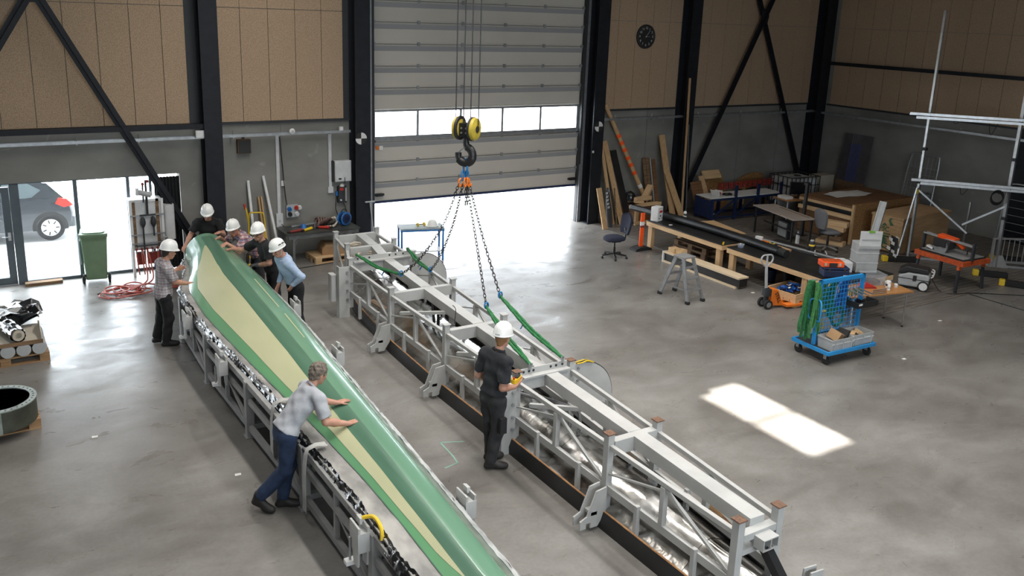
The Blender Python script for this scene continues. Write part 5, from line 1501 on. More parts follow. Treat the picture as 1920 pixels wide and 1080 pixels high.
MB().box(-0.24, -0.02, 0.25, -0.1, 0.03, 0.52).box(-0.05, -0.02, 0.25, 0.2, 0.03, 0.5).build('red_tank', 'dark_red', rg, 0)
MB().rbox((0.42, 0.02, 1.1), (0.2, 0.2, 0.72), 0.05).build('side_tank', 'white_plastic', rg)
MB().tube(crom([(0.22, -0.06, 0.78), (0.32, -0.08, 0.8), (0.36, -0.06, 0.74)]), 0.02, 8).build('pipe', 'galv', rg)
# black curtain at the right end of the glass front
cu = MB(); rows = []
for z in (0.02, 0.7, 1.4, 1.98):
    rows.append([Vector((3.08 + 0.5*i/40, 18.64 + 0.03*math.sin(i*1.25 + 0.2*z), z)) for i in range(41)])
tag(MB().grid(rows, (0, -0.006, 0)).build('curtain', mat('curtain_black', (0.016, 0.018, 0.02), 0.8, 0, (0.01, 0.011, 0.012), 8), smooth=60), 'black pleated curtain drawn to the right end of the glass front', 'curtain')

# ================================================================== pallets on the left
def pallet_parts(root, w=1.2, d=0.8, m='pallet_wood', nb=5):
    for i in range(3):
        y = -d/2 + 0.05 + i*(d - 0.1)/2
        MB().box(-w/2, y - 0.05, 0.0, w/2, y + 0.05, 0.02).build('bottom_board', m, root, 0)
        for x in (-w/2 + 0.07, 0, w/2 - 0.07):
            MB().box(x - 0.07, y - 0.05, 0.02, x + 0.07, y + 0.05, 0.1).build('block', m, root, 0)
    for x in (-w/2 + 0.07, 0, w/2 - 0.07):
        MB().box(x - 0.07, -d/2, 0.1, x + 0.07, d/2, 0.12).build('stringer_board', m, root, 0)
    for i in range(nb):
        y = -d/2 + 0.06 + i*(d - 0.12)/(nb - 1)
        MB().box(-w/2, y - 0.06, 0.12, w/2, y + 0.06, 0.142).build('deck_board', m, root, 0)
pl = thing('pallet', 'wooden pallet loaded with cut rolls at the left edge', 'pallet', (0.08, 14.78, 0), R_(2))
pallet_parts(pl)
mat('roll_end', (0.35, 0.35, 0.33), 0.7, 0, (0.2, 0.2, 0.19), 22)
for k in range(5):
    rl = thing('material_roll', ['leftmost of the grey rolls lying on the pallet', 'second grey roll from the left on the pallet', 'middle grey roll lying on the pallet', 'second grey roll from the right on the pallet', 'rightmost grey roll lying on the pallet by the torn carton'][k], 'roll', (-0.29 + 0.213*k, 14.78, 0.245), 0, 'rolls on the pallet')
    MB().lathe([(0.0, -0.42), (0.09, -0.42), (0.1, -0.41), (0.1, 0.41), (0.09, 0.42), (0, 0.42)], (0, 0, 0), 24, 'y').build('roll_body', 'roll_end', rl)
    MB().lathe([(0.08, -0.425), (0.1, -0.425), (0.1, -0.4), (0.08, -0.4)], (0, 0, 0), 24, 'y').build('roll_rim', 'light_grey', rl)
ct = thing('open_carton', 'torn beige carton spread over the rolls on the left pallet', 'carton', (0.1, 14.78, 0.352), 0)
mat('carton_beige', (0.5, 0.45, 0.37), 0.85, 0, (0.44, 0.39, 0.31), 3)
MB().box(-0.6, -0.42, 0.0, 0.5, 0.42, 0.012).build('carton_base', 'carton_beige', ct, 0)
MB().box(-0.6, -0.43, -0.03, 0.52, -0.41, 0.03).build('carton_edge', 'old_wood', ct, 0)
MB().prism([(-0.42, 0), (0.36, 0), (0.3, 0.1), (0.12, 0.16), (-0.05, 0.2), (-0.2, 0.13), (-0.4, 0.1)], (0.5, 0, 0.0), (0, 1, 0), (0, 0, 1), (0.012, 0, 0)).build('carton_flap', 'carton_beige', ct, 0)
bf_ = thing('film_roll', 'roll of shiny black plastic film with paper core on the torn carton', 'roll', (0.2, 14.76, 0.487), R_(14))
random.seed(4)
rows = []
for i in range(15):
    y = -0.4 + 0.8*i/14
    rows.append([Vector(((0.105 + random.uniform(-0.012, 0.02))*math.cos(2*PI*j/22), y, (0.105 + random.uniform(-0.012, 0.02))*math.sin(2*PI*j/22))) for j in range(22)])
    rows[-1].append(rows[-1][0])
MB().grid(rows).build('film', 'black_film', bf_, 20)
MB().lathe([(0.045, -0.42), (0.085, -0.42), (0.085, -0.3), (0.045, -0.3), (0.045, -0.42)], (0, 0, 0), 20, 'y').build('paper_core', 'carton_beige', bf_)
MB().lathe([(0.0, -0.31), (0.045, -0.31)], (0, 0, 0), 16, 'y').build('core_hole', 'print_black', bf_)
cf = thing('crumpled_film', 'crumpled grey and silver foil scraps heaped behind the black film roll', 'foil', (0.12, 15.3, 0.37))
for k in range(9):
    c = Vector((random.uniform(-0.3, 0.3), random.uniform(-0.15, 0.25), 0.05))
    P = [[c + Vector((0.15*(i - 1) + random.uniform(-0.05, 0.05), 0.15*(j - 1) + random.uniform(-0.05, 0.05), random.uniform(0.0, 0.22))) for i in range(4)] for j in range(4)]
    MB().grid(P, (0, 0, 0.003)).build('foil_scrap', ('foil', 'black_film', 'film_white')[k % 3], cf, 10)
pr = thing('pallet', 'low wooden pallet under the round steel ring at the left edge', 'pallet', (-0.16, 12.3, 0), R_(1))
pallet_parts(pr, 1.1, 0.66)
ring = thing('flange_ring', 'thick dark green steel ring with drilled pale rim on the left pallet', 'ring', (-0.06, 12.15, 0.142))
mat('ring_green', (0.055, 0.06, 0.042), 0.4, 0, (0.03, 0.032, 0.022), 7)
mat('ring_rim', (0.3, 0.34, 0.31), 0.4, 0.2, (0.2, 0.23, 0.21), 14)
MB().lathe([(0.37, 0.0), (0.44, 0.0), (0.44, 0.28), (0.37, 0.28), (0.37, 0.0)], (0, 0, 0), 48).build('ring_wall', 'ring_green', ring)
MB().lathe([(0.365, 0.28), (0.447, 0.28), (0.447, 0.295), (0.365, 0.295), (0.365, 0.28)], (0, 0, 0), 48).build('ring_rim', 'ring_rim', ring)
for k in range(36):
    a = 2*PI*k/36
    MB().cyl((0.406*math.cos(a), 0.406*math.sin(a), 0.294), (0.406*math.cos(a), 0.406*math.sin(a), 0.297), 0.012, n=8).build('bolt_hole', 'print_black', ring, 0)
MB().box(-0.02, -0.46, 0.0, 0.02, -0.42, 0.3).build('clamp_bar', 'ring_rim', ring, 0)
# ================================================================== fittings on the back wall
ck = thing('wall_clock', 'round black wall clock with white numerals above the leaning timbers', 'clock', (15.9, YW - 0.04, 5.0))
MB().lathe([(0.0, -0.03), (0.28, -0.03), (0.3, -0.05), (0.32, -0.04), (0.325, 0.0), (0.0, 0.0)], (0, 0, 0), 40, 'y').build('clock_case', 'print_black', ck)
def text(body, size, m, parent, loc, rot, name='lettering', depth=0.001, bold=False):
    cu_ = bpy.data.curves.new(name, 'FONT'); cu_.body = body; cu_.size = size; cu_.align_x = 'CENTER'; cu_.align_y = 'CENTER'; cu_.extrude = depth
    if bold: cu_.offset = size*0.02
    o = bpy.data.objects.new(name, cu_); COL.objects.link(o)
    dg = bpy.context.evaluated_depsgraph_get(); me = bpy.data.meshes.new_from_object(o.evaluated_get(dg))
    bpy.data.objects.remove(o)
    me.materials.clear(); me.materials.append(MAT[m])
    o = bpy.data.objects.new(name, me); COL.objects.link(o)
    o.parent = parent; o.location = loc; o.rotation_euler = rot
    return o
for k in range(1, 13):
    a = R_(90 - 30*k)
    text(str(k), 0.085, 'white', ck, (0.225*math.cos(a), -0.052 + 0.018, 0.225*math.sin(a)), (R_(90), 0, 0), 'numeral')
for ln, a, w in ((0.13, R_(90 - 92), 0.012), (0.2, R_(90 - 38), 0.008)):
    MB().beam((-0.03*math.cos(a), -0.036, -0.03*math.sin(a)), (ln*math.cos(a), -0.036, ln*math.sin(a)), 0.004, w, (0, -1, 0)).build('clock_hand', 'white', ck, 0)
MB().cyl((0, -0.042, 0), (0, -0.03, 0), 0.012, n=10).build('hand_hub', 'white', ck)

sp = thing('wall_loudspeaker', 'small black loudspeaker in a wooden frame under the left cable tray', 'loudspeaker', (4.93, YW - 0.13, 2.53))
MB().box(-0.14, 0, -0.15, 0.14, 0.12, 0.15).build('cabinet', 'brown_ply', sp, 0)
MB().box(-0.128, -0.012, -0.138, 0.128, 0.0, 0.138).build('grille', 'print_black', sp, 0)
MB().beam((0, 0.1, 0.15), (0, 0.1, 0.2), 0.06, 0.03).build('bracket', 'black_paint', sp, 0)

for (x, z, w, h_, lab) in ((7.13, 1.86, 0.39, 0.48, 'white electrical cabinet on the wall beside the gate column'),):
    eb = thing('electrical_cabinet', lab, 'cabinet', (x, YW - 0.16, z))
    MB().box(-w/2, 0, -h_/2, w/2, 0.155, h_/2).build('cabinet_box', 'white_plastic', eb, 0, bevel=0.01)
    MB().box(-w/2 + 0.02, -0.012, -h_/2 + 0.02, w/2 - 0.02, 0, h_/2 - 0.02).build('cabinet_door', 'white_plastic', eb, 0)
    MB().box(0.02, -0.02, -h_/2 - 0.04, 0.035, -0.012, -h_/2 + 0.1).build('latch', 'print_black', eb, 0)
    MB().box(-0.12, -0.014, -0.19, -0.05, -0.012, -0.15).build('sticker', 'print_black', eb, 0)
    MB().box(-w/2 - 0.05, 0.05, -h_/2, -w/2, 0.155, h_/2).build('cabinet_side', 'print_black', eb, 0)
cg = thing('power_unit', 'dark wall power unit with sockets below the white electrical cabinet', 'power unit', (7.12, YW - 0.14, 1.31))
MB().rbox((0, 0.07, 0), (0.2, 0.12, 0.38), 0.02).build('unit_case', 'charcoal', cg)
MB().box(-0.07, -0.002, 0.1, 0.02, 0.012, 0.16).build('display', 'red', cg, 0)
MB().box(0.06, -0.002, -0.15, 0.09, 0.012, 0.16).build('switch_row', 'light_grey', cg, 0)
MB().cyl((-0.05, -0.02, -0.12), (-0.05, 0.01, -0.12), 0.018, n=10).build('knob', 'white', cg)
MB().lathe([(0.06, 0.0), (0.05, 0.04), (0.02, 0.06), (0.0, 0.06)], (0, 0.06, 0.19), 14).build('beacon', 'white', cg)
MB().rbox((-0.13, 0.06, 0.03), (0.05, 0.06, 0.1), 0.015).build('plug', 'blue_paint', cg)
for dx in (-0.13, 0.03):
    MB().tube(crom([(dx, 0.06, -0.02 if dx < 0 else -0.19), (dx - 0.03, 0.05, -0.3), (dx + 0.02, 0.03, -0.5)] if dx < 0 else [(dx, 0.06, -0.19), (dx + 0.05, 0.05, -0.35), (dx - 0.02, 0.03, -0.52)]), 0.009, 6).build('cable', 'rubber', cg)
cd = thing('cable_duct', 'white vertical cable duct running down to the socket column', 'cable duct', (5.66, YW - 0.05, 0), 0, 'white cable ducts')
MB().box(-0.035, 0, 0.95, 0.035, 0.045, 2.72).build('duct', 'white_plastic', cd, 0)
MB().box(-0.075, -0.02, 0.25, 0.075, 0.045, 0.98).build('socket_column', 'white_plastic', cd, 0)
for k in range(4):
    MB().lathe([(0.0, -0.004), (0.03, -0.004), (0.03, 0.0), (0, 0.0)], (0, -0.02, 0.42 + 0.13*k), 12, 'y').build('socket', 'light_grey', cd)
MB().box(0.06, -0.005, 1.6, 0.14, 0.0, 1.72).build('paper_label', 'paper', cd, 0)
MB().tube(crom([(0.05, -0.02, 2.7), (0.1, -0.02, 2.0), (0.14, -0.02, 1.4), (0.2, -0.02, 0.98)]), 0.009, 6).build('cable', 'rubber', cd)
MB().tube(crom([(0.03, -0.04, 0.75), (0.1, -0.07, 0.6), (0.08, -0.06, 0.3)]), 0.008, 6).build('cable', 'rubber', cd)
cd2 = thing('cable_duct', 'short white vertical cable duct ending left of the electrical cabinet', 'cable duct', (6.86, YW - 0.05, 0), 0, 'white cable ducts')
MB().box(-0.035, 0, 1.45, 0.035, 0.045, 2.72).build('duct', 'white_plastic', cd2, 0)
MB().box(-0.06, -0.015, 1.36, 0.06, 0.045, 1.5).build('socket_box', 'white_plastic', cd2, 0)
so_ = thing('socket_board', 'board of blue, red and white power sockets above the workbench end', 'socket board', (5.97, YW - 0.1, 1.0))
MB().box(-0.16, 0.0, -0.12, 0.1, 0.09, 0.16).build('board', 'light_grey', so_, 0)
for (dx, dz, m_) in ((-0.1, 0.08, 'blue_paint'), (0.06, 0.1, 'red'), (-0.09, -0.04, 'print_black'), (0.07, -0.04, 'white'), (0.13, 0.1, 'white')):
    MB().cyl((dx, -0.05, dz - 0.01), (dx, 0.0, dz), 0.045, 0.05, 12).build('socket', m_, so_)
wl_ = thing('wall_lamp', 'small white round fitting on the cable tray above the duct', 'wall fitting', (5.92, 18.4, 2.84))
MB().lathe([(0.0, -0.03), (0.055, -0.02), (0.065, 0.0), (0.055, 0.02), (0, 0.02)], (0, 0, 0), 18, 'y').build('fitting', 'white', wl_)
MB().lathe([(0.0, -0.04), (0.03, -0.035), (0.03, -0.02), (0, -0.02)], (0, 0, 0), 14, 'y').build('lens', 'light_grey', wl_)
jb_ = [(4.0, 18.36, 2.86, 0.2, 0.16, 'white junction box on the cable tray left of the column'), (7.05, 18.42, 2.85, 0.09, 0.09, 'small white junction box on the tray end beside the gate')]
for (x, y, z, w, h_, lab) in jb_:
    b_ = thing('junction_box', lab, 'junction box', (x, y, z), 0, 'white junction boxes')
    MB().box(-w/2, 0, -h_/2, w/2, 0.06, h_/2).build('box_body', 'white_plastic', b_, 0)
    MB().box(-w/2 + 0.012, -0.01, -h_/2 + 0.012, w/2 - 0.012, 0.0, h_/2 - 0.012).build('box_lid', 'white', b_, 0)
# round survey targets on the gate columns
def target(x, z, lab):
    t = thing('survey_target', lab, 'target', (x, 18.292, z), 0, 'round survey targets')
    for q in range(4):
        a0 = 90*q
        poly = [(0, 0)] + [(0.135*math.cos(R_(a0 + 15*i)), 0.135*math.sin(R_(a0 + 15*i))) for i in range(7)]
        MB().prism(poly, (0, 0, 0), (1, 0, 0), (0, 0, 1), (0, 0.004, 0)).build('quadrant', 'white' if q in (0, 2) else 'print_black', t, 0)
target(7.47, 2.63, 'round black and white target on the column left of the gate')
target(14.2, 2.65, 'round black and white target on the column right of the gate')
tag(MB().box(14.03, 18.29, 1.95, 14.09, 18.296, 2.01).build('white_marker', 'white', smooth=0), 'tiny white square marker on the right gate column', 'marker')

# ================================================================== left workbench
wbn = thing('workbench', 'dark steel workbench with cluttered top against the concrete wall', 'workbench', (6.35, 18.03, 0), R_(1))
mat('bench_steel', (0.16, 0.17, 0.17), 0.5, 0.2, (0.1, 0.105, 0.105), 6)
mat('bench_top', (0.06, 0.065, 0.058), 0.45, 0, (0.035, 0.038, 0.034), 5)
MB().box(-0.85, -0.37, 0.7, 0.82, 0.37, 0.74).build('bench_top', 'bench_top', wbn, 0)
MB().box(-0.82, -0.36, 0.62, 0.79, -0.33, 0.7).build('apron', 'bench_steel', wbn, 0)
for x in (-0.7, 0.72):
    for y in (-0.33, 0.3):
        MB().box(x - 0.025, y - 0.025, 0, x + 0.025, y + 0.025, 0.7).build('leg', 'bench_steel', wbn, 0)
    MB().beam((x, -0.33, 0.45), (x + (0.14 if x < 0 else -0.14), -0.33, 0.66), 0.02, 0.02).build('knee_brace', 'bench_steel', wbn, 0)
MB().box(-0.83, 0.3, 0.1, -0.66, 0.36, 0.7).build('side_sheet', 'bench_steel', wbn, 0)
BZ = 0.742
rl = thing('hose_reel', 'blue hose reel standing on the right end of the workbench', 'hose reel', (6.92, 17.98, BZ + 0.16), R_(20))
for y in (-0.07, 0.07):
    MB().lathe([(0.0, -0.008), (0.14, -0.008), (0.15, 0.0), (0.14, 0.008), (0.0, 0.008)], (0, y, 0), 28, 'y').build('reel_flange', 'blue_paint', rl)
MB().lathe([(0.0, -0.06), (0.1, -0.06), (0.1, 0.06), (0, 0.06)], (0, 0, 0), 20, 'y').build('drum', 'deep_blue', rl)
for r in (0.06, 0.1):
    MB().lathe([(r, -0.088), (r + 0.012, -0.088), (r + 0.012, -0.078), (r, -0.078)], (0, 0, 0), 24, 'y').build('rim_ring', 'deep_blue', rl)
MB().tube(crom([(-0.08, 0.0, 0.13), (-0.05, 0.0, 0.2), (0.05, 0.0, 0.2), (0.08, 0, 0.13)]), 0.01, 6).build('handle', 'rubber', rl)
MB().tube(crom([(-0.12, -0.03, -0.14), (0, -0.03, -0.15), (0.12, -0.03, -0.14)]), 0.012, 6).build('foot_bar', 'deep_blue', rl)
random.seed(9)
rb = thing('rope_bundle', 'brown and white rope hanks piled on the workbench', 'rope', (6.55, 18.1, BZ))
if 'rope' not in MAT: mat('rope', (0.55, 0.5, 0.42), 0.9, 0, (0.42, 0.37, 0.3), 30, 0.3)
mat('rope_brown', (0.22, 0.14, 0.12), 0.9, 0, (0.12, 0.07, 0.06), 30, 0.3)
for k in range(8):
    x0 = -0.22 + 0.055*k
    pts = [(x0 + 0.03*math.cos(2*PI*j/12), 0.02 + 0.13*math.sin(2*PI*j/12), 0.1 + 0.09*math.cos(2*PI*j/12 + 0.3*k)) for j in range(12)]
    MB().tube(pts, 0.022, 6, True).build('rope_loop', 'rope_brown' if k < 6 else 'rope', rb)
for k in range(4):
    MB().tube(crom([(-0.1 + 0.05*k, -0.14 - 0.03*k, 0.02 + 0.01*k), (0.08, -0.18 - 0.02*k, 0.03), (0.22, -0.08, 0.1), (0.2, 0.05, 0.18)]), 0.018, 6).build('rope_loop', 'rope', rb)
def grinder(loc, rz, m_, label, ln=0.24):
    t = thing('power_tool', label, 'power tool', loc, rz, 'power tools on the workbench')
    MB().cyl((-ln/2, 0, 0.03), (ln/2, 0, 0.035), 0.028, 0.036, 12).build('tool_body', m_, t)
    MB().lathe([(0.0, 0.0), (0.055, 0.0), (0.055, 0.008), (0, 0.01)], (ln/2 + 0.03, 0, 0.005), 16).build('disc', 'charcoal', t)
    MB().cyl((ln/2 + 0.02, 0, 0.03), (ln/2 + 0.03, 0.1, 0.035), 0.014, n=8).build('side_handle', 'rubber', t)
    MB().cyl((-ln/2 - 0.06, 0, 0.03), (-ln/2, 0, 0.03), 0.022, n=10).build('tool_grip', 'print_black', t)
grinder((6.02, 17.82, BZ), 0.5, 'yellow', 'yellow hand tool on the workbench in front of the blue sander')
grinder((5.75, 17.78, BZ), 0.2, 'dark_red', 'dull red hand tool at the left end of the workbench', 0.3)
grinder((6.4, 17.85, BZ), -0.6, 'red', 'red and white grinder on the middle of the workbench')
sdn = thing('sander', 'round blue sander on the workbench behind the yellow tool', 'sander', (5.98, 17.98, BZ))
MB().lathe([(0.0, 0.0), (0.075, 0.0), (0.08, 0.02), (0.06, 0.06), (0.05, 0.1), (0.03, 0.12), (0, 0.125)], (0, 0, 0), 18).build('sander_body', 'blue_paint', sdn)
MB().lathe([(0.076, 0.0), (0.083, 0.0), (0.083, 0.012), (0.076, 0.012)], (0, 0, 0), 18).build('sanding_pad', 'charcoal', sdn)
cl_ = thing('clamp', 'small silver and orange clamp standing on the workbench', 'clamp', (6.28, 17.95, BZ), 0.6)
MB().beam((-0.1, 0, 0.02), (0.1, 0, 0.06), 0.015, 0.02).build('clamp_bar', 'chrome', cl_, 0)
MB().beam((-0.09, 0, 0.0), (-0.09, 0, 0.14), 0.02, 0.02).beam((0.05, 0, 0.0), (0.05, 0, 0.12), 0.02, 0.02).build('jaw', 'galv', cl_, 0)
MB().cyl((0.05, 0, 0.1), (0.12, 0, 0.12), 0.014, n=8).build('grip', 'orange', cl_)
gb = thing('wooden_batten', 'thin wooden batten lying along the back of the workbench', 'batten', (6.1, 18.25, BZ))
MB().beam((-0.3, 0, 0.02), (0.3, -0.05, 0.06), 0.03, 0.03).build('batten', 'galv', gb, 0)
# pallet with carton beneath
p3 = thing('pallet', 'new pale wooden pallet on the floor under the workbench', 'pallet', (6.62, 17.98, 0), R_(2))
pallet_parts(p3, 1.0, 0.62, 'pine_x', 5)
cb = thing('carton', 'brown cardboard carton lying on the pallet under the workbench', 'carton', (6.6, 18.0, 0.143), R_(-6))
MB().prism([(-0.24, 0), (0.3, 0), (0.3, 0.2), (-0.16, 0.24), (-0.24, 0.14)], (0, -0.2, 0), (1, 0, 0), (0, 0, 1), (0, 0.4, 0)).build('carton_body', 'cardboard', cb, 0)
MB().box(-0.15, -0.203, 0.195, 0.3, -0.2, 0.205).build('carton_tape', 'carton_beige', cb, 0)
# things leaning on the wall left of the bench
tag(MB().cyl((5.02, 18.28, 0), (4.99, 18.64, 1.78), 0.032, n=12).build('plastic_pipe', 'white', smooth=40), 'white plastic pipe leaning on the wall, left one of two', 'pipe', 'white pipes leaning on the wall')
tag(MB().cyl((5.55, 18.25, 0), (5.32, 18.64, 1.86), 0.032, n=12).build('plastic_pipe', 'white', smooth=40), 'taller white plastic pipe leaning on the wall near the socket column', 'pipe', 'white pipes leaning on the wall')
for dx, lab in ((0, 'left of two short pine laths leaning on the wall between the pipes'), (0.06, 'right of two short pine laths leaning on the wall between the pipes')):
    tag(MB().beam((5.26 + dx, 18.35, 0.0), (5.2 + dx, 18.65, 1.4), 0.03, 0.05).build('wooden_lath', 'pine_z', smooth=0), lab, 'lath', 'pine laths by the pipes')
hc = thing('hand_truck', 'yellow tubular hand truck with red grip standing behind the men', 'hand truck', (5.0, 18.15, 0), R_(-20))
for x in (-0.17, 0.17):
    MB().tube(crom([(x, 0.1, 0.12), (x, 0.12, 0.7), (x*0.9, 0.1, 1.08), (x*0.6, 0.08, 1.15)]), 0.016, 7).build('tube_frame', 'yellow', hc)
MB().tube([(-0.1, 0.08, 1.15), (0.1, 0.08, 1.15)], 0.016, 7).build('top_bar', 'yellow', hc)
MB().tube(crom([(-0.17, 0.12, 0.9), (-0.2, 0.14, 1.15), (-0.23, 0.16, 1.25)]), 0.016, 7).build('grip_tube', 'yellow', hc)
MB().cyl((-0.225, 0.155, 1.2), (-0.25, 0.17, 1.32), 0.022, n=8).build('grip', 'red', hc)
MB().box(-0.2, -0.16, 0.0, 0.2, 0.08, 0.012).build('toe_plate', 'yellow', hc, 0)
for x in (-0.22, 0.22):
    MB().lathe([(0.0, -0.025), (0.1, -0.025), (0.12, 0.0), (0.1, 0.025), (0, 0.025)], (x, 0.14, 0.12), 18, 'x').build('wheel', 'rubber', hc)
tag(MB().cyl((7.76, 18.18, 0.0), (7.66, 18.26, 1.16), 0.014, n=8).cyl((7.54, 18.26, 1.16), (7.78, 18.26, 1.16), 0.02, n=8).build('broom', 'light_grey'), 'grey long-handled squeegee leaning on the left gate column', 'broom')
tag(MB().tube(crom([(4.7, 17.6, 0.01), (5.4, 17.5, 0.01), (6.2, 17.58, 0.01), (7.1, 17.75, 0.01)]), 0.008, 5).build('floor_cable', 'rubber'), 'thin black cable lying along the floor before the workbench', 'cable')

# ================================================================== blue table in the gate opening
bt = thing('steel_table', 'blue steel table with grey top standing in the open gate', 'table', (8.42, 17.15, 0), R_(-15))
MB().box(-0.5, -0.24, 0.73, 0.5, 0.24, 0.76).build('table_top', mat('table_grey', (0.32, 0.37, 0.38), 0.4, 0, (0.25, 0.29, 0.3), 6), bt, 0)
for x in (-0.47, 0.47):
    for y in (-0.21, 0.21):
        MB().box(x - 0.02, y - 0.02, 0, x + 0.02, y + 0.02, 0.73).build('leg', 'blue_paint', bt, 0)
MB().box(-0.5, -0.245, 0.69, 0.5, -0.215, 0.73).box(-0.5, 0.215, 0.69, 0.5, 0.245, 0.73).build('table_rail', 'blue_paint', bt, 0)
MB().box(-0.46, -0.2, 0.2, 0.46, 0.2, 0.22).build('lower_shelf', 'light_grey', bt, 0)
th = thing('hard_hat', 'white safety helmet lying on the blue table in the gate', 'helmet', (8.66, 17.05, 0.762))
MB().lathe([(0.135, 0.0), (0.14, 0.015), (0.12, 0.02), (0.115, 0.06), (0.095, 0.11), (0.06, 0.14), (0.0, 0.15)], (0, 0, 0), 24).build('hat_shell', 'helmet_white', th)
MB().prism([(0.1*math.cos(R_(a)), 0.09 + 0.09*math.sin(R_(a))) for a in range(0, 181, 20)], (0, 0, 0.004), (0, -1, 0), (-1, 0, 0), (0, 0, 0.012)).build('hat_peak', 'helmet_white', th)
ym = thing('ear_defenders', 'yellow and black ear defenders beside the helmet on the blue table', 'ear defenders', (8.42, 17.12, 0.762))
for x in (-0.09, 0.07):
    MB().lathe([(0.0, -0.02), (0.04, -0.018), (0.045, 0.0), (0.04, 0.018), (0, 0.02)], (x, 0, 0.045), 14, 'x').build('ear_cup', 'yellow', ym)
MB().tube(crom([(-0.09, 0, 0.05), (-0.08, 0.1, 0.02), (0.0, 0.14, 0.015), (0.06, 0.1, 0.02), (0.07, 0, 0.05)]), 0.008, 6).build('headband', 'print_black', ym)
# green tape mark on the floor
mat('tape_green', (0.2, 0.36, 0.28), 0.7)
for (p, q, lab) in (((5.11, 9.06), (4.82, 9.18), 'first'), ((4.82, 9.18), (4.8, 8.78), 'second'), ((4.8, 8.78), (4.77, 8.61), 'third'), ((4.77, 8.61), (4.57, 8.57), 'fourth')):
    tag(MB().beam((*p, 0.001), (*q, 0.001), 0.02, 0.002).build('floor_tape', 'tape_green', smooth=0), 'pale green tape strip on the floor, %s from the man with the remote' % lab, 'tape', 'green floor tape strips')
# ================================================================== right: timbers leaning by the gate column
def lean(name, p, q, w, t, m_, label, cat='board', group='timbers leaning on the back wall', up=(0, 1, 0)):
    return tag(MB().beam(p, q, w, t, up).build(name, m_, smooth=0), label, cat, group)
lean('timber_board', (14.62, 17.95, 0), (14.5, 18.55, 2.2), 0.1, 0.03, 'pine_z', 'tall pale board leaning right beside the gate column')
lean('timber_board', (14.86, 17.85, 0), (14.66, 18.6, 2.2), 0.16, 0.035, 'pine_z', 'wide pale plank leaning behind the perforated panel')
lean('timber_board', (15.08, 17.8, 0), (14.9, 18.5, 1.95), 0.2, 0.02, 'black_top', 'black coated board leaning beside the wide pale plank')
lean('timber_board', (14.1, 17.62, 0), (14.06, 17.95, 1.06), 0.16, 0.03, 'pine_z', 'short pale board with screw holes leaning at the gate column foot')
pp = thing('perforated_panel', 'curved dark perforated panel leaning beside the office chair', 'panel', (14.34, 17.66, 0))
P = []
for i in range(13):
    t = i/12
    wv = 0.2*math.sin(PI*min(t*0.72 + 0.28, 1.0))**0.8
    P.append([Vector((0.02 + 0.14*t*0.4 + wv*(k/4 - 0.45), 0.3*t + 0.05*abs(k - 2), 1.02*t)) for k in range(5)])
MB().grid(P, (0.0, 0.012, 0)).build('panel_sheet', 'carbon_black', pp, 50)
for k in range(5):
    for j in range(2):
        MB().box(-0.03 + 0.045*j + 0.004*k, 0.17 + 0.035*k, 0.5 + 0.09*k, 0.002 + 0.045*j + 0.004*k, 0.176 + 0.035*k, 0.56 + 0.09*k).build('slot', 'light_grey', pp, 0)
MB().beam((0.16, -0.02, 0.0), (0.26, 0.3, 1.02), 0.03, 0.03).build('panel_rib', 'old_wood', pp, 0)
# orange-banded pole
op = thing('survey_pole', 'brown wooden pole with orange paint bands leaning across the wall', 'pole', (15.95, 18.2, 0))
a, b = Vector((0.25, -0.1, 0.0)), Vector((-1.36, 0.38, 3.2))
MB().cyl(a, b, 0.065, 0.058, 12).build('pole_shaft', 'pine_z', op)
for f in (0.4, 0.47, 0.53, 0.6, 0.66, 0.72):
    p_, q_ = a.lerp(b, f), a.lerp(b, f + 0.028)
    MB().cyl(p_, q_, 0.067, n=12, caps=True).build('paint_band', 'safety_orange', op)
MB().cyl(a.lerp(b, 0.28), a.lerp(b, 0.31), 0.067, n=12).build('paper_band', 'paper', op)
# open crate with offcuts
cr1 = thing('wooden_crate', 'open wooden crate with timber offcuts near the gate column', 'crate', (15.55, 17.9, 0), R_(2))
for x0, x1, nm in ((-0.45, -0.36, 'corner_post'), (0.36, 0.45, 'corner_post')):
    for y in (-0.3, 0.22):
        MB().box(x0, y, 0, x1, y + 0.08, 0.6).build(nm, 'pine_z', cr1, 0)
MB().box(-0.36, -0.27, 0.1, 0.36, -0.25, 0.52).build('front_panel', 'brown_ply', cr1, 0)
MB().box(-0.45, -0.31, 0.52, 0.45, -0.22, 0.6).box(-0.45, -0.31, 0.02, 0.45, -0.24, 0.11).build('front_rail', 'pine_x', cr1, 0)
MB().box(-0.42, 0.22, 0.1, 0.42, 0.24, 0.52).box(-0.43, -0.22, 0.1, -0.41, 0.22, 0.52).box(0.41, -0.22, 0.1, 0.43, 0.22, 0.52).build('side_panel', 'brown_ply', cr1, 0)
MB().box(-0.41, -0.24, 0.1, 0.41, 0.22, 0.12).build('crate_floor', 'brown_ply', cr1, 0)
MB().box(-0.46, 0.2, 0.56, 0.46, 0.3, 0.62).build('back_rail', 'pine_x', cr1, 0)
for (p, q, w, t, lab) in (((15.25, 17.85, 0.67), (15.85, 17.92, 0.67), 0.14, 0.1, 'thick timber offcut lying across the open crate'), ((15.72, 18.0, 0.66), (16.0, 18.1, 0.96), 0.17, 0.08, 'timber offcut standing up at an angle in the open crate'), ((15.13, 17.72, 0.64), (15.4, 17.67, 0.63), 0.1, 0.05, 'small timber offcut on the left rim of the open crate')):
    lean('timber_offcut', p, q, w, t, 'pine_x', lab, 'timber', 'offcuts in the open crate', (0, 0, 1))
tag(MB().lathe([(0.0, 0.0), (0.16, 0.0), (0.17, 0.08), (0.12, 0.2), (0.0, 0.26)], (15.25, 18.05, 0.62), 16).build('black_sack', 'black_film', smooth=30), 'black plastic sack on the back of the open crate', 'sack')
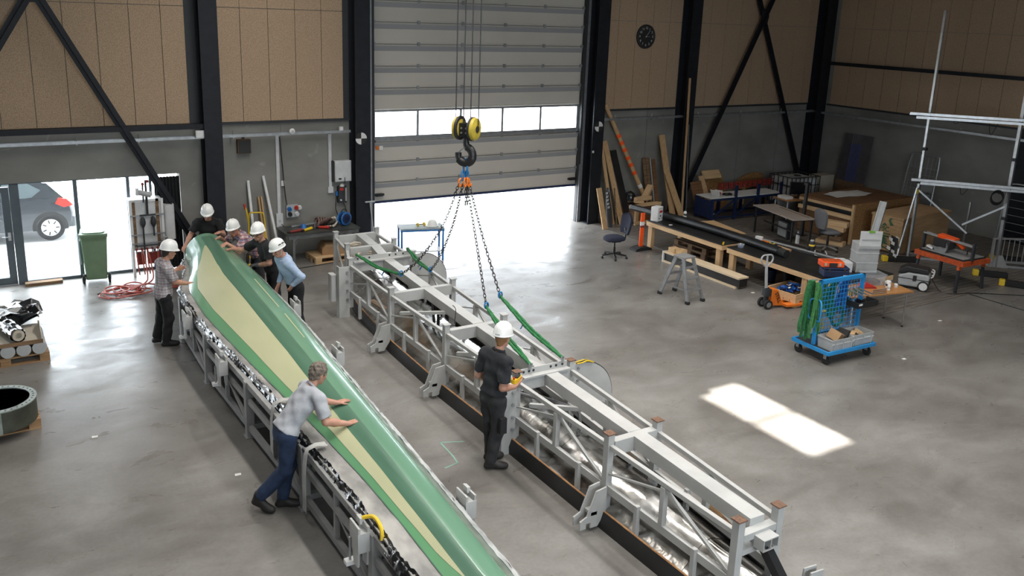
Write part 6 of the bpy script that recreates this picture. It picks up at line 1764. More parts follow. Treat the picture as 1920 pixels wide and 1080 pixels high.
# boards between crate and column
for k, (x, zt, w, m_, lab) in enumerate(((16.1, 1.66, 0.1, 'old_wood', 'dark board, leftmost of the bundle left of the tall plank'), (16.22, 1.66, 0.11, 'old_wood', 'dark board, second of the bundle left of the tall plank'), (16.34, 1.63, 0.03, 'light_grey', 'thin pale lath in the dark bundle left of the tall plank'), (16.45, 1.6, 0.14, 'brown_ply', 'wide dark brown board at the right of the bundle'))):
    lean('timber_board', (x + 0.06, 18.25, 0), (x, 18.6, zt), w, 0.025, m_, lab)
lean('timber_board', (16.75, 17.9, 0), (16.62, 18.5, 2.3), 0.2, 0.03, 'pine_z', 'tall pale plank leaning left of the black column')
lean('timber_board', (16.95, 17.72, 0), (16.62, 18.2, 1.35), 0.2, 0.03, 'pine_z', 'shorter pale plank with knots in front of the tall plank')
lean('timber_board', (16.98, 17.95, 0), (16.88, 18.3, 0.9), 0.12, 0.03, 'brown_ply', 'low brown board behind the knotted plank')
lean('timber_lath', (17.12, 17.95, 0), (17.3, 18.27, 3.9), 0.055, 0.035, 'pine_z', 'very tall pale lath leaning against the black column', 'lath')
lean('timber_lath', (17.34, 18.0, 0), (17.38, 18.24, 2.6), 0.02, 0.02, 'galv', 'thin grey rod standing against the black column', 'rod')
lean('timber_board', (17.75, 17.75, 0), (17.7, 18.1, 0.95), 0.42, 0.02, 'brown_ply', 'reddish plywood sheet leaning at the black column foot')
lean('timber_board', (18.1, 17.7, 0), (17.98, 18.2, 1.08), 0.18, 0.03, 'pine_z', 'pale board leaning beside the reddish plywood sheet')
lean('timber_board', (18.9, 18.25, 0.0), (18.8, 18.62, 1.0), 0.85, 0.025, 'osb', 'dark chipboard sheet leaning behind the blue table')
lean('timber_board', (18.75, 18.45, 0.9), (18.75, 18.62, 1.12), 0.7, 0.05, 'pine_x', 'short pine frame standing on the chipboard sheet')

# ================================================================== delineator, chair, benches
dp = thing('delineator_post', 'orange traffic post with white band and black foot beside the bench', 'traffic post', (13.62, 15.6, 0))
MB().prism([(-0.26, 0), (0.26, 0), (0.24, 0.05), (0.1, 0.09), (-0.1, 0.09), (-0.24, 0.05)], (0, -0.13, 0), (1, 0, 0), (0, 0, 1), (0, 0.26, 0)).build('post_foot', 'rubber', dp, 0)
MB().rbox((0, 0, 0.5), (0.12, 0.05, 0.84), 0.024).build('post_blade', 'safety_orange', dp)
MB().rbox((0, 0, 0.66), (0.124, 0.054, 0.09), 0.024).build('reflector_band', 'white', dp)
MB().rbox((0, 0, 0.585), (0.124, 0.054, 0.05), 0.024).build('dark_band', 'dark_red', dp)

def office_chair(loc, rz, fabric, label, metal):
    t = thing('office_chair', label, 'office chair', loc, rz, 'office chairs')
    for k in range(5):
        a = 2*PI*k/5 + 0.3
        e = Vector((0.3*math.cos(a), 0.3*math.sin(a), 0.08))
        arm = MB().beam((0.03*math.cos(a), 0.03*math.sin(a), 0.11), e, 0.045, 0.025).build('base_arm', metal, t, 0)
        MB().lathe([(0.0, -0.022), (0.028, -0.022), (0.03, 0.0), (0.028, 0.022), (0, 0.022)], (e.x, e.y, 0.03), 12, 'y').build('castor', 'rubber', arm)
    MB().cyl((0, 0, 0.08), (0, 0, 0.26), 0.03, n=12).cyl((0, 0, 0.26), (0, 0, 0.42), 0.018, n=10).build('gas_lift', 'black_paint', t)
    MB().box(-0.12, -0.1, 0.4, 0.12, 0.12, 0.44).build('mechanism', 'black_paint', t, 0)
    MB().tube([(0.1, 0.0, 0.42), (0.24, -0.02, 0.41)], 0.012, 6).build('lever', 'black_paint', t)
    rows = []
    for z, s in ((0.44, 0.86), (0.46, 0.98), (0.49, 1.0), (0.52, 0.94), (0.535, 0.75), (0.535, 0.3), (0.535, 0.01)):
        r_ = []
        for j in range(25):
            a = 2*PI*j/24
            c, sn = math.cos(a), math.sin(a)
            x = 0.235*s*math.copysign(abs(c)**0.6, c); y = 0.24*s*math.copysign(abs(sn)**0.6, sn)
            r_.append(Vector((x, y + 0.02, z - 0.03*max(0, y/0.24)**2)))
        rows.append(r_)
    MB().grid(rows).build('seat', fabric, t, 60)
    MB().tube(crom([(0, -0.12, 0.42), (0, -0.25, 0.43), (0, -0.27, 0.56), (0, -0.25, 0.72)]), 0.03, 8, flat=0.5).build('back_bar', 'black_paint', t)
    rows = []
    for i in range(13):
        f = i/12
        z = 0.58 + 0.5*f
        w = 0.21*(0.86 + 0.25*math.sin(PI*min(1, f*1.1)*0.7))*(math.sqrt(max(0.0, 1 - max(0, (f - 0.72)/0.28)**2)) if f > 0.72 else 1.0)*(0.92 + 0.08*min(1, f*4))
        w = max(w, 0.03)
        yb_ = -0.25 - 0.06*f
        rows.append([Vector((w*q, yb_ + 0.035*q*q, z)) for q in (-1, -0.75, -0.4, 0, 0.4, 0.75, 1)])
    MB().grid(rows, (0, 0.055, 0)).build('backrest', fabric, t, 60)
    return t
office_chair((12.55, 15.3, 0), R_(78), 'navy_fabric', 'dark navy office chair on castors alone by the gate light', 'black_paint')
g2 = office_chair((17.95, 13.55, 0.006), R_(-105), 'grey_fabric', 'grey office chair with polished base beside the grey desk', 'alu')

def plank_bench(x0, x1, y0, y1, zt, label, nlegs):
    t = thing('work_bench', label, 'workbench', (x0, y0, 0.006), 0, 'pine workbenches with black tops')
    w, d = x1 - x0, y1 - y0
    MB().box(0.0, 0.0, zt - 0.025, w, d, zt).build('bench_top', 'black_top', t, 0)
    MB().box(0.0, 0, zt - 0.13, 0.05, d, zt - 0.012).build('front_rail', 'pine', t, 0)
    MB().box(w - 0.05, 0, zt - 0.13, w, d, zt - 0.025).build('back_rail', 'pine', t, 0)
    for ya in (0, d - 0.05):
        MB().box(0.05, ya, zt - 0.13, w - 0.05, ya + 0.05, zt - 0.025).build('end_rail', 'pine_x', t, 0)
    for y in nlegs:
        for x in (0.03, w - 0.13):
            MB().box(x, y, 0, x + 0.1, y + 0.13, zt - 0.13).build('leg', 'pine_z', t, 0)
    return t
ZBn = 0.71
plank_bench(13.8, 14.95, 13.12, 15.66, ZBn, 'pine bench with black top carrying the white control box', (0.06, 2.36))
plank_bench(13.78, 15.4, 9.98, 12.95, ZBn, 'longer pine bench with black top carrying the blue tool case', (2.78, 0.8))
for y, lab in ((14.85, 'third'), (14.2, 'second'),):
    pass
ZB_ = 0.006 + ZBn
bp_ = thing('carbon_spar', 'long black tube lying along both workbenches', 'tube', (0, 0, 0))
spar = crom([(14.1, 16.6, ZB_ + 0.1), (14.3, 15.0, ZB_ + 0.1), (14.36, 13.4, ZB_ + 0.095), (14.3, 11.95, ZB_ + 0.09)], 8)
MB().tube(spar, [0.075 + 0.022*min(1, i/8) for i in range(len(spar))], 18).build('tube_body', 'carbon_black', bp_)
MB().cyl(spar[-1] + Vector((0, 0.02, 0)), spar[-1] + Vector((-0.01, -0.2, -0.01)), 0.088, n=18).build('tube_end', 'rubber', bp_)
MB().cyl(spar[0] + Vector((0, 0.001, 0)), spar[0] + Vector((0, 0.02, 0)), 0.07, n=18).build('tube_mouth', 'light_grey', bp_)
cbx = thing('control_box', 'white control box with red display on the bench corner', 'control box', (13.97, 15.5, ZB_ + 0.001), R_(18))
MB().box(-0.12, -0.1, 0, 0.12, 0.1, 0.36).build('case', 'white', cbx, 0, bevel=0.015)
MB().box(-0.045, -0.108, 0.22, 0.07, -0.1, 0.27).build('display', 'print_red', cbx, 0)
MB().box(-0.06, -0.104, 0.31, 0.06, -0.1, 0.325).build('label_strip', 'light_grey', cbx, 0)
MB().cyl((0, -0.115, 0.14), (0, -0.1, 0.14), 0.018, n=10).build('knob', 'print_black', cbx)
MB().cyl((0.05, -0.11, 0.08), (0.05, -0.1, 0.08), 0.012, n=10).cyl((-0.05, -0.11, 0.08), (-0.05, -0.1, 0.08), 0.012, n=10).build('button', 'charcoal', cbx)
btl = thing('spray_bottle', 'white bottle with black cap standing on the bench', 'bottle', (14.86, 15.45, ZB_ + 0.001))
MB().lathe([(0.0, 0), (0.036, 0), (0.038, 0.02), (0.038, 0.13), (0.03, 0.16), (0.015, 0.175), (0.0, 0.175)], (0, 0, 0), 16).build('bottle_body', 'white', btl)
MB().lathe([(0.0, 0.175), (0.017, 0.175), (0.017, 0.2), (0.008, 0.23), (0, 0.23)], (0, 0, 0), 12).build('cap', 'print_black', btl)
MB().lathe([(0.0385, 0.06), (0.039, 0.06), (0.039, 0.11), (0.0385, 0.11)], (0, 0, 0), 16).build('label_band', 'charcoal', btl)
tag(MB().box(14.3, 15.25, ZB_, 14.85, 15.62, ZB_ + 0.008).build('glass_sheet', mat('dark_glass', (0.06, 0.1, 0.1), 0.1, 0, (0.05, 0.085, 0.085), 3), smooth=0), 'greenish glass sheet lying on the bench behind the control box', 'sheet')
tag(MB().prism([(14.72, 14.95), (15.25, 14.85), (15.0, 13.55), (14.62, 13.65)], (0, 0, ZB_ + 0.012), (1, 0, 0), (0, 1, 0), (0, 0, 0.02)).build('plywood_offcut', 'plywood', smooth=0), 'pale tapered plywood sheet resting on the bench behind the black tube', 'plywood')
wk = thing('paper_scrap', 'white paper scrap on the bench edge near the control box', 'scrap', (13.98, 15.0, ZB_ + 0.001)); MB().prism([(-0.04, -0.03), (0.05, -0.02), (0.03, 0.04), (-0.03, 0.03)], (0, 0, 0), (1, 0, 0), (0, 1, 0), (0, 0, 0.012)).build('scrap', 'paper', wk, 0)
yk = thing('utility_knife', 'yellow utility knife at the near end of the bench top', 'knife', (13.88, 13.06 + 0.1, ZB_ + 0.001), R_(40)); MB().rbox((0, 0, 0.016), (0.17, 0.035, 0.03), 0.015).build('knife_handle', 'yellow', yk); MB().box(0.08, -0.01, 0.012, 0.13, 0.01, 0.016).build('blade', 'galv', yk, 0)
pcs = thing('plastic_tub', 'small clear plastic tub on the long bench near the gap', 'tub', (14.02, 12.78, ZB_ + 0.001)); MB().lathe([(0.06, 0.0), (0.075, 0.07), (0.08, 0.07), (0.08, 0.075), (0.07, 0.075), (0.055, 0.004), (0.0, 0.004)], (0, 0, 0), 18).build('tub_wall', 'clear_plastic', pcs)
MB().lathe([(0.0, 0.004), (0.05, 0.004), (0.05, 0.03), (0.0, 0.035)], (0, 0, 0), 14).build('tub_filling', 'strap_blue', pcs)
# guide rail with tools on the long bench
gr = thing('guide_rail', 'long pale aluminium guide rail lying on the bench behind the tube', 'guide rail', (0, 0, ZB_ + 0.001))
MB().beam((14.85, 12.92, 0.06), (15.08, 11.0, 0.06), 0.16, 0.012).build('rail_plate', 'alu', gr, 0)
MB().beam((14.85, 12.92, 0.03), (15.08, 11.0, 0.03), 0.06, 0.05).build('rail_base', 'alu', gr, 0)
MB().beam((14.82, 12.92, 0.072), (15.05, 11.0, 0.072), 0.02, 0.014).build('rail_rib', 'light_grey', gr, 0)
ot = thing('orange_tool', 'orange and white power tool on the bench beside the black tube', 'power tool', (14.6, 12.72, ZB_ + 0.001), R_(-75))
MB().box(-0.16, -0.06, 0, 0.16, 0.06, 0.11).build('tool_case', 'orange', ot, 0, bevel=0.01)
MB().rbox((-0.07, 0.0, 0.15), (0.16, 0.1, 0.07), 0.02).build('tool_top', 'white', ot)
MB().beam((0.16, -0.03, 0.02), (0.3, 0.03, 0.1), 0.03, 0.02).beam((0.16, 0.03, 0.1), (0.3, -0.03, 0.03), 0.03, 0.02).build('tool_arm', 'yellow_dirty', ot, 0)
tag(MB().box(14.46, 12.05, ZB_ + 0.001, 14.8, 12.42, ZB_ + 0.05).build('cardboard_sheet', 'cardboard', smooth=0, bevel=0.004), 'flat brown cardboard box on the bench by the tube end', 'cardboard')
rt_ = thing('router', 'black and green router on the guide rail end', 'router', (15.06, 11.75, ZB_ + 0.075))
MB().lathe([(0.0, 0.0), (0.09, 0.0), (0.09, 0.015), (0.055, 0.02), (0.06, 0.1), (0.05, 0.2), (0.03, 0.23), (0, 0.24)], (0, 0, 0), 16).build('router_body', 'print_black', rt_)
MB().lathe([(0.056, 0.09), (0.063, 0.1), (0.06, 0.13), (0.053, 0.14)], (0, 0, 0), 16).build('router_ring', 'yellow', rt_)
MB().lathe([(0.045, 0.21), (0.048, 0.2), (0.03, 0.235)], (0, 0, 0), 14).build('router_cap', 'light_grey', rt_)
for s in (-1, 1):
    MB().cyl((0.06*s, 0, 0.06), (0.13*s, 0, 0.07), 0.02, n=8).build('router_handle', 'print_black', rt_)
MB().tube(crom([(0, -0.1, 0.02), (-0.12, -0.22, -0.04), (0.05, -0.35, -0.03), (0.15, -0.25, 0.02)]), 0.014, 6).build('suction_hose', 'light_grey', rt_)
# tool cases at the near end
tc1 = thing('tool_case', 'dark blue tool case on the near bench end, under an orange box', 'tool case', (14.12, 10.42, ZB_ + 0.001), R_(-32))
MB().box(-0.25, -0.15, 0, 0.25, 0.15, 0.15).build('case_lower', 'deep_blue', tc1, 0, bevel=0.02)
MB().box(-0.25, -0.15, 0.155, 0.25, 0.15, 0.2).build('case_lid', 'deep_blue', tc1, 0, bevel=0.015)
MB().box(0.13, -0.153, 0.02, 0.21, -0.15, 0.06).build('sticker', 'paper', tc1, 0)
for x in (-0.15, 0.15): MB().box(x - 0.02, -0.16, 0.12, x + 0.02, -0.15, 0.18).build('latch', 'charcoal', tc1, 0)
tc2 = thing('tool_case', 'orange tool box with two clips stacked on the dark blue case', 'tool case', (14.05, 10.46, ZB_ + 0.203), R_(-32))
MB().box(-0.22, -0.13, 0, 0.22, 0.13, 0.11).build('box_body', 'safety_orange', tc2, 0, bevel=0.015)
MB().box(-0.08, -0.134, 0.01, 0.08, -0.13, 0.09).build('grip_recess', 'print_black', tc2, 0)
for x in (-0.15, 0.13): MB().box(x - 0.02, -0.142, 0.03, x + 0.02, -0.13, 0.09).build('clip', 'light_grey', tc2, 0)
MB().box(0.221, -0.1, 0.02, 0.224, 0.06, 0.07).build('sticker', 'paper', tc2, 0)
MB().box(-0.18, -0.1, 0.11, 0.18, 0.1, 0.12).build('lid_panel', 'saw_orange', tc2, 0)
tc3 = thing('tool_case', 'white plastic case with red dot behind the orange and blue cases', 'tool case', (14.5, 10.62, ZB_ + 0.001), R_(-32))
MB().box(-0.24, -0.13, 0, 0.24, 0.13, 0.21).build('case_body', 'white_plastic', tc3, 0, bevel=0.015)
MB().tube(crom([(-0.1, 0.0, 0.21), (-0.08, 0, 0.25), (0.1, 0, 0.25), (0.12, 0, 0.21)]), 0.014, 6).build('handle', 'white_plastic', tc3)
MB().box(0.241, -0.09, 0.1, 0.243, -0.03, 0.16).build('red_dot', 'safety_orange', tc3, 0)
# tall grey tool container with the upright guide rail
sy = thing('tool_container', 'tall pale grey stacking container on the bench end', 'container', (14.98, 10.4, ZB_ + 0.001), R_(-28))
MB().box(-0.22, -0.16, 0, 0.22, 0.16, 0.6).build('container_body', 'light_grey', sy, 0, bevel=0.012)
for z in (0.2, 0.4): MB().box(-0.225, -0.166, z, 0.225, 0.166, z + 0.012).build('seam', 'white_plastic', sy, 0)
MB().box(-0.225, -0.175, 0.5, 0.225, -0.16, 0.86).build('front_lid', 'white_plastic', sy, 0, bevel=0.01)
MB().box(-0.225, -0.185, 0.5, 0.225, -0.175, 0.56).box(-0.18, -0.187, 0.68, 0.18, -0.175, 0.7).build('lid_rib', 'light_grey', sy, 0)
MB().box(-0.06, -0.19, 0.83, 0.06, -0.16, 0.87).build('lid_latch', mat('latch_green', (0.2, 0.45, 0.06), 0.4), sy, 0)
gu = thing('guide_rail', 'aluminium guide rail standing upright in the grey container', 'guide rail', (15.1, 10.36, ZB_ + 0.605), 0)
q0, q1 = Vector((0, 0, 0.002)), Vector((0.2, 0.0, 0.8))
MB().beam(q0, q1, 0.16, 0.012, (0.53, 0.85, 0)).build('rail_plate', 'light_grey', gu, 0)
for s, m_ in ((-0.06, 'latch_green'), (0.02, 'light_grey'), (0.07, 'charcoal')):
    MB().beam(q0 + Vector((s*0.85 - 0.005, -s*0.53 - 0.009, 0)), q1 + Vector((s*0.85 - 0.005, -s*0.53 - 0.009, 0)), 0.012, 0.01, (0.53, 0.85, 0)).build('rail_rib', m_ if m_ != 'latch_green' else 'frame_grey', gu, 0)

# ================================================================== beam box, blocks, step ladder, pallet under the bench
bx_ = thing('beam_box', 'long pale timber box beam with black sides on the floor', 'beam', (13.55, 13.45, 0))
MB().box(-0.14, -1.18, 0.0, 0.13, 1.12, 0.04).build('bottom_board', 'pale_pine', bx_, 0)
MB().box(-0.1, -1.26, 0.04, 0.13, 1.1, 0.22).build('black_side', 'black_top', bx_, 0)
MB().box(-0.14, -1.26, 0.22, 0.16, 1.12, 0.255).build('top_board', 'pale_pine', bx_, 0)
MB().box(-0.145, 1.1, 0.0, 0.13, 1.13, 0.255).build('end_board', 'white', bx_, 0)
for k, (dx, dy, lab) in enumerate(((0.02, 0.92, 'left upper'), (0.06, 0.72, 'right'))):
    tag(MB().cbox((13.55 + dx, 13.45 + dy, 0.257 + 0.055), (0.2, 0.18, 0.11), (0, 0, 0.1*k)).build('timber_block', 'pine_x', smooth=0, bevel=0.004), '%s pale timber block lying on the box beam' % lab, 'block', 'blocks on the box beam')
ld = thing('step_ladder', 'small grey double-sided step ladder on the open floor', 'step ladder', (11.97, 12.35, 0), R_(3))
feet = [(-0.23, 0.38), (0.2, 0.38), (-0.23, -0.38), (0.2, -0.38)]
for (x, y) in feet:
    tpx = x*0.62
    s = 1 if y > 0 else -1
    st_ = MB().beam((x, y, 0.05), (tpx, 0.1*s, 0.86), 0.03, 0.075, (0, 1, 0)).build('stile', 'galv', ld, 0)
    MB().cbox((x, y + 0.01*s, 0.028), (0.06, 0.085, 0.056)).build('rubber_foot', 'rubber', st_, 0)
for s in (1, -1):
    for z in (0.25, 0.47, 0.68):
        f = (z - 0.05)/0.81
        y = 0.38*s*(1 - f) + 0.1*s*f
        xl_ = 1 - 0.38*f
        MB().box(-0.23*xl_, y - 0.04, z - 0.015, 0.2*xl_, y + 0.04, z + 0.012).build('tread', 'galv', ld, 0)
MB().box(-0.17, -0.15, 0.86, 0.15, 0.15, 0.89).build('platform', 'frame_grey', ld, 0)
for x in (-0.2, 0.18):
    MB().beam((x, 0.28, 0.25), (x, -0.28, 0.25), 0.012, 0.02).build('spreader', 'galv', ld, 0)
p4 = thing('pallet', 'dark old pallet lying under the control box bench', 'pallet', (14.75, 14.7, 0.006), R_(90)); pallet_parts(p4, 1.1, 0.8, 'old_wood')
p5 = thing('pallet', 'second old pallet stacked on the dark pallet under the bench', 'pallet', (14.76, 14.68, 0.15), R_(90)); pallet_parts(p5, 1.1, 0.8, 'old_wood')
for k, (x, y) in enumerate(((14.5, 12.3), (14.9, 12.1), (15.0, 11.0))):
    b_ = thing('bucket', ['dark blue bucket nearest the bench gap', 'black bucket behind the blue one under the bench', 'black bucket far under the long bench'][k], 'bucket', (x, y, 0.006), 0, 'buckets under the long bench')
    MB().lathe([(0.0, 0.0), (0.11, 0.0), (0.14, 0.28), (0.145, 0.28), (0.145, 0.29), (0.135, 0.29), (0.108, 0.01), (0, 0.01)], (0, 0, 0), 20).build('bucket_body', 'deep_blue' if k == 0 else 'rubber', b_)
    MB().tube([(0.14*math.cos(R_(a)), 0.0, 0.28 - 0.12*math.sin(R_(a))) for a in range(0, 181, 20)], 0.004, 5).build('bail', 'galv', b_)

# ================================================================== pallet truck and strap crate
pt = thing('pallet_truck', 'orange hand pallet truck with grey tiller parked at the strap crate', 'pallet truck', (13.1, 11.1, 0), R_(-10))
MB().prism([(0.02, 0.06), (0.36, 0.03), (0.36, 0.09), (0.29, 0.11), (0.17, 0.38), (0.02, 0.41)], (0, -0.09, 0), (1, 0, 0), (0, 0, 1), (0, 0.18, 0)).build('chassis', 'orange', pt, 0, bevel=0.02)
for y in (-0.22, 0.06):
    MB().box(0.3, y, 0.05, 1.15, y + 0.16, 0.09).build('fork', 'orange', pt, 0)
for y in (-0.07, 0.07):
    w = MB().lathe([(0.0, -0.025), (0.07, -0.025), (0.095, -0.022), (0.095, 0.022), (0.07, 0.025), (0, 0.025)], (-0.06, y*1.4, 0.095), 20, 'y').build('wheel', 'rubber', pt)
    MB().lathe([(0.0, -0.03), (0.055, -0.028), (0.055, 0.028), (0, 0.03)], (-0.06, y*1.4, 0.095), 16, 'y').build('hub', 'galv', w)
MB().cyl((-0.05, 0, 0.1), (-0.05, 0, 0.42), 0.05, n=14).rbox((-0.05, 0, 0.33), (0.14, 0.16, 0.14), 0.03).build('hydraulic_pump', 'charcoal', pt)
MB().cyl((-0.07, 0.0, 0.4), (-0.1, 0.03, 0.86), 0.03, n=10).build('tiller', 'light_grey', pt)
lp = []
for j in range(20):
    a = 2*PI*j/20
    r = 1.0
    lp.append(Vector((-0.11, 0.03 + 0.15*math.sin(a)*(1 + 0.1*math.cos(a)), 0.97 + 0.12*math.cos(a) - 0.03*abs(math.sin(a)))))
lp = [Vector((-0.1 + dx, 0.03, z)) for dx, z in ((0.0, 0.84), (0.06, 0.88), (0.13, 0.96), (0.135, 1.03), (0.09, 1.08), (0.0, 1.085), (-0.09, 1.08), (-0.135, 1.03), (-0.13, 0.96), (-0.06, 0.88))]
MB().tube(crom(lp, 4, True), 0.017, 8, True).beam((-0.1, 0.03, 0.85), (-0.1, 0.03, 1.08), 0.03, 0.02).build('tiller_grip', 'light_grey', pt)
sd_ = Vector((0.36 - 0.2, 0, 0.14 - 0.36)).normalized()
text('STILL', 0.105, 'print_black', pt, (0.165, -0.0925, 0.22), (R_(90), R_(64), 0), 'lettering', 0.001, True)
sc_ = thing('strap_crate', 'low wooden pallet crate filled with blue lashing straps', 'crate', (13.93, 11.2, 0.003), R_(6))
pallet_parts(sc_, 0.8, 0.7, 'pine_x', 5)
for a in ((-0.4, -0.35, 0.143, 0.4, -0.325, 0.27), (-0.4, 0.325, 0.143, 0.4, 0.35, 0.27), (-0.4, -0.325, 0.143, -0.375, 0.325, 0.27), (0.375, -0.325, 0.143, 0.4, 0.325, 0.27)):
    MB().box(*a).build('collar_board', 'pine_x', sc_, 0)
random.seed(21)
ls = thing('lashing_straps', 'heap of blue lashing straps with white tags in the low crate', 'straps', (13.93, 11.2, 0.15))
for k in range(14):
    c = Vector((random.uniform(-0.2, 0.2), random.uniform(-0.16, 0.16), 0.04 + 0.008*k))
    pts = [c + Vector((random.uniform(-0.14, 0.14), random.uniform(-0.14, 0.14), random.uniform(-0.03, 0.05))) for _ in range(5)]
    MB().tube(crom(pts, 5), 0.028, 6, flat=0.35).build('strap', 'strap_blue' if k % 5 else 'deep_blue', ls)
for k in range(5):
    MB().cbox((random.uniform(-0.2, 0.2), random.uniform(-0.2, 0.2), 0.17), (0.08, 0.04, 0.006), (random.uniform(-0.4, 0.4), random.uniform(-0.4, 0.4), random.uniform(0, 3))).build('strap_tag', 'paper', ls, 0)

# ================================================================== blue mesh cart with slings
ca = thing('mesh_cart', 'blue trolley with mesh panel, grey bins below and slings hung on it', 'cart', (12.24, 8.86, 0), R_(-3))
MB().box(-0.56, -0.38, 0.2, 0.56, 0.38, 0.235).build('platform', 'charcoal', ca, 0)
for a in ((-0.58, -0.4, 0.19, 0.58, -0.37, 0.25), (-0.58, 0.37, 0.19, 0.58, 0.4, 0.25), (-0.58, -0.37, 0.19, -0.55, 0.37, 0.25), (0.55, -0.37, 0.19, 0.58, 0.37, 0.25)):
    MB().box(*a).build('platform_rail', 'cart_blue', ca, 0)
for x in (-0.5, 0.5):
    for y in (-0.3, 0.3):
        cs = MB().box(x - 0.035, y - 0.03, 0.1, x - 0.025, y + 0.03, 0.19).box(x + 0.025, y - 0.03, 0.1, x + 0.035, y + 0.03, 0.19).box(x - 0.05, y - 0.05, 0.18, x + 0.05, y + 0.05, 0.192).build('castor_fork', 'galv', ca, 0)
        MB().lathe([(0.0, -0.02), (0.06, -0.02), (0.08, -0.015), (0.08, 0.015), (0.06, 0.02), (0, 0.02)], (x, y, 0.08), 18, 'x').build('castor_wheel', 'rubber', cs)
MX0, MX1, MZ0, MZ1 = -0.5, 0.54, 0.25, 1.38
for x in (MX0, MX1):
    MB().box(x - 0.025, -0.025, MZ0, x + 0.025, 0.025, MZ1).build('mesh_post', 'cart_blue', ca, 0)
MB().box(MX0 - 0.025, -0.025, MZ1 - 0.06, MX1 + 0.025, 0.025, MZ1).build('mesh_top_rail', 'cart_blue', ca, 0)
nv, nh = 14, 15
for i in range(1, nv):
    x = MX0 + (MX1 - MX0)*i/nv
    MB().box(x - 0.004, -0.006, MZ0, x + 0.004, 0.002, MZ1 - 0.06).build('mesh_wire', 'cart_blue', ca, 0)
for i in range(1, nh):
    z = MZ0 + (MZ1 - MZ0)*i/nh
    MB().box(MX0, -0.002, z - 0.004, MX1, 0.006, z + 0.004).build('mesh_wire', 'cart_blue', ca, 0)
for y in (-0.12, 0.12):
    MB().tube(crom([(MX0 - 0.02, y*0.2, 0.68), (MX0 - 0.06, y, 0.72), (MX0 - 0.06, y, 1.0), (MX0 - 0.02, y*0.2, 1.05)]), 0.014, 7).build('push_handle', 'cart_blue', ca)
MB().tube([(MX0 + 0.03, 0.1, 1.36), (MX0 - 0.14, 0.14, 1.36)], 0.012, 6).build('sling_hook', 'galv', ca)
def bin_(x0, x1, label, loc_y=-0.2):
    t = thing('grey_bin', label, 'plastic bin', (12.24 + (x0 + x1)/2, 8.86 - 0.2, 0.236), R_(-3), 'grey plastic bins on the cart')
    w = (x1 - x0)/2 - 0.005
    rows = [[Vector((sx*w*s, sy*0.165*s, z)) for sx, sy in ((-1, -1), (1, -1), (1, 1), (-1, 1), (-1, -1))] for s, z in ((0.92, 0.0), (0.97, 0.17), (1.0, 0.175), (1.0, 0.2), (0.94, 0.2), (0.88, 0.012))]
    g_ = MB().grid(rows); k = len(g_.v); g_.add([rows[-1][i] for i in range(4)], [(0, 1, 2, 3)])
    g_.build('bin_wall', 'light_grey', t, 0)
    for sx in (-0.75, 0.0, 0.75):
        MB().box(w*sx - 0.012, -0.172, 0.02, w*sx + 0.012, -0.155, 0.17).build('bin_rib', 'light_grey', t, 0)
    MB().box(-w*1.01, -0.17, 0.12, w*1.01, -0.16, 0.13).build('bin_rim', 'white_plastic', t, 0)
    return t
bin_(-0.49, 0.04, 'grey plastic bin holding the brown carton, left on the cart')
bin_(0.045, 0.56, 'grey plastic bin with pale offcuts, right on the cart')
cbc = thing('carton', 'tilted brown carton with a black mark in the left grey bin', 'carton', (12.02, 8.67, 0.37), R_(20))
MB().cbox((0, 0, 0.06), (0.26, 0.2, 0.16), (R_(20), R_(22), 0)).build('carton_body', 'cardboard', cbc, 0)
MB().cbox((-0.03, -0.105, 0.1), (0.05, 0.004, 0.03), (R_(20), R_(40), 0)).build('printed_mark', 'print_black', cbc, 0)
tag(MB().cbox((12.2, 8.67, 0.42), (0.05, 0.2, 0.2), (0, R_(28), 0)).build('black_folder', 'print_black', smooth=0), 'black folder leaning beside the carton in the left grey bin', 'folder')
for k in range(4):
    tag(MB().cbox((12.42 + 0.09*k, 8.66 + 0.03*(k % 2), 0.37 + 0.02*(k % 3)), (0.16, 0.07, 0.05), (0.2*k, 0.3 - 0.15*k, 0.5*k)).build('wood_offcut', 'pine_x', smooth=0), '%s pale wood offcut from the carton in the right grey bin' % ('first', 'second', 'third', 'fourth')[k], 'offcut', 'offcuts in the right bin')
tray_ = thing('tool_tray', 'black tool tray hooked on the right half of the mesh', 'tray', (12.62, 8.72, 0.86), R_(-3))
for a in ((-0.2, -0.13, 0.0, 0.3, 0.11, 0.01), (-0.2, -0.13, 0.01, 0.3, -0.115, 0.1), (-0.2, -0.115, 0.01, -0.185, 0.11, 0.1), (0.285, -0.115, 0.01, 0.3, 0.11, 0.1), (0.04, -0.115, 0.01, 0.05, 0.11, 0.09)):
    MB().box(*a).build('tray_wall', 'black_paint', tray_, 0)
MB().box(-0.18, -0.136, 0.05, -0.1, -0.13, 0.08).build('tray_label', 'paper', tray_, 0)
mat('clamp_green', (0.09, 0.16, 0.07), 0.5)
for k in range(6):
    t = thing('bar_clamp', ['first', 'second', 'third', 'fourth', 'fifth', 'sixth'][k] + ' bar clamp from the left hung on the cart mesh', 'clamp', (12.38 + 0.06*k, 8.8, 1.16 - 0.02*(k % 2)), R_(-3), 'bar clamps on the cart')
    MB().beam((0, 0.02, 0.0), (0.03, -0.26, -0.04), 0.008, 0.018).build('clamp_bar', 'alu', t, 0)
    MB().cyl((0.0, -0.03, 0.0), (0.0, -0.03, -0.1), 0.011, n=8).build('clamp_handle', 'clamp_green', t)
    MB().beam((0, -0.02, 0.01), (-0.05, -0.02, -0.04), 0.014, 0.014).build('clamp_jaw', 'chrome', t, 0)
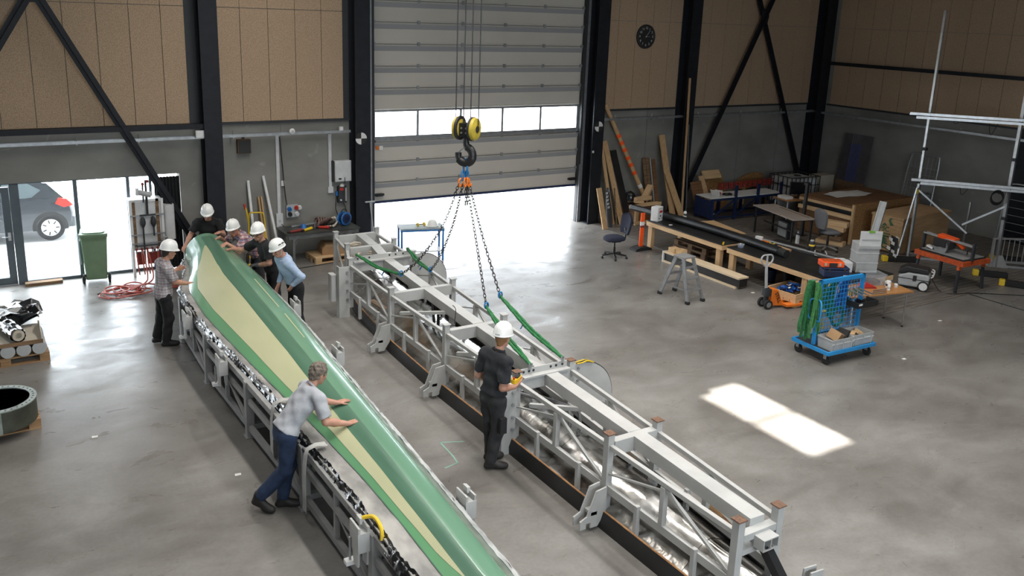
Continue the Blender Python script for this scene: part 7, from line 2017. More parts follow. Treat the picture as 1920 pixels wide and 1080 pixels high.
def hung(loc, n, ln, w, m_, label, seed, dy=0.06):
    random.seed(seed)
    t = thing('hanging_sling', label, 'sling', loc, R_(-3), 'slings hung on the cart')
    for k in range(n):
        x = w*(k/(max(n - 1, 1)) - 0.5)
        l_ = ln*random.uniform(0.78, 1.0)
        pts = [(x*0.4, 0.0, 0.0), (x*0.8 + random.uniform(-0.02, 0.02), dy, -0.2*l_), (x + random.uniform(-0.03, 0.03), dy*1.3, -0.55*l_), (x*1.2 + random.uniform(-0.04, 0.04), dy*1.2, -0.85*l_), (x*1.3, dy, -l_)]
        MB().tube(crom(pts, 5), 0.034, 7, flat=0.5).build('sling_strand', m_, t)
    return t
hung((11.66, 9.0, 1.36), 6, 1.12, 0.2, 'sling_green', 'green sling bundle hanging from the left end hook of the cart', 1, 0.03)
mat('green_light', (0.05, 0.21, 0.06), 0.8, 0, (0.025, 0.12, 0.035), 20, 0.3)
hung((11.7, 8.9, 1.34), 4, 1.0, 0.14, 'green_light', 'lighter green sling hanging over the cart end towards the floor', 6, -0.02)
hung((11.95, 8.95, 1.28), 5, 0.55, 0.18, 'green_light', 'green sling coil behind the left of the cart mesh', 2)
hung((12.2, 8.95, 1.28), 5, 0.7, 0.16, 'sling_green', 'dark green sling behind the middle of the cart mesh', 3)
hung((12.5, 8.95, 1.28), 5, 0.62, 0.2, 'strap_blue', 'blue sling behind the right of the cart mesh', 4)
hung((12.0, 8.96, 0.78), 4, 0.4, 0.14, 'yellow_dirty', 'yellow sling behind the lower left of the cart mesh', 5)
tag(MB().tube([(12.45 + 0.16*math.cos(2*PI*j/30*2.9), 8.99 + 0.015*(j % 3), 0.6 + 0.17*math.sin(2*PI*j/30*2.9)) for j in range(31)], 0.022, 6).build('green_coil', 'sling_green'), 'round green strap coil behind the lower right of the mesh', 'strap coil')
# ================================================================== beech table with glue things
tb = thing('beech_table', 'small beech table with bent steel legs behind the blue cart', 'table', (14.05, 9.5, 0), R_(-12))
MB().box(-0.72, -0.3, 0.69, 0.72, 0.3, 0.72).build('table_top', 'beech_top', tb, 0, bevel=0.004)
for x, y in ((-0.62, -0.24), (0.62, -0.24), (-0.62, 0.24), (0.62, 0.24)):
    lg = MB().tube(crom([(x*0.9, y, 0.69), (x, y, 0.66), (x, y, 0.6), (x, y, 0.02)], 4), 0.016, 8).build('leg', 'chrome', tb)
    MB().cyl((x, y, 0.0), (x, y, 0.03), 0.02, n=8).build('foot_cap', 'rubber', lg)
MB().beam((-0.62, -0.24, 0.66), (0.62, -0.24, 0.66), 0.02, 0.03).build('apron', 'chrome', tb, 0)
cbx2 = thing('clear_box', 'clear plastic storage box on the beech table', 'box', (14.35, 9.72, 0.722), R_(-20))
rows = [[Vector((sx*0.2*s, sy*0.15*s, z)) for sx, sy in ((-1, -1), (1, -1), (1, 1), (-1, 1), (-1, -1))] for s, z in ((0.82, 0.004), (0.95, 0.2), (1.03, 0.205), (1.03, 0.22))]
MB().grid(rows).build('box_wall', 'clear_plastic', cbx2, 0)
MB().box(-0.16, -0.12, 0, 0.16, 0.12, 0.006).build('box_floor', 'clear_plastic', cbx2, 0)
MB().box(-0.14, -0.1, 0.006, 0.1, 0.1, 0.09).build('box_contents', 'charcoal', cbx2, 0)
rf = thing('red_case', 'red folded case on the beech table beside the clear box', 'case', (14.08, 9.62, 0.722), R_(-25)); MB().prism([(-0.14, 0), (0.14, 0), (0.12, 0.03), (-0.1, 0.12)], (0, -0.1, 0), (1, 0, 0), (0, 0, 1), (0, 0.2, 0)).build('case_body', 'red', rf, 0)
MB().box(-0.1, -0.102, 0.01, 0.1, -0.1, 0.03).build('case_edge', 'dark_red', rf, 0)
for k, (x, y, h_, r) in enumerate(((14.42, 9.42, 0.13, 0.045), (14.52, 9.5, 0.08, 0.06), (14.6, 9.38, 0.06, 0.035), (14.3, 9.32, 0.1, 0.03))):
    t = thing('glue_tin', ['white tin with dark print at the front of the beech table', 'low white tub at the back of the beech table', 'small white roll at the right of the beech table', 'slim white cartridge near the cart on the beech table'][k], 'tin', (x, y, 0.722), 0, 'tins on the beech table')
    MB().lathe([(0.0, 0.0), (r, 0.0), (r, h_), (r*0.95, h_ + 0.004), (0, h_ + 0.004)], (0, 0, 0), 18).build('tin_body', 'white', t)
    MB().lathe([(r + 0.0005, h_*0.3), (r + 0.001, h_*0.3), (r + 0.001, h_*0.6), (r + 0.0005, h_*0.6)], (0, 0, 0), 18).build('tin_print', 'charcoal' if k == 0 else 'light_grey', t)
for k in range(3):
    tag(MB().cyl((13.75 + 0.1*k, 9.28 + 0.06*k, 0.732), (14.1 + 0.1*k, 9.22 + 0.08*k, 0.732), 0.009, n=8).build('rod', 'alu'), '%s thin silver rod lying on the beech table' % ('front', 'middle', 'rear')[k], 'rod', 'rods on the beech table')

# ================================================================== vacuum
vc = thing('shop_vacuum', 'grey workshop vacuum with black lid and big white wheel', 'vacuum', (17.1, 10.6, 0.006), R_(-62))
MB().prism([(-0.28, 0.06), (0.3, 0.06), (0.32, 0.3), (0.3, 0.36), (-0.1, 0.36), (-0.3, 0.28)], (0, -0.18, 0), (1, 0, 0), (0, 0, 1), (0, 0.36, 0)).build('vacuum_tub', 'light_grey', vc, 0, bevel=0.03)
MB().prism([(-0.31, 0.3), (-0.1, 0.375), (0.3, 0.375), (0.28, 0.48), (-0.16, 0.5), (-0.3, 0.4)], (0, -0.17, 0), (1, 0, 0), (0, 0, 1), (0, 0.34, 0)).build('vacuum_lid', 'print_black', vc, 0, bevel=0.025)
MB().box(-0.3, -0.184, 0.225, 0.315, 0.184, 0.24).build('seam', 'print_black', vc, 0)
MB().box(0.0, -0.195, 0.2, 0.07, -0.18, 0.32).build('latch', 'print_black', vc, 0)
MB().cyl((-0.26, -0.08, 0.36), (-0.29, -0.1, 0.38), 0.02, n=10).build('dial', 'latch_green', vc)
for y in (-0.2, 0.2):
    w = MB().lathe([(0.0, -0.02), (0.09, -0.022), (0.11, -0.018), (0.11, 0.018), (0.09, 0.022), (0, 0.02)], (0.22, y, 0.11), 24, 'y').build('rear_wheel', 'rubber', vc)
    MB().lathe([(0.0, -0.028), (0.085, -0.026), (0.085, 0.026), (0, 0.028)], (0.22, y, 0.11), 22, 'y').build('hubcap', 'white', w)
for y in (-0.14, 0.14):
    MB().lathe([(0.0, -0.015), (0.03, -0.015), (0.03, 0.015), (0, 0.015)], (-0.22, y, 0.03), 12, 'y').build('castor', 'rubber', vc)
MB().tube(crom([(0.33, -0.1, 0.44), (0.38, -0.1, 0.42), (0.38, -0.1, 0.34), (0.34, -0.1, 0.3)]), 0.014, 6).tube(crom([(0.33, 0.1, 0.44), (0.38, 0.1, 0.42), (0.38, 0.1, 0.34), (0.34, 0.1, 0.3)]), 0.014, 6).build('cord_hook', 'white', vc)
tag(MB().tube(crom([(17.25, 10.3, 0.3), (17.4, 10.15, 0.02), (17.45, 9.9, 0.014), (17.9, 9.75, 0.014), (18.4, 9.45, 0.008), (19.0, 9.0, 0.008), (19.6, 8.4, 0.008)], 8), 0.009, 6).build('power_cable', 'rubber'), 'black power cable snaking from the vacuum to the right edge', 'cable')

# ================================================================== tile saw on orange stand
sw = thing('table_saw', 'orange wet table saw with black motor and guide bar on splayed legs', 'saw', (18.08, 10.42, 0.006), R_(-4))
for a in ((-0.46, -0.62, 0.6, -0.4, 0.58, 0.7), (0.4, -0.62, 0.6, 0.46, 0.58, 0.7), (-0.4, -0.62, 0.6, 0.4, -0.56, 0.7), (-0.4, 0.52, 0.6, 0.4, 0.58, 0.7)):
    MB().box(*a).build('stand_rail', 'saw_orange', sw, 0)
for x, y in ((-0.4, -0.5), (0.4, -0.5), (-0.4, 0.48), (0.4, 0.48)):
    lg = MB().beam((x, y, 0.62), (x*1.12, y*1.06, 0.0), 0.05, 0.05).build('leg', 'charcoal', sw, 0)
    MB().beam((x, y, 0.62), (x*1.04, y*1.02, 0.5), 0.07, 0.06).build('leg_socket', 'saw_orange', lg, 0)
MB().box(-0.38, -0.56, 0.7, 0.38, 0.52, 0.725).build('saw_bed', 'rubber', sw, 0)
MB().box(-0.34, -0.54, 0.725, 0.34, 0.5, 0.74).build('saw_table', 'frame_grey', sw, 0)
MB().cyl((-0.2, 0.6, 1.06), (-0.16, -0.6, 1.0), 0.022, n=10).cyl((-0.12, 0.6, 1.06), (-0.08, -0.6, 1.0), 0.022, n=10).build('guide_bar', 'alu', sw)
for y in (0.6, -0.6):
    MB().beam((-0.16, y, 0.64), (-0.15, y, 1.08), 0.08, 0.04).build('guide_post', 'charcoal', sw, 0)
MB().cbox((-0.12, 0.1, 0.92), (0.3, 0.34, 0.2), (0.1, 0, 0.1)).build('motor', 'charcoal', sw, 0, bevel=0.02)
MB().cbox((-0.1, 0.06, 1.05), (0.2, 0.4, 0.08), (0.1, 0, 0.1)).cbox((-0.05, -0.22, 0.94), (0.08, 0.2, 0.06), (0.5, 0, 0)).build('carriage', 'safety_orange', sw, 0, bevel=0.01)
MB().lathe([(0.0, -0.004), (0.17, -0.004), (0.17, 0.004), (0, 0.004)], (-0.27, 0.1, 0.87), 28, 'x').build('saw_blade', 'galv', sw)
MB().cbox((-0.29, 0.12, 0.95), (0.03, 0.3, 0.18)).build('blade_guard', 'print_black', sw, 0, bevel=0.01)
MB().tube(crom([(0.1, -0.3, 0.75), (0.08, -0.32, 0.84), (0.14, -0.36, 0.86), (0.2, -0.4, 0.8)]), 0.012, 6).build('fence_handle', 'print_black', sw)
MB().cbox((-0.2, 0.38, 0.78), (0.16, 0.14, 0.04), (0.3, 0.1, 0.3)).build('cloth_scrap', 'white', sw, 0)
mg = thing('blade_poster', 'white saw-tooth cardboard cut-out leaning beside the scaffold pole', 'cut-out', (18.62, 12.2, 0.006))
random.seed(31)
for k in range(7):
    MB().cbox((0.02*random.uniform(-1, 1) + 0.05*(k % 2), 0.1*(k % 3) - 0.1, 0.16 + 0.07*k), (0.012, 0.16, 0.075), (0, 0, R_(-30))).build('paper_tooth', 'paper', mg, 0)
MB().cbox((0.04, 0.0, 0.3), (0.01, 0.36, 0.58), (0, 0, R_(-30))).build('backing', 'charcoal', mg, 0)

# ================================================================== aluminium scaffold frame
sf = thing('profile_frame', 'tall aluminium profile frame with horizontal rails at the right wall', 'frame', (0, 0, 0.006))
A_, B_ = Vector((19.3, 12.2, 0)), Vector((20.55, 10.72, 0))
MB().beam(A_, A_ + Vector((0, 0, 5.9)), 0.055, 0.055).build('upright', 'alu', sf, 0)
MB().beam(B_, B_ + Vector((0, 0, 6.2)), 0.07, 0.07).build('upright', 'alu', sf, 0)
d_ = (B_ - A_).normalized()
for z, ext0, ext1 in ((3.52, 0.45, 0.9), (3.44, 0.3, 0.9), (1.95, 0.2, 0.9), (1.88, 0.0, 0.9)):
    off = Vector((-0.05, -0.05, 0))
    MB().beam(A_ - d_*ext0 + off + Vector((0, 0, z)), B_ + d_*ext1 + off + Vector((0, 0, z)), 0.05, 0.06).build('rail', 'alu', sf, 0)
for P_b, z in ((A_, 3.5), (A_, 2.7), (A_, 1.9), (B_, 3.5), (B_, 2.6), (B_, 1.9), (B_, 1.2)):
    MB().cbox(P_b + Vector((-0.02, -0.02, z)), (0.1, 0.1, 0.07)).build('clamp', 'charcoal', sf, 0)
MB().beam(A_ + Vector((0, 0, 1.7)), A_.lerp(B_, 0.62) + Vector((0, 0, 0.75)), 0.04, 0.04).build('diagonal', 'alu', sf, 0)
MB().beam(B_ + Vector((0, 0, 1.5)), A_.lerp(B_, 0.55) + Vector((0, 0, 0.95)), 0.045, 0.045).build('diagonal', 'alu', sf, 0)
MB().beam(A_ + Vector((-0.3, 0.1, 0.0)), A_ + Vector((-0.05, 0.0, 1.75)), 0.035, 0.035).build('stay', 'alu', sf, 0)
MB().beam(A_.lerp(B_, 0.7) + Vector((0.5, 0.5, 0)), A_.lerp(B_, 0.7) + Vector((0.45, 0.45, 1.4)), 0.035, 0.035).build('stay', 'alu', sf, 0)
MB().prism([(-0.2, 0), (0.2, 0), (0.05, 0.3), (-0.05, 0.3)], B_ + Vector((0, -0.045, 0)), tuple(d_), (0, 0, 1), (0.02, -0.02, 0)).build('foot_gusset', 'frame_grey', sf, 0)
MB().beam(A_ + Vector((-0.4, 0.3, 0.03)), B_ + Vector((0.9, -0.9, 0.03)), 0.06, 0.05).build('floor_rail', 'alu', sf, 0)
MB().beam(A_ + Vector((0.1, 0.4, 0.03)), B_ + Vector((1.4, -0.7, 0.03)), 0.06, 0.05).build('floor_rail', 'alu', sf, 0)
random.seed(40)
for k in range(5):
    p_ = A_.lerp(B_, 0.25 + 0.2*k) + Vector((-0.05, -0.05, (3.44, 1.88)[k % 2]))
    MB().tube(crom([p_ + Vector((0, 0, 0.03)), p_ + Vector((0.05, -0.05, -0.1 - 0.1*(k % 3))), p_ + d_*0.2 + Vector((0, 0, 0.0))]), 0.007, 5).build('cable', 'rubber', sf)
for k in range(4):
    c = B_ + d_*-0.25 + Vector((-0.08, -0.08, 1.72))
    MB().tube([c + Vector((0.13*math.cos(2*PI*j/16)*d_.x, 0.13*math.cos(2*PI*j/16)*d_.y, 0.15*math.sin(2*PI*j/16) - 0.02*k)) + Vector((0.01*k, 0.01*k, 0)) for j in range(16)], 0.012, 5, True).build('cable_coil', 'rubber', sf)
MB().box(A_.x - 0.1, A_.y - 0.04, 1.62, A_.x - 0.02, A_.y - 0.035, 1.72).build('yellow_label', 'yellow', sf, 0)
# ================================================================== crates by the right wall
mc = thing('plywood_crate', 'large pale plywood crate with green stamped marks beside the saw', 'crate', (20.2, 12.85, 0.006), R_(3))
MB().box(-1.05, -0.42, 0.06, 1.1, 0.42, 0.9).build('crate_body', 'plywood', mc, 0)
MB().box(-1.07, -0.44, 0.9, 1.12, 0.44, 0.925).build('crate_lid', 'plywood', mc, 0)
MB().box(-1.07, -0.44, 0.93, 1.12, 0.44, 0.95).build('lid_sheet', 'plywood', mc, 0)
for x in (-0.9, 0, 0.95):
    MB().box(x - 0.06, -0.42, 0, x + 0.06, 0.42, 0.06).build('skid', 'old_wood', mc, 0)
for k in range(8):
    MB().box(-1.056, -0.42, 0.12 + 0.1*k, -1.05, 0.42, 0.123 + 0.1*k).build('ply_line', 'pallet_wood', mc, 0)
# stamps: tree mark, letters, fir tree and cross on the left face
yo = 0.05
def st_mark(poly, y, z):
    MB().prism([(a*1.5, b*1.25) for a, b in poly], (-1.058, y, (z - 0.5)*1.15 + 0.5), (0, -1, 0), (0, 0, 1), (-0.002, 0, 0)).build('stamp', 'print_green', mc, 0)
st_mark([(-0.16, 0.0), (-0.1, -0.02), (-0.06, 0.08), (-0.09, 0.16), (-0.13, 0.16), (-0.1, 0.08)], yo, 0.7)
st_mark([(0.16, 0.0), (0.1, -0.02), (0.06, 0.08), (0.09, 0.16), (0.13, 0.16), (0.1, 0.08)][::-1], yo, 0.7)
st_mark([(-0.05, 0.0), (0.05, 0.0), (0.0, 0.06)], yo, 0.66)
text('FSC', 0.17, 'print_green', mc, (-1.0585, yo, 0.6), (R_(90), 0, R_(-90)), 'stamp_letters', 0.0008, True)
st_mark([(-0.12, 0.0), (0.12, 0.0), (0.12, 0.02), (-0.12, 0.02)], yo, 0.48)
st_mark([(-0.09, 0.0), (0.1, 0.0), (0.1, 0.03), (-0.09, 0.03)], yo, 0.42)
for k in range(3):
    st_mark([(-0.12 + 0.02*k, 0.0), (0.12 - 0.02*k, 0.0), (0.0, 0.07)], yo, 0.26 + 0.05*k)
st_mark([(-0.01, 0), (0.01, 0), (0.01, 0.1), (-0.01, 0.1)], yo, 0.18)
st_mark([(-0.13, 0.0), (-0.1, 0.0), (0.13, 0.1), (0.1, 0.1)], yo - 0.05, 0.13); st_mark([(0.1, 0.0), (0.13, 0.0), (-0.1, 0.1), (-0.13, 0.1)], yo - 0.05, 0.13)
c2 = thing('timber_crate', 'long brown timber crate with gap under its lid behind the grey chair', 'crate', (20.45, 14.6, 0.006), 0)
MB().box(-1.4, -0.85, 0.92, 1.35, 0.85, 0.98).build('crate_lid', 'brown_ply', c2, 0)
MB().box(-1.42, -0.87, 0.85, -1.34, 0.85, 0.92).build('lid_rail', 'pine', c2, 0)
MB().box(-1.38, -0.84, 0.02, -1.35, 0.84, 0.62).build('side_board', 'brown_ply', c2, 0)
MB().box(-1.42, -0.86, 0.62, -1.34, 0.86, 0.72).build('side_rail', 'pine', c2, 0)
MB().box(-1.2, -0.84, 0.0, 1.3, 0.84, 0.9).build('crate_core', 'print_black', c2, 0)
MB().box(-1.44, -0.92, 0.0, 1.36, -0.88, 1.04).build('end_board', 'osb', c2, 0)
MB().box(-1.46, -0.93, 0.0, -1.4, -0.87, 1.04).build('end_post', 'pine_z', c2, 0)
MB().box(-1.386, -0.4, 0.3, -1.382, -0.28, 0.42).build('yellow_label', 'yellow', c2, 0)
MB().box(-1.386, 0.1, 0.42, -1.382, 0.18, 0.46).build('white_label', 'paper', c2, 0)
dr = thing('drawings', 'white drawing sheets spread on the brown timber crate', 'papers', (20.2, 14.9, 0.988), R_(-5))
for k in range(4):
    P = [[Vector((-0.6 + 0.38*i + 0.1*k, -0.3 + 0.17*j + 0.03*k, 0.004*k + 0.012*math.sin(i*2 + j + k) + 0.014)) for i in range(4)] for j in range(4)]
    MB().grid(P, (0, 0, 0.002)).build('sheet', 'paper', dr, 40)
bs = thing('timber_stack', 'stack of short pine bearers on the floor behind the grey chair', 'timber', (18.6, 13.95, 0.006), R_(-70))
for k, (dx, dz, l_, h_) in enumerate(((0, 0.0, 0.7, 0.1), (0.02, 0.1, 0.5, 0.13), (-0.05, 0.23, 0.45, 0.13), (0.0, 0.36, 0.62, 0.12), (0.04, 0.48, 0.66, 0.13))):
    MB().box(-l_/2 + dx, -0.14 + 0.02*k, dz, l_/2 + dx, 0.14, dz + h_ - 0.004).build('bearer', 'pine_x' if k in (0, 3, 4) else 'old_wood', bs, 0)

# ================================================================== desks, monitor, blue stand, tank
dk = thing('grey_desk', 'narrow grey-topped desk on black legs in the slatted area', 'desk', (17.72, 14.82, 0.006), R_(-14))
MB().box(-0.34, -0.9, 0.72, 0.34, 0.9, 0.745).build('desk_top', 'grey_desk', dk, 0)
MB().box(0.2, -0.75, 0.745, 0.24, 0.5, 0.748).build('cable_slot', 'old_wood', dk, 0)
for y in (-0.8, 0.8):
    for x in (-0.28, 0.28):
        MB().box(x - 0.02, y - 0.02, 0, x + 0.02, y + 0.02, 0.72).build('leg', 'black_paint', dk, 0)
    MB().box(-0.3, y - 0.02, 0.68, 0.3, y + 0.02, 0.72).build('leg_rail', 'black_paint', dk, 0)
MB().box(-0.02, -0.8, 0.3, 0.02, 0.8, 0.33).build('stretcher', 'black_paint', dk, 0)
pcu = thing('computer_case', 'dark computer case on the floor under the grey desk', 'computer', (17.95, 14.9, 0.006), R_(-14)); MB().box(-0.1, -0.22, 0.02, 0.1, 0.22, 0.46).build('case_shell', 'charcoal', pcu, 0, bevel=0.02); MB().box(-0.102, -0.18, 0.06, -0.1, 0.18, 0.42).build('side_panel', 'frame_grey', pcu, 0); MB().box(-0.08, -0.2, 0, 0.08, 0.2, 0.02).build('feet', 'rubber', pcu, 0)
vs_ = thing('white_bottle', 'white bottle standing on the floor under the grey desk', 'bottle', (17.8, 14.35, 0.006)); MB().lathe([(0.0, 0.0), (0.05, 0.0), (0.05, 0.2), (0.03, 0.26), (0.02, 0.3), (0, 0.3)], (0, 0, 0), 16).build('bottle_body', 'white', vs_); MB().lathe([(0, 0.3), (0.024, 0.3), (0.024, 0.33), (0, 0.33)], (0, 0, 0), 12).build('cap', 'light_grey', vs_)
md = thing('monitor_desk', 'small wooden computer desk on thin legs carrying the black monitor', 'desk', (19.45, 15.95, 0.006), R_(-8))
MB().box(-0.5, -0.3, 0.72, 0.5, 0.3, 0.75).build('desk_top', 'beech_top', md, 0)
for x in (-0.45, 0.45):
    for y in (-0.25, 0.25):
        MB().cyl((x, y, 0), (x, y, 0.72), 0.02, n=8).build('leg', 'light_grey', md)
MB().box(-0.4, 0.2, 0.25, 0.4, 0.22, 0.7).build('modesty_panel', 'frame_grey', md, 0)
mn = thing('monitor', 'black computer monitor facing the hall on the small wooden desk', 'monitor', (19.5, 15.85, 0.757), R_(-30))
MB().box(-0.28, 0.0, 0.1, 0.28, 0.04, 0.46).build('screen_case', 'print_black', mn, 0, bevel=0.008)
MB().box(-0.26, -0.004, 0.12, 0.26, 0.0, 0.44).build('screen', mat('screen_off', (0.006, 0.007, 0.009), 0.25), mn, 0)
MB().box(-0.03, 0.02, 0.01, 0.03, 0.06, 0.2).lathe([(0.0, 0.0), (0.12, 0.0), (0.12, 0.012), (0, 0.016)], (0, 0.03, 0), 18).build('stand', 'print_black', mn, 0)
wp = thing('paper_tray', 'white tray of papers left of the monitor', 'paper tray', (19.12, 16.0, 0.757), R_(-8)); MB().box(-0.13, -0.17, 0, 0.13, 0.17, 0.06).build('tray', 'white', wp, 0); MB().box(-0.12, -0.16, 0.06, 0.12, 0.16, 0.075).build('papers', 'paper', wp, 0)
bs2 = thing('blue_stand', 'dark blue steel stand with white top and four upright posts', 'stand', (18.75, 17.35, 0.006), R_(-3))
MB().box(-1.35, -0.32, 0.64, 1.35, 0.32, 0.665).build('white_top', 'paper', bs2, 0)
for a in ((-1.36, -0.35, 0.58, 1.36, -0.3, 0.64), (-1.36, 0.3, 0.58, 1.36, 0.35, 0.64), (-1.36, -0.35, 0.06, 1.36, -0.3, 0.11), (-1.36, 0.3, 0.06, 1.36, 0.35, 0.11)):
    MB().box(*a).build('stand_rail', 'deep_blue', bs2, 0)
for x in (-1.3, -0.45, 0.4, 1.3):
    for y in (-0.33, 0.33):
        MB().box(x - 0.035, y - 0.03, 0, x + 0.035, y + 0.03, 0.98 if (x in (-0.45, 0.4, 1.3) and y < 0) else 0.6).build('stand_post', 'deep_blue', bs2, 0)
for a, b in ((-1.3, -0.45), (-0.45, 0.4), (0.4, 1.3)):
    MB().beam((a, -0.33, 0.1), (b, -0.33, 0.58), 0.03, 0.04).build('stand_brace', 'deep_blue', bs2, 0)
MB().box(-1.38, -0.33, 0.1, -1.34, 0.33, 0.6).build('end_sheet', 'deep_blue', bs2, 0)
bk = thing('ring_binder', 'open white ring binder on the left end of the blue stand', 'binder', (17.75, 17.3, 0.672), R_(15)); MB().cbox((-0.06, 0, 0.09), (0.02, 0.24, 0.22), (0, -0.6, 0)).build('cover', 'white', bk, 0); MB().cbox((0.07, 0, 0.08), (0.02, 0.24, 0.22), (0, 0.9, 0)).build('pages', 'paper', bk, 0); MB().cbox((0.02, -0.13, 0.1), (0.1, 0.004, 0.04), (0, 0.9, 0)).build('red_print', 'print_red', bk, 0)
hw = thing('wire_coil', 'dark cable coil lying on the white top of the blue stand', 'coil', (18.15, 17.25, 0.69)); MB().tube([(0.15*math.cos(j*0.5), 0.11*math.sin(j*0.5), 0.004*(j % 5) + 0.002*j*0.2) for j in range(40)], 0.012, 5).build('coil', 'rubber', hw)
bn2 = thing('red_barrier', 'red lattice barrier strips stacked behind the blue stand', 'barrier', (19.6, 17.78, 0))
for z in (0.72, 0.8, 0.88):
    MB().box(-1.3, -0.02, z, 1.0, 0.02, z + 0.03).build('barrier_rail', 'dark_red', bn2, 0)
for k in range(23):
    MB().box(-1.28 + 0.1*k, -0.022, 0.0 if k % 8 == 0 else 0.72, -1.26 + 0.1*k, 0.022, 0.91).build('barrier_slat', 'red' if k % 2 else 'dark_red', bn2, 0)
ov = thing('oval_panel', 'oval chipboard panel leaning on the wall behind the red barrier', 'panel', (20.45, 18.45, 0))
MB().prism([(0.62*math.cos(R_(a)) + 0.1*math.sin(R_(a)), 0.72 + 0.24*math.sin(R_(a)) + 0.06*math.cos(R_(a))) for a in range(0, 360, 12)], (0, 0, 0), (1, 0, 0), (0, 0.15, 0.98), (0, 0.03, 0)).build('panel_board', 'osb', ov, 0)
MB().box(-0.35, -0.02, 0, -0.3, 0.06, 0.62).box(0.3, -0.02, 0, 0.35, 0.06, 0.62).build('panel_foot', 'pine_z', ov, 0)
tk = thing('container_tank', 'white liquid tank in a grey tube cage near the far corner', 'tank', (21.3, 17.55, 0.006), R_(-4))
MB().box(-0.55, -0.42, 0.15, 0.55, 0.42, 0.95).build('tank_bottle', 'white_plastic', tk, 0, bevel=0.05)
MB().box(-0.3, -0.44, 0.955, 0.1, 0.0, 0.965).build('top_label', 'light_grey', tk, 0)
MB().lathe([(0.0, 0.95), (0.1, 0.95), (0.1, 0.99), (0, 0.99)], (0.1, 0.0, 0.0), 16).build('fill_cap', 'print_black', tk)
for i in range(8):
    x = -0.58 + 1.16*i/7
    for y in (-0.46, 0.46): MB().box(x - 0.01, y - 0.01, 0.12, x + 0.01, y + 0.01, 1.0).build('cage_bar', 'charcoal', tk, 0)
for i in range(1, 5):
    y = -0.46 + 0.92*i/5
    for x in (-0.58, 0.58): MB().box(x - 0.01, y - 0.01, 0.12, x + 0.01, y + 0.01, 1.0).build('cage_bar', 'charcoal', tk, 0)
for z in (0.14, 0.45, 0.75, 1.0):
    for y in (-0.46, 0.46): MB().box(-0.59, y - 0.012, z - 0.01, 0.59, y + 0.012, z + 0.01).build('cage_hoop', 'charcoal', tk, 0)
    for x in (-0.58, 0.58): MB().box(x - 0.012, -0.46, z - 0.01, x + 0.012, 0.46, z + 0.01).build('cage_hoop', 'charcoal', tk, 0)
pallet_parts(tk, 1.2, 0.96, 'old_wood', 4)
tag(MB().box(22.0, 17.2, 0.0, 22.7, 17.6, 0.98).build('pale_carton', 'carton_beige', smooth=0, bevel=0.01), 'pale carton catching light near the far corner column', 'carton')
bpst = thing('black_post', 'black steel post standing on a foot plate before the timber crate', 'post', (18.62, 14.9, 0.006)); MB().box(-0.035, -0.035, 0, 0.035, 0.035, 1.4).build('post', 'black_paint', bpst, 0); MB().box(-0.12, -0.12, 0, 0.12, 0.12, 0.012).build('foot_plate', 'black_paint', bpst, 0); MB().box(-0.06, -0.06, 1.36, 0.06, 0.06, 1.42).build('post_head', 'black_paint', bpst, 0)

# ================================================================== right wall: rack, corrugated sheet, fence, barrier feet
mat('violet_sheet', (0.07, 0.06, 0.062), 0.5, 0, (0.045, 0.035, 0.042), 5)
mat('blue_sheet', (0.03, 0.035, 0.13), 0.5, 0, (0.02, 0.025, 0.1), 4)
cs_ = thing('corrugated_sheet', 'dark corrugated plastic sheet with blue middle leaning on the right wall', 'sheet', (23.0, 16.85, 0.5))
def corr(y0, y1, m_, z0, z1):
    rows = [[Vector((0.2*(z/1.8) + 0.02*math.sin(i*1.57), y0 + (y1 - y0)*i/24, z)) for i in range(25)] for z in (z0, (z0 + z1)/2, z1)]
    MB().grid(rows, (0.004, 0, 0)).build('sheet_panel', m_, cs_, 0)
corr(-0.5, -0.16, 'violet_sheet', 0.3, 1.75); corr(-0.16, 0.22, 'blue_sheet', 0.3, 1.45); corr(0.22, 0.5, 'violet_sheet', 0.3, 1.75); corr(-0.16, 0.22, 'violet_sheet', 1.45, 1.75)
MB().box(-0.02, -0.5, -0.5, 0.06, 0.5, 0.3).build('sheet_stand', 'old_wood', cs_, 0)
rk = thing('wire_rack', 'galvanised tube rack with mesh leaning on the right wall', 'rack', (22.95, 14.6, 0.0))
MB().tube(crom([(0.0, -0.5, 0.0), (0.12, -0.48, 1.0), (0.22, -0.46, 1.8), (0.24, -0.35, 1.98), (0.24, 0.3, 1.98), (0.22, 0.42, 1.8), (0.12, 0.46, 1.0), (0.0, 0.5, 0.0)], 5), 0.022, 7).build('rack_tube', 'galv', rk)
for k in range(1, 9):
    MB().cyl((0.02 + 0.024*k, -0.48 + 0.004*k, 0.2*k), (0.02 + 0.024*k, 0.48 - 0.004*k, 0.2*k), 0.008, n=6).build('rack_wire', 'galv', rk)
for k in range(7):
    y = -0.38 + 0.126*k
    MB().beam((0.03, y, 0.1), (0.24, y, 1.95), 0.008, 0.008).build('rack_wire', 'galv', rk, 0)
MB().box(0.1, -0.46, 0.95, 0.13, -0.1, 1.25).build('rack_sign', 'frame_grey', rk, 0)
MB().box(0.02, -0.45, 0.62, 0.05, -0.2, 0.9).build('rack_basket', 'galv', rk, 0)
rk2 = thing('wire_rack', 'second tube rack half hidden behind the right frame post', 'rack', (22.9, 11.7, 0.0))
MB().tube(crom([(0.0, -0.4, 0.0), (0.2, -0.38, 1.4), (0.24, -0.3, 1.6), (0.24, 0.3, 1.6), (0.2, 0.38, 1.4), (0.0, 0.4, 0.0)], 5), 0.022, 7).build('rack_tube', 'galv', rk2)
for k in range(1, 7):
    MB().cyl((0.03 + 0.03*k, -0.38, 0.2*k), (0.03 + 0.03*k, 0.38, 0.2*k), 0.008, n=6).build('rack_wire', 'galv', rk2)
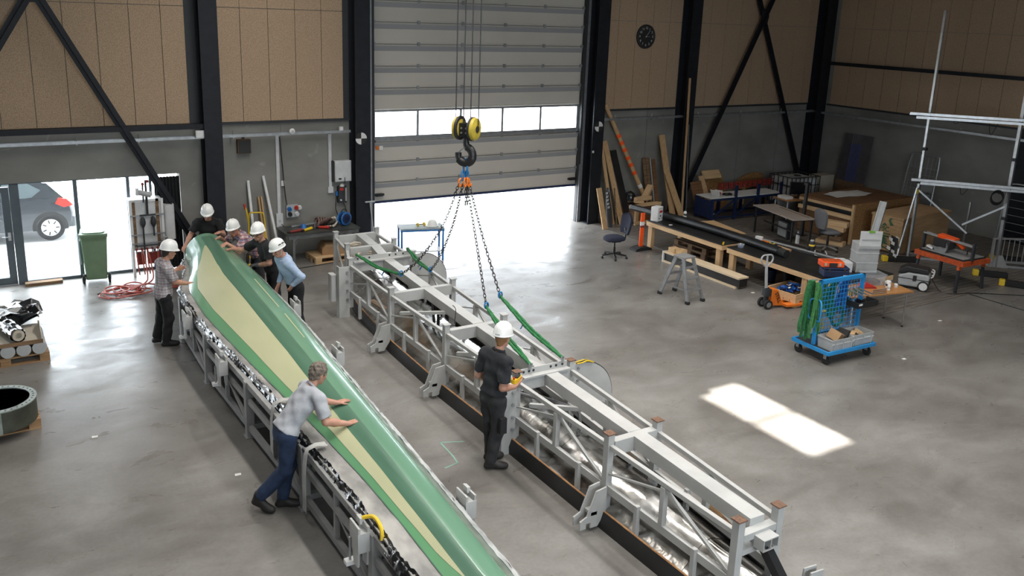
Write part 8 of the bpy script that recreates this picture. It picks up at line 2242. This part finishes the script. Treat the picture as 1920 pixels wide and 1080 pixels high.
fn = thing('barrier_fence', 'low grey steel barrier with upright bars at the right edge', 'barrier', (21.2, 10.35, 0.006), R_(-30))
MB().box(-0.9, -0.02, 0.68, 0.9, 0.02, 0.72).box(-0.9, -0.02, 0.1, 0.9, 0.02, 0.14).build('fence_rail', 'frame_grey', fn, 0)
for k in range(15):
    MB().cyl((-0.88 + 0.126*k, 0, 0.1), (-0.88 + 0.126*k, 0, 0.7), 0.01, n=6).build('fence_bar', 'frame_grey', fn)
for x in (-0.88, 0.88):
    MB().box(x - 0.025, -0.025, 0, x + 0.025, 0.025, 0.72).build('fence_post', 'frame_grey', fn, 0)
def bumper(loc, rz, l_, label):
    t = thing('floor_bumper', label, 'bumper', loc, rz, 'yellow and black floor bumpers')
    MB().box(-l_/2, -0.075, 0, l_/2, 0.075, 0.13).build('bumper_body', 'rubber', t, 0, bevel=0.02)
    MB().box(-l_/2 - 0.02, -0.08, 0, -l_/2 + 0.1, 0.08, 0.135).build('yellow_end', 'yellow', t, 0, bevel=0.015)
bumper((18.75, 12.05, 0.006), R_(-35), 0.8, 'yellow-ended black bumper on the slats before the plywood crate')
bumper((19.4, 9.45, 0.003), R_(-60), 0.9, 'yellow-ended black bumper on the concrete at the right edge')
bumper((21.3, 10.9, 0.006), R_(-50), 0.7, 'yellow-ended black bumper behind the low steel barrier')
bumper((19.6, 10.3, 0.006), R_(-50), 0.7, 'yellow-ended black bumper beside the frame post foot')
# small scraps of paper on the floor
random.seed(55)
for k, (x, y) in enumerate(((13.15, 8.1), (13.55, 11.9), (2.3, 9.6), (0.95, 11.4), (15.6, 9.0))):
    tag(MB().prism([(-0.03, -0.02), (0.04, -0.03), (0.05, 0.02), (-0.02, 0.03)], (x, y, 0.001), (1, 0, 0), (0, 1, 0), (0, 0, 0.008)).build('floor_scrap', 'paper', smooth=0), ['white paper scrap on the floor right of the blue cart', 'white paper scrap on the floor between box beam and pallet truck', 'white scrap on the floor left of the man in jeans', 'white scrap on the floor beside the pallet with the ring', 'white scrap on the floor behind the blue cart'][k], 'scrap', 'paper scraps on the floor')
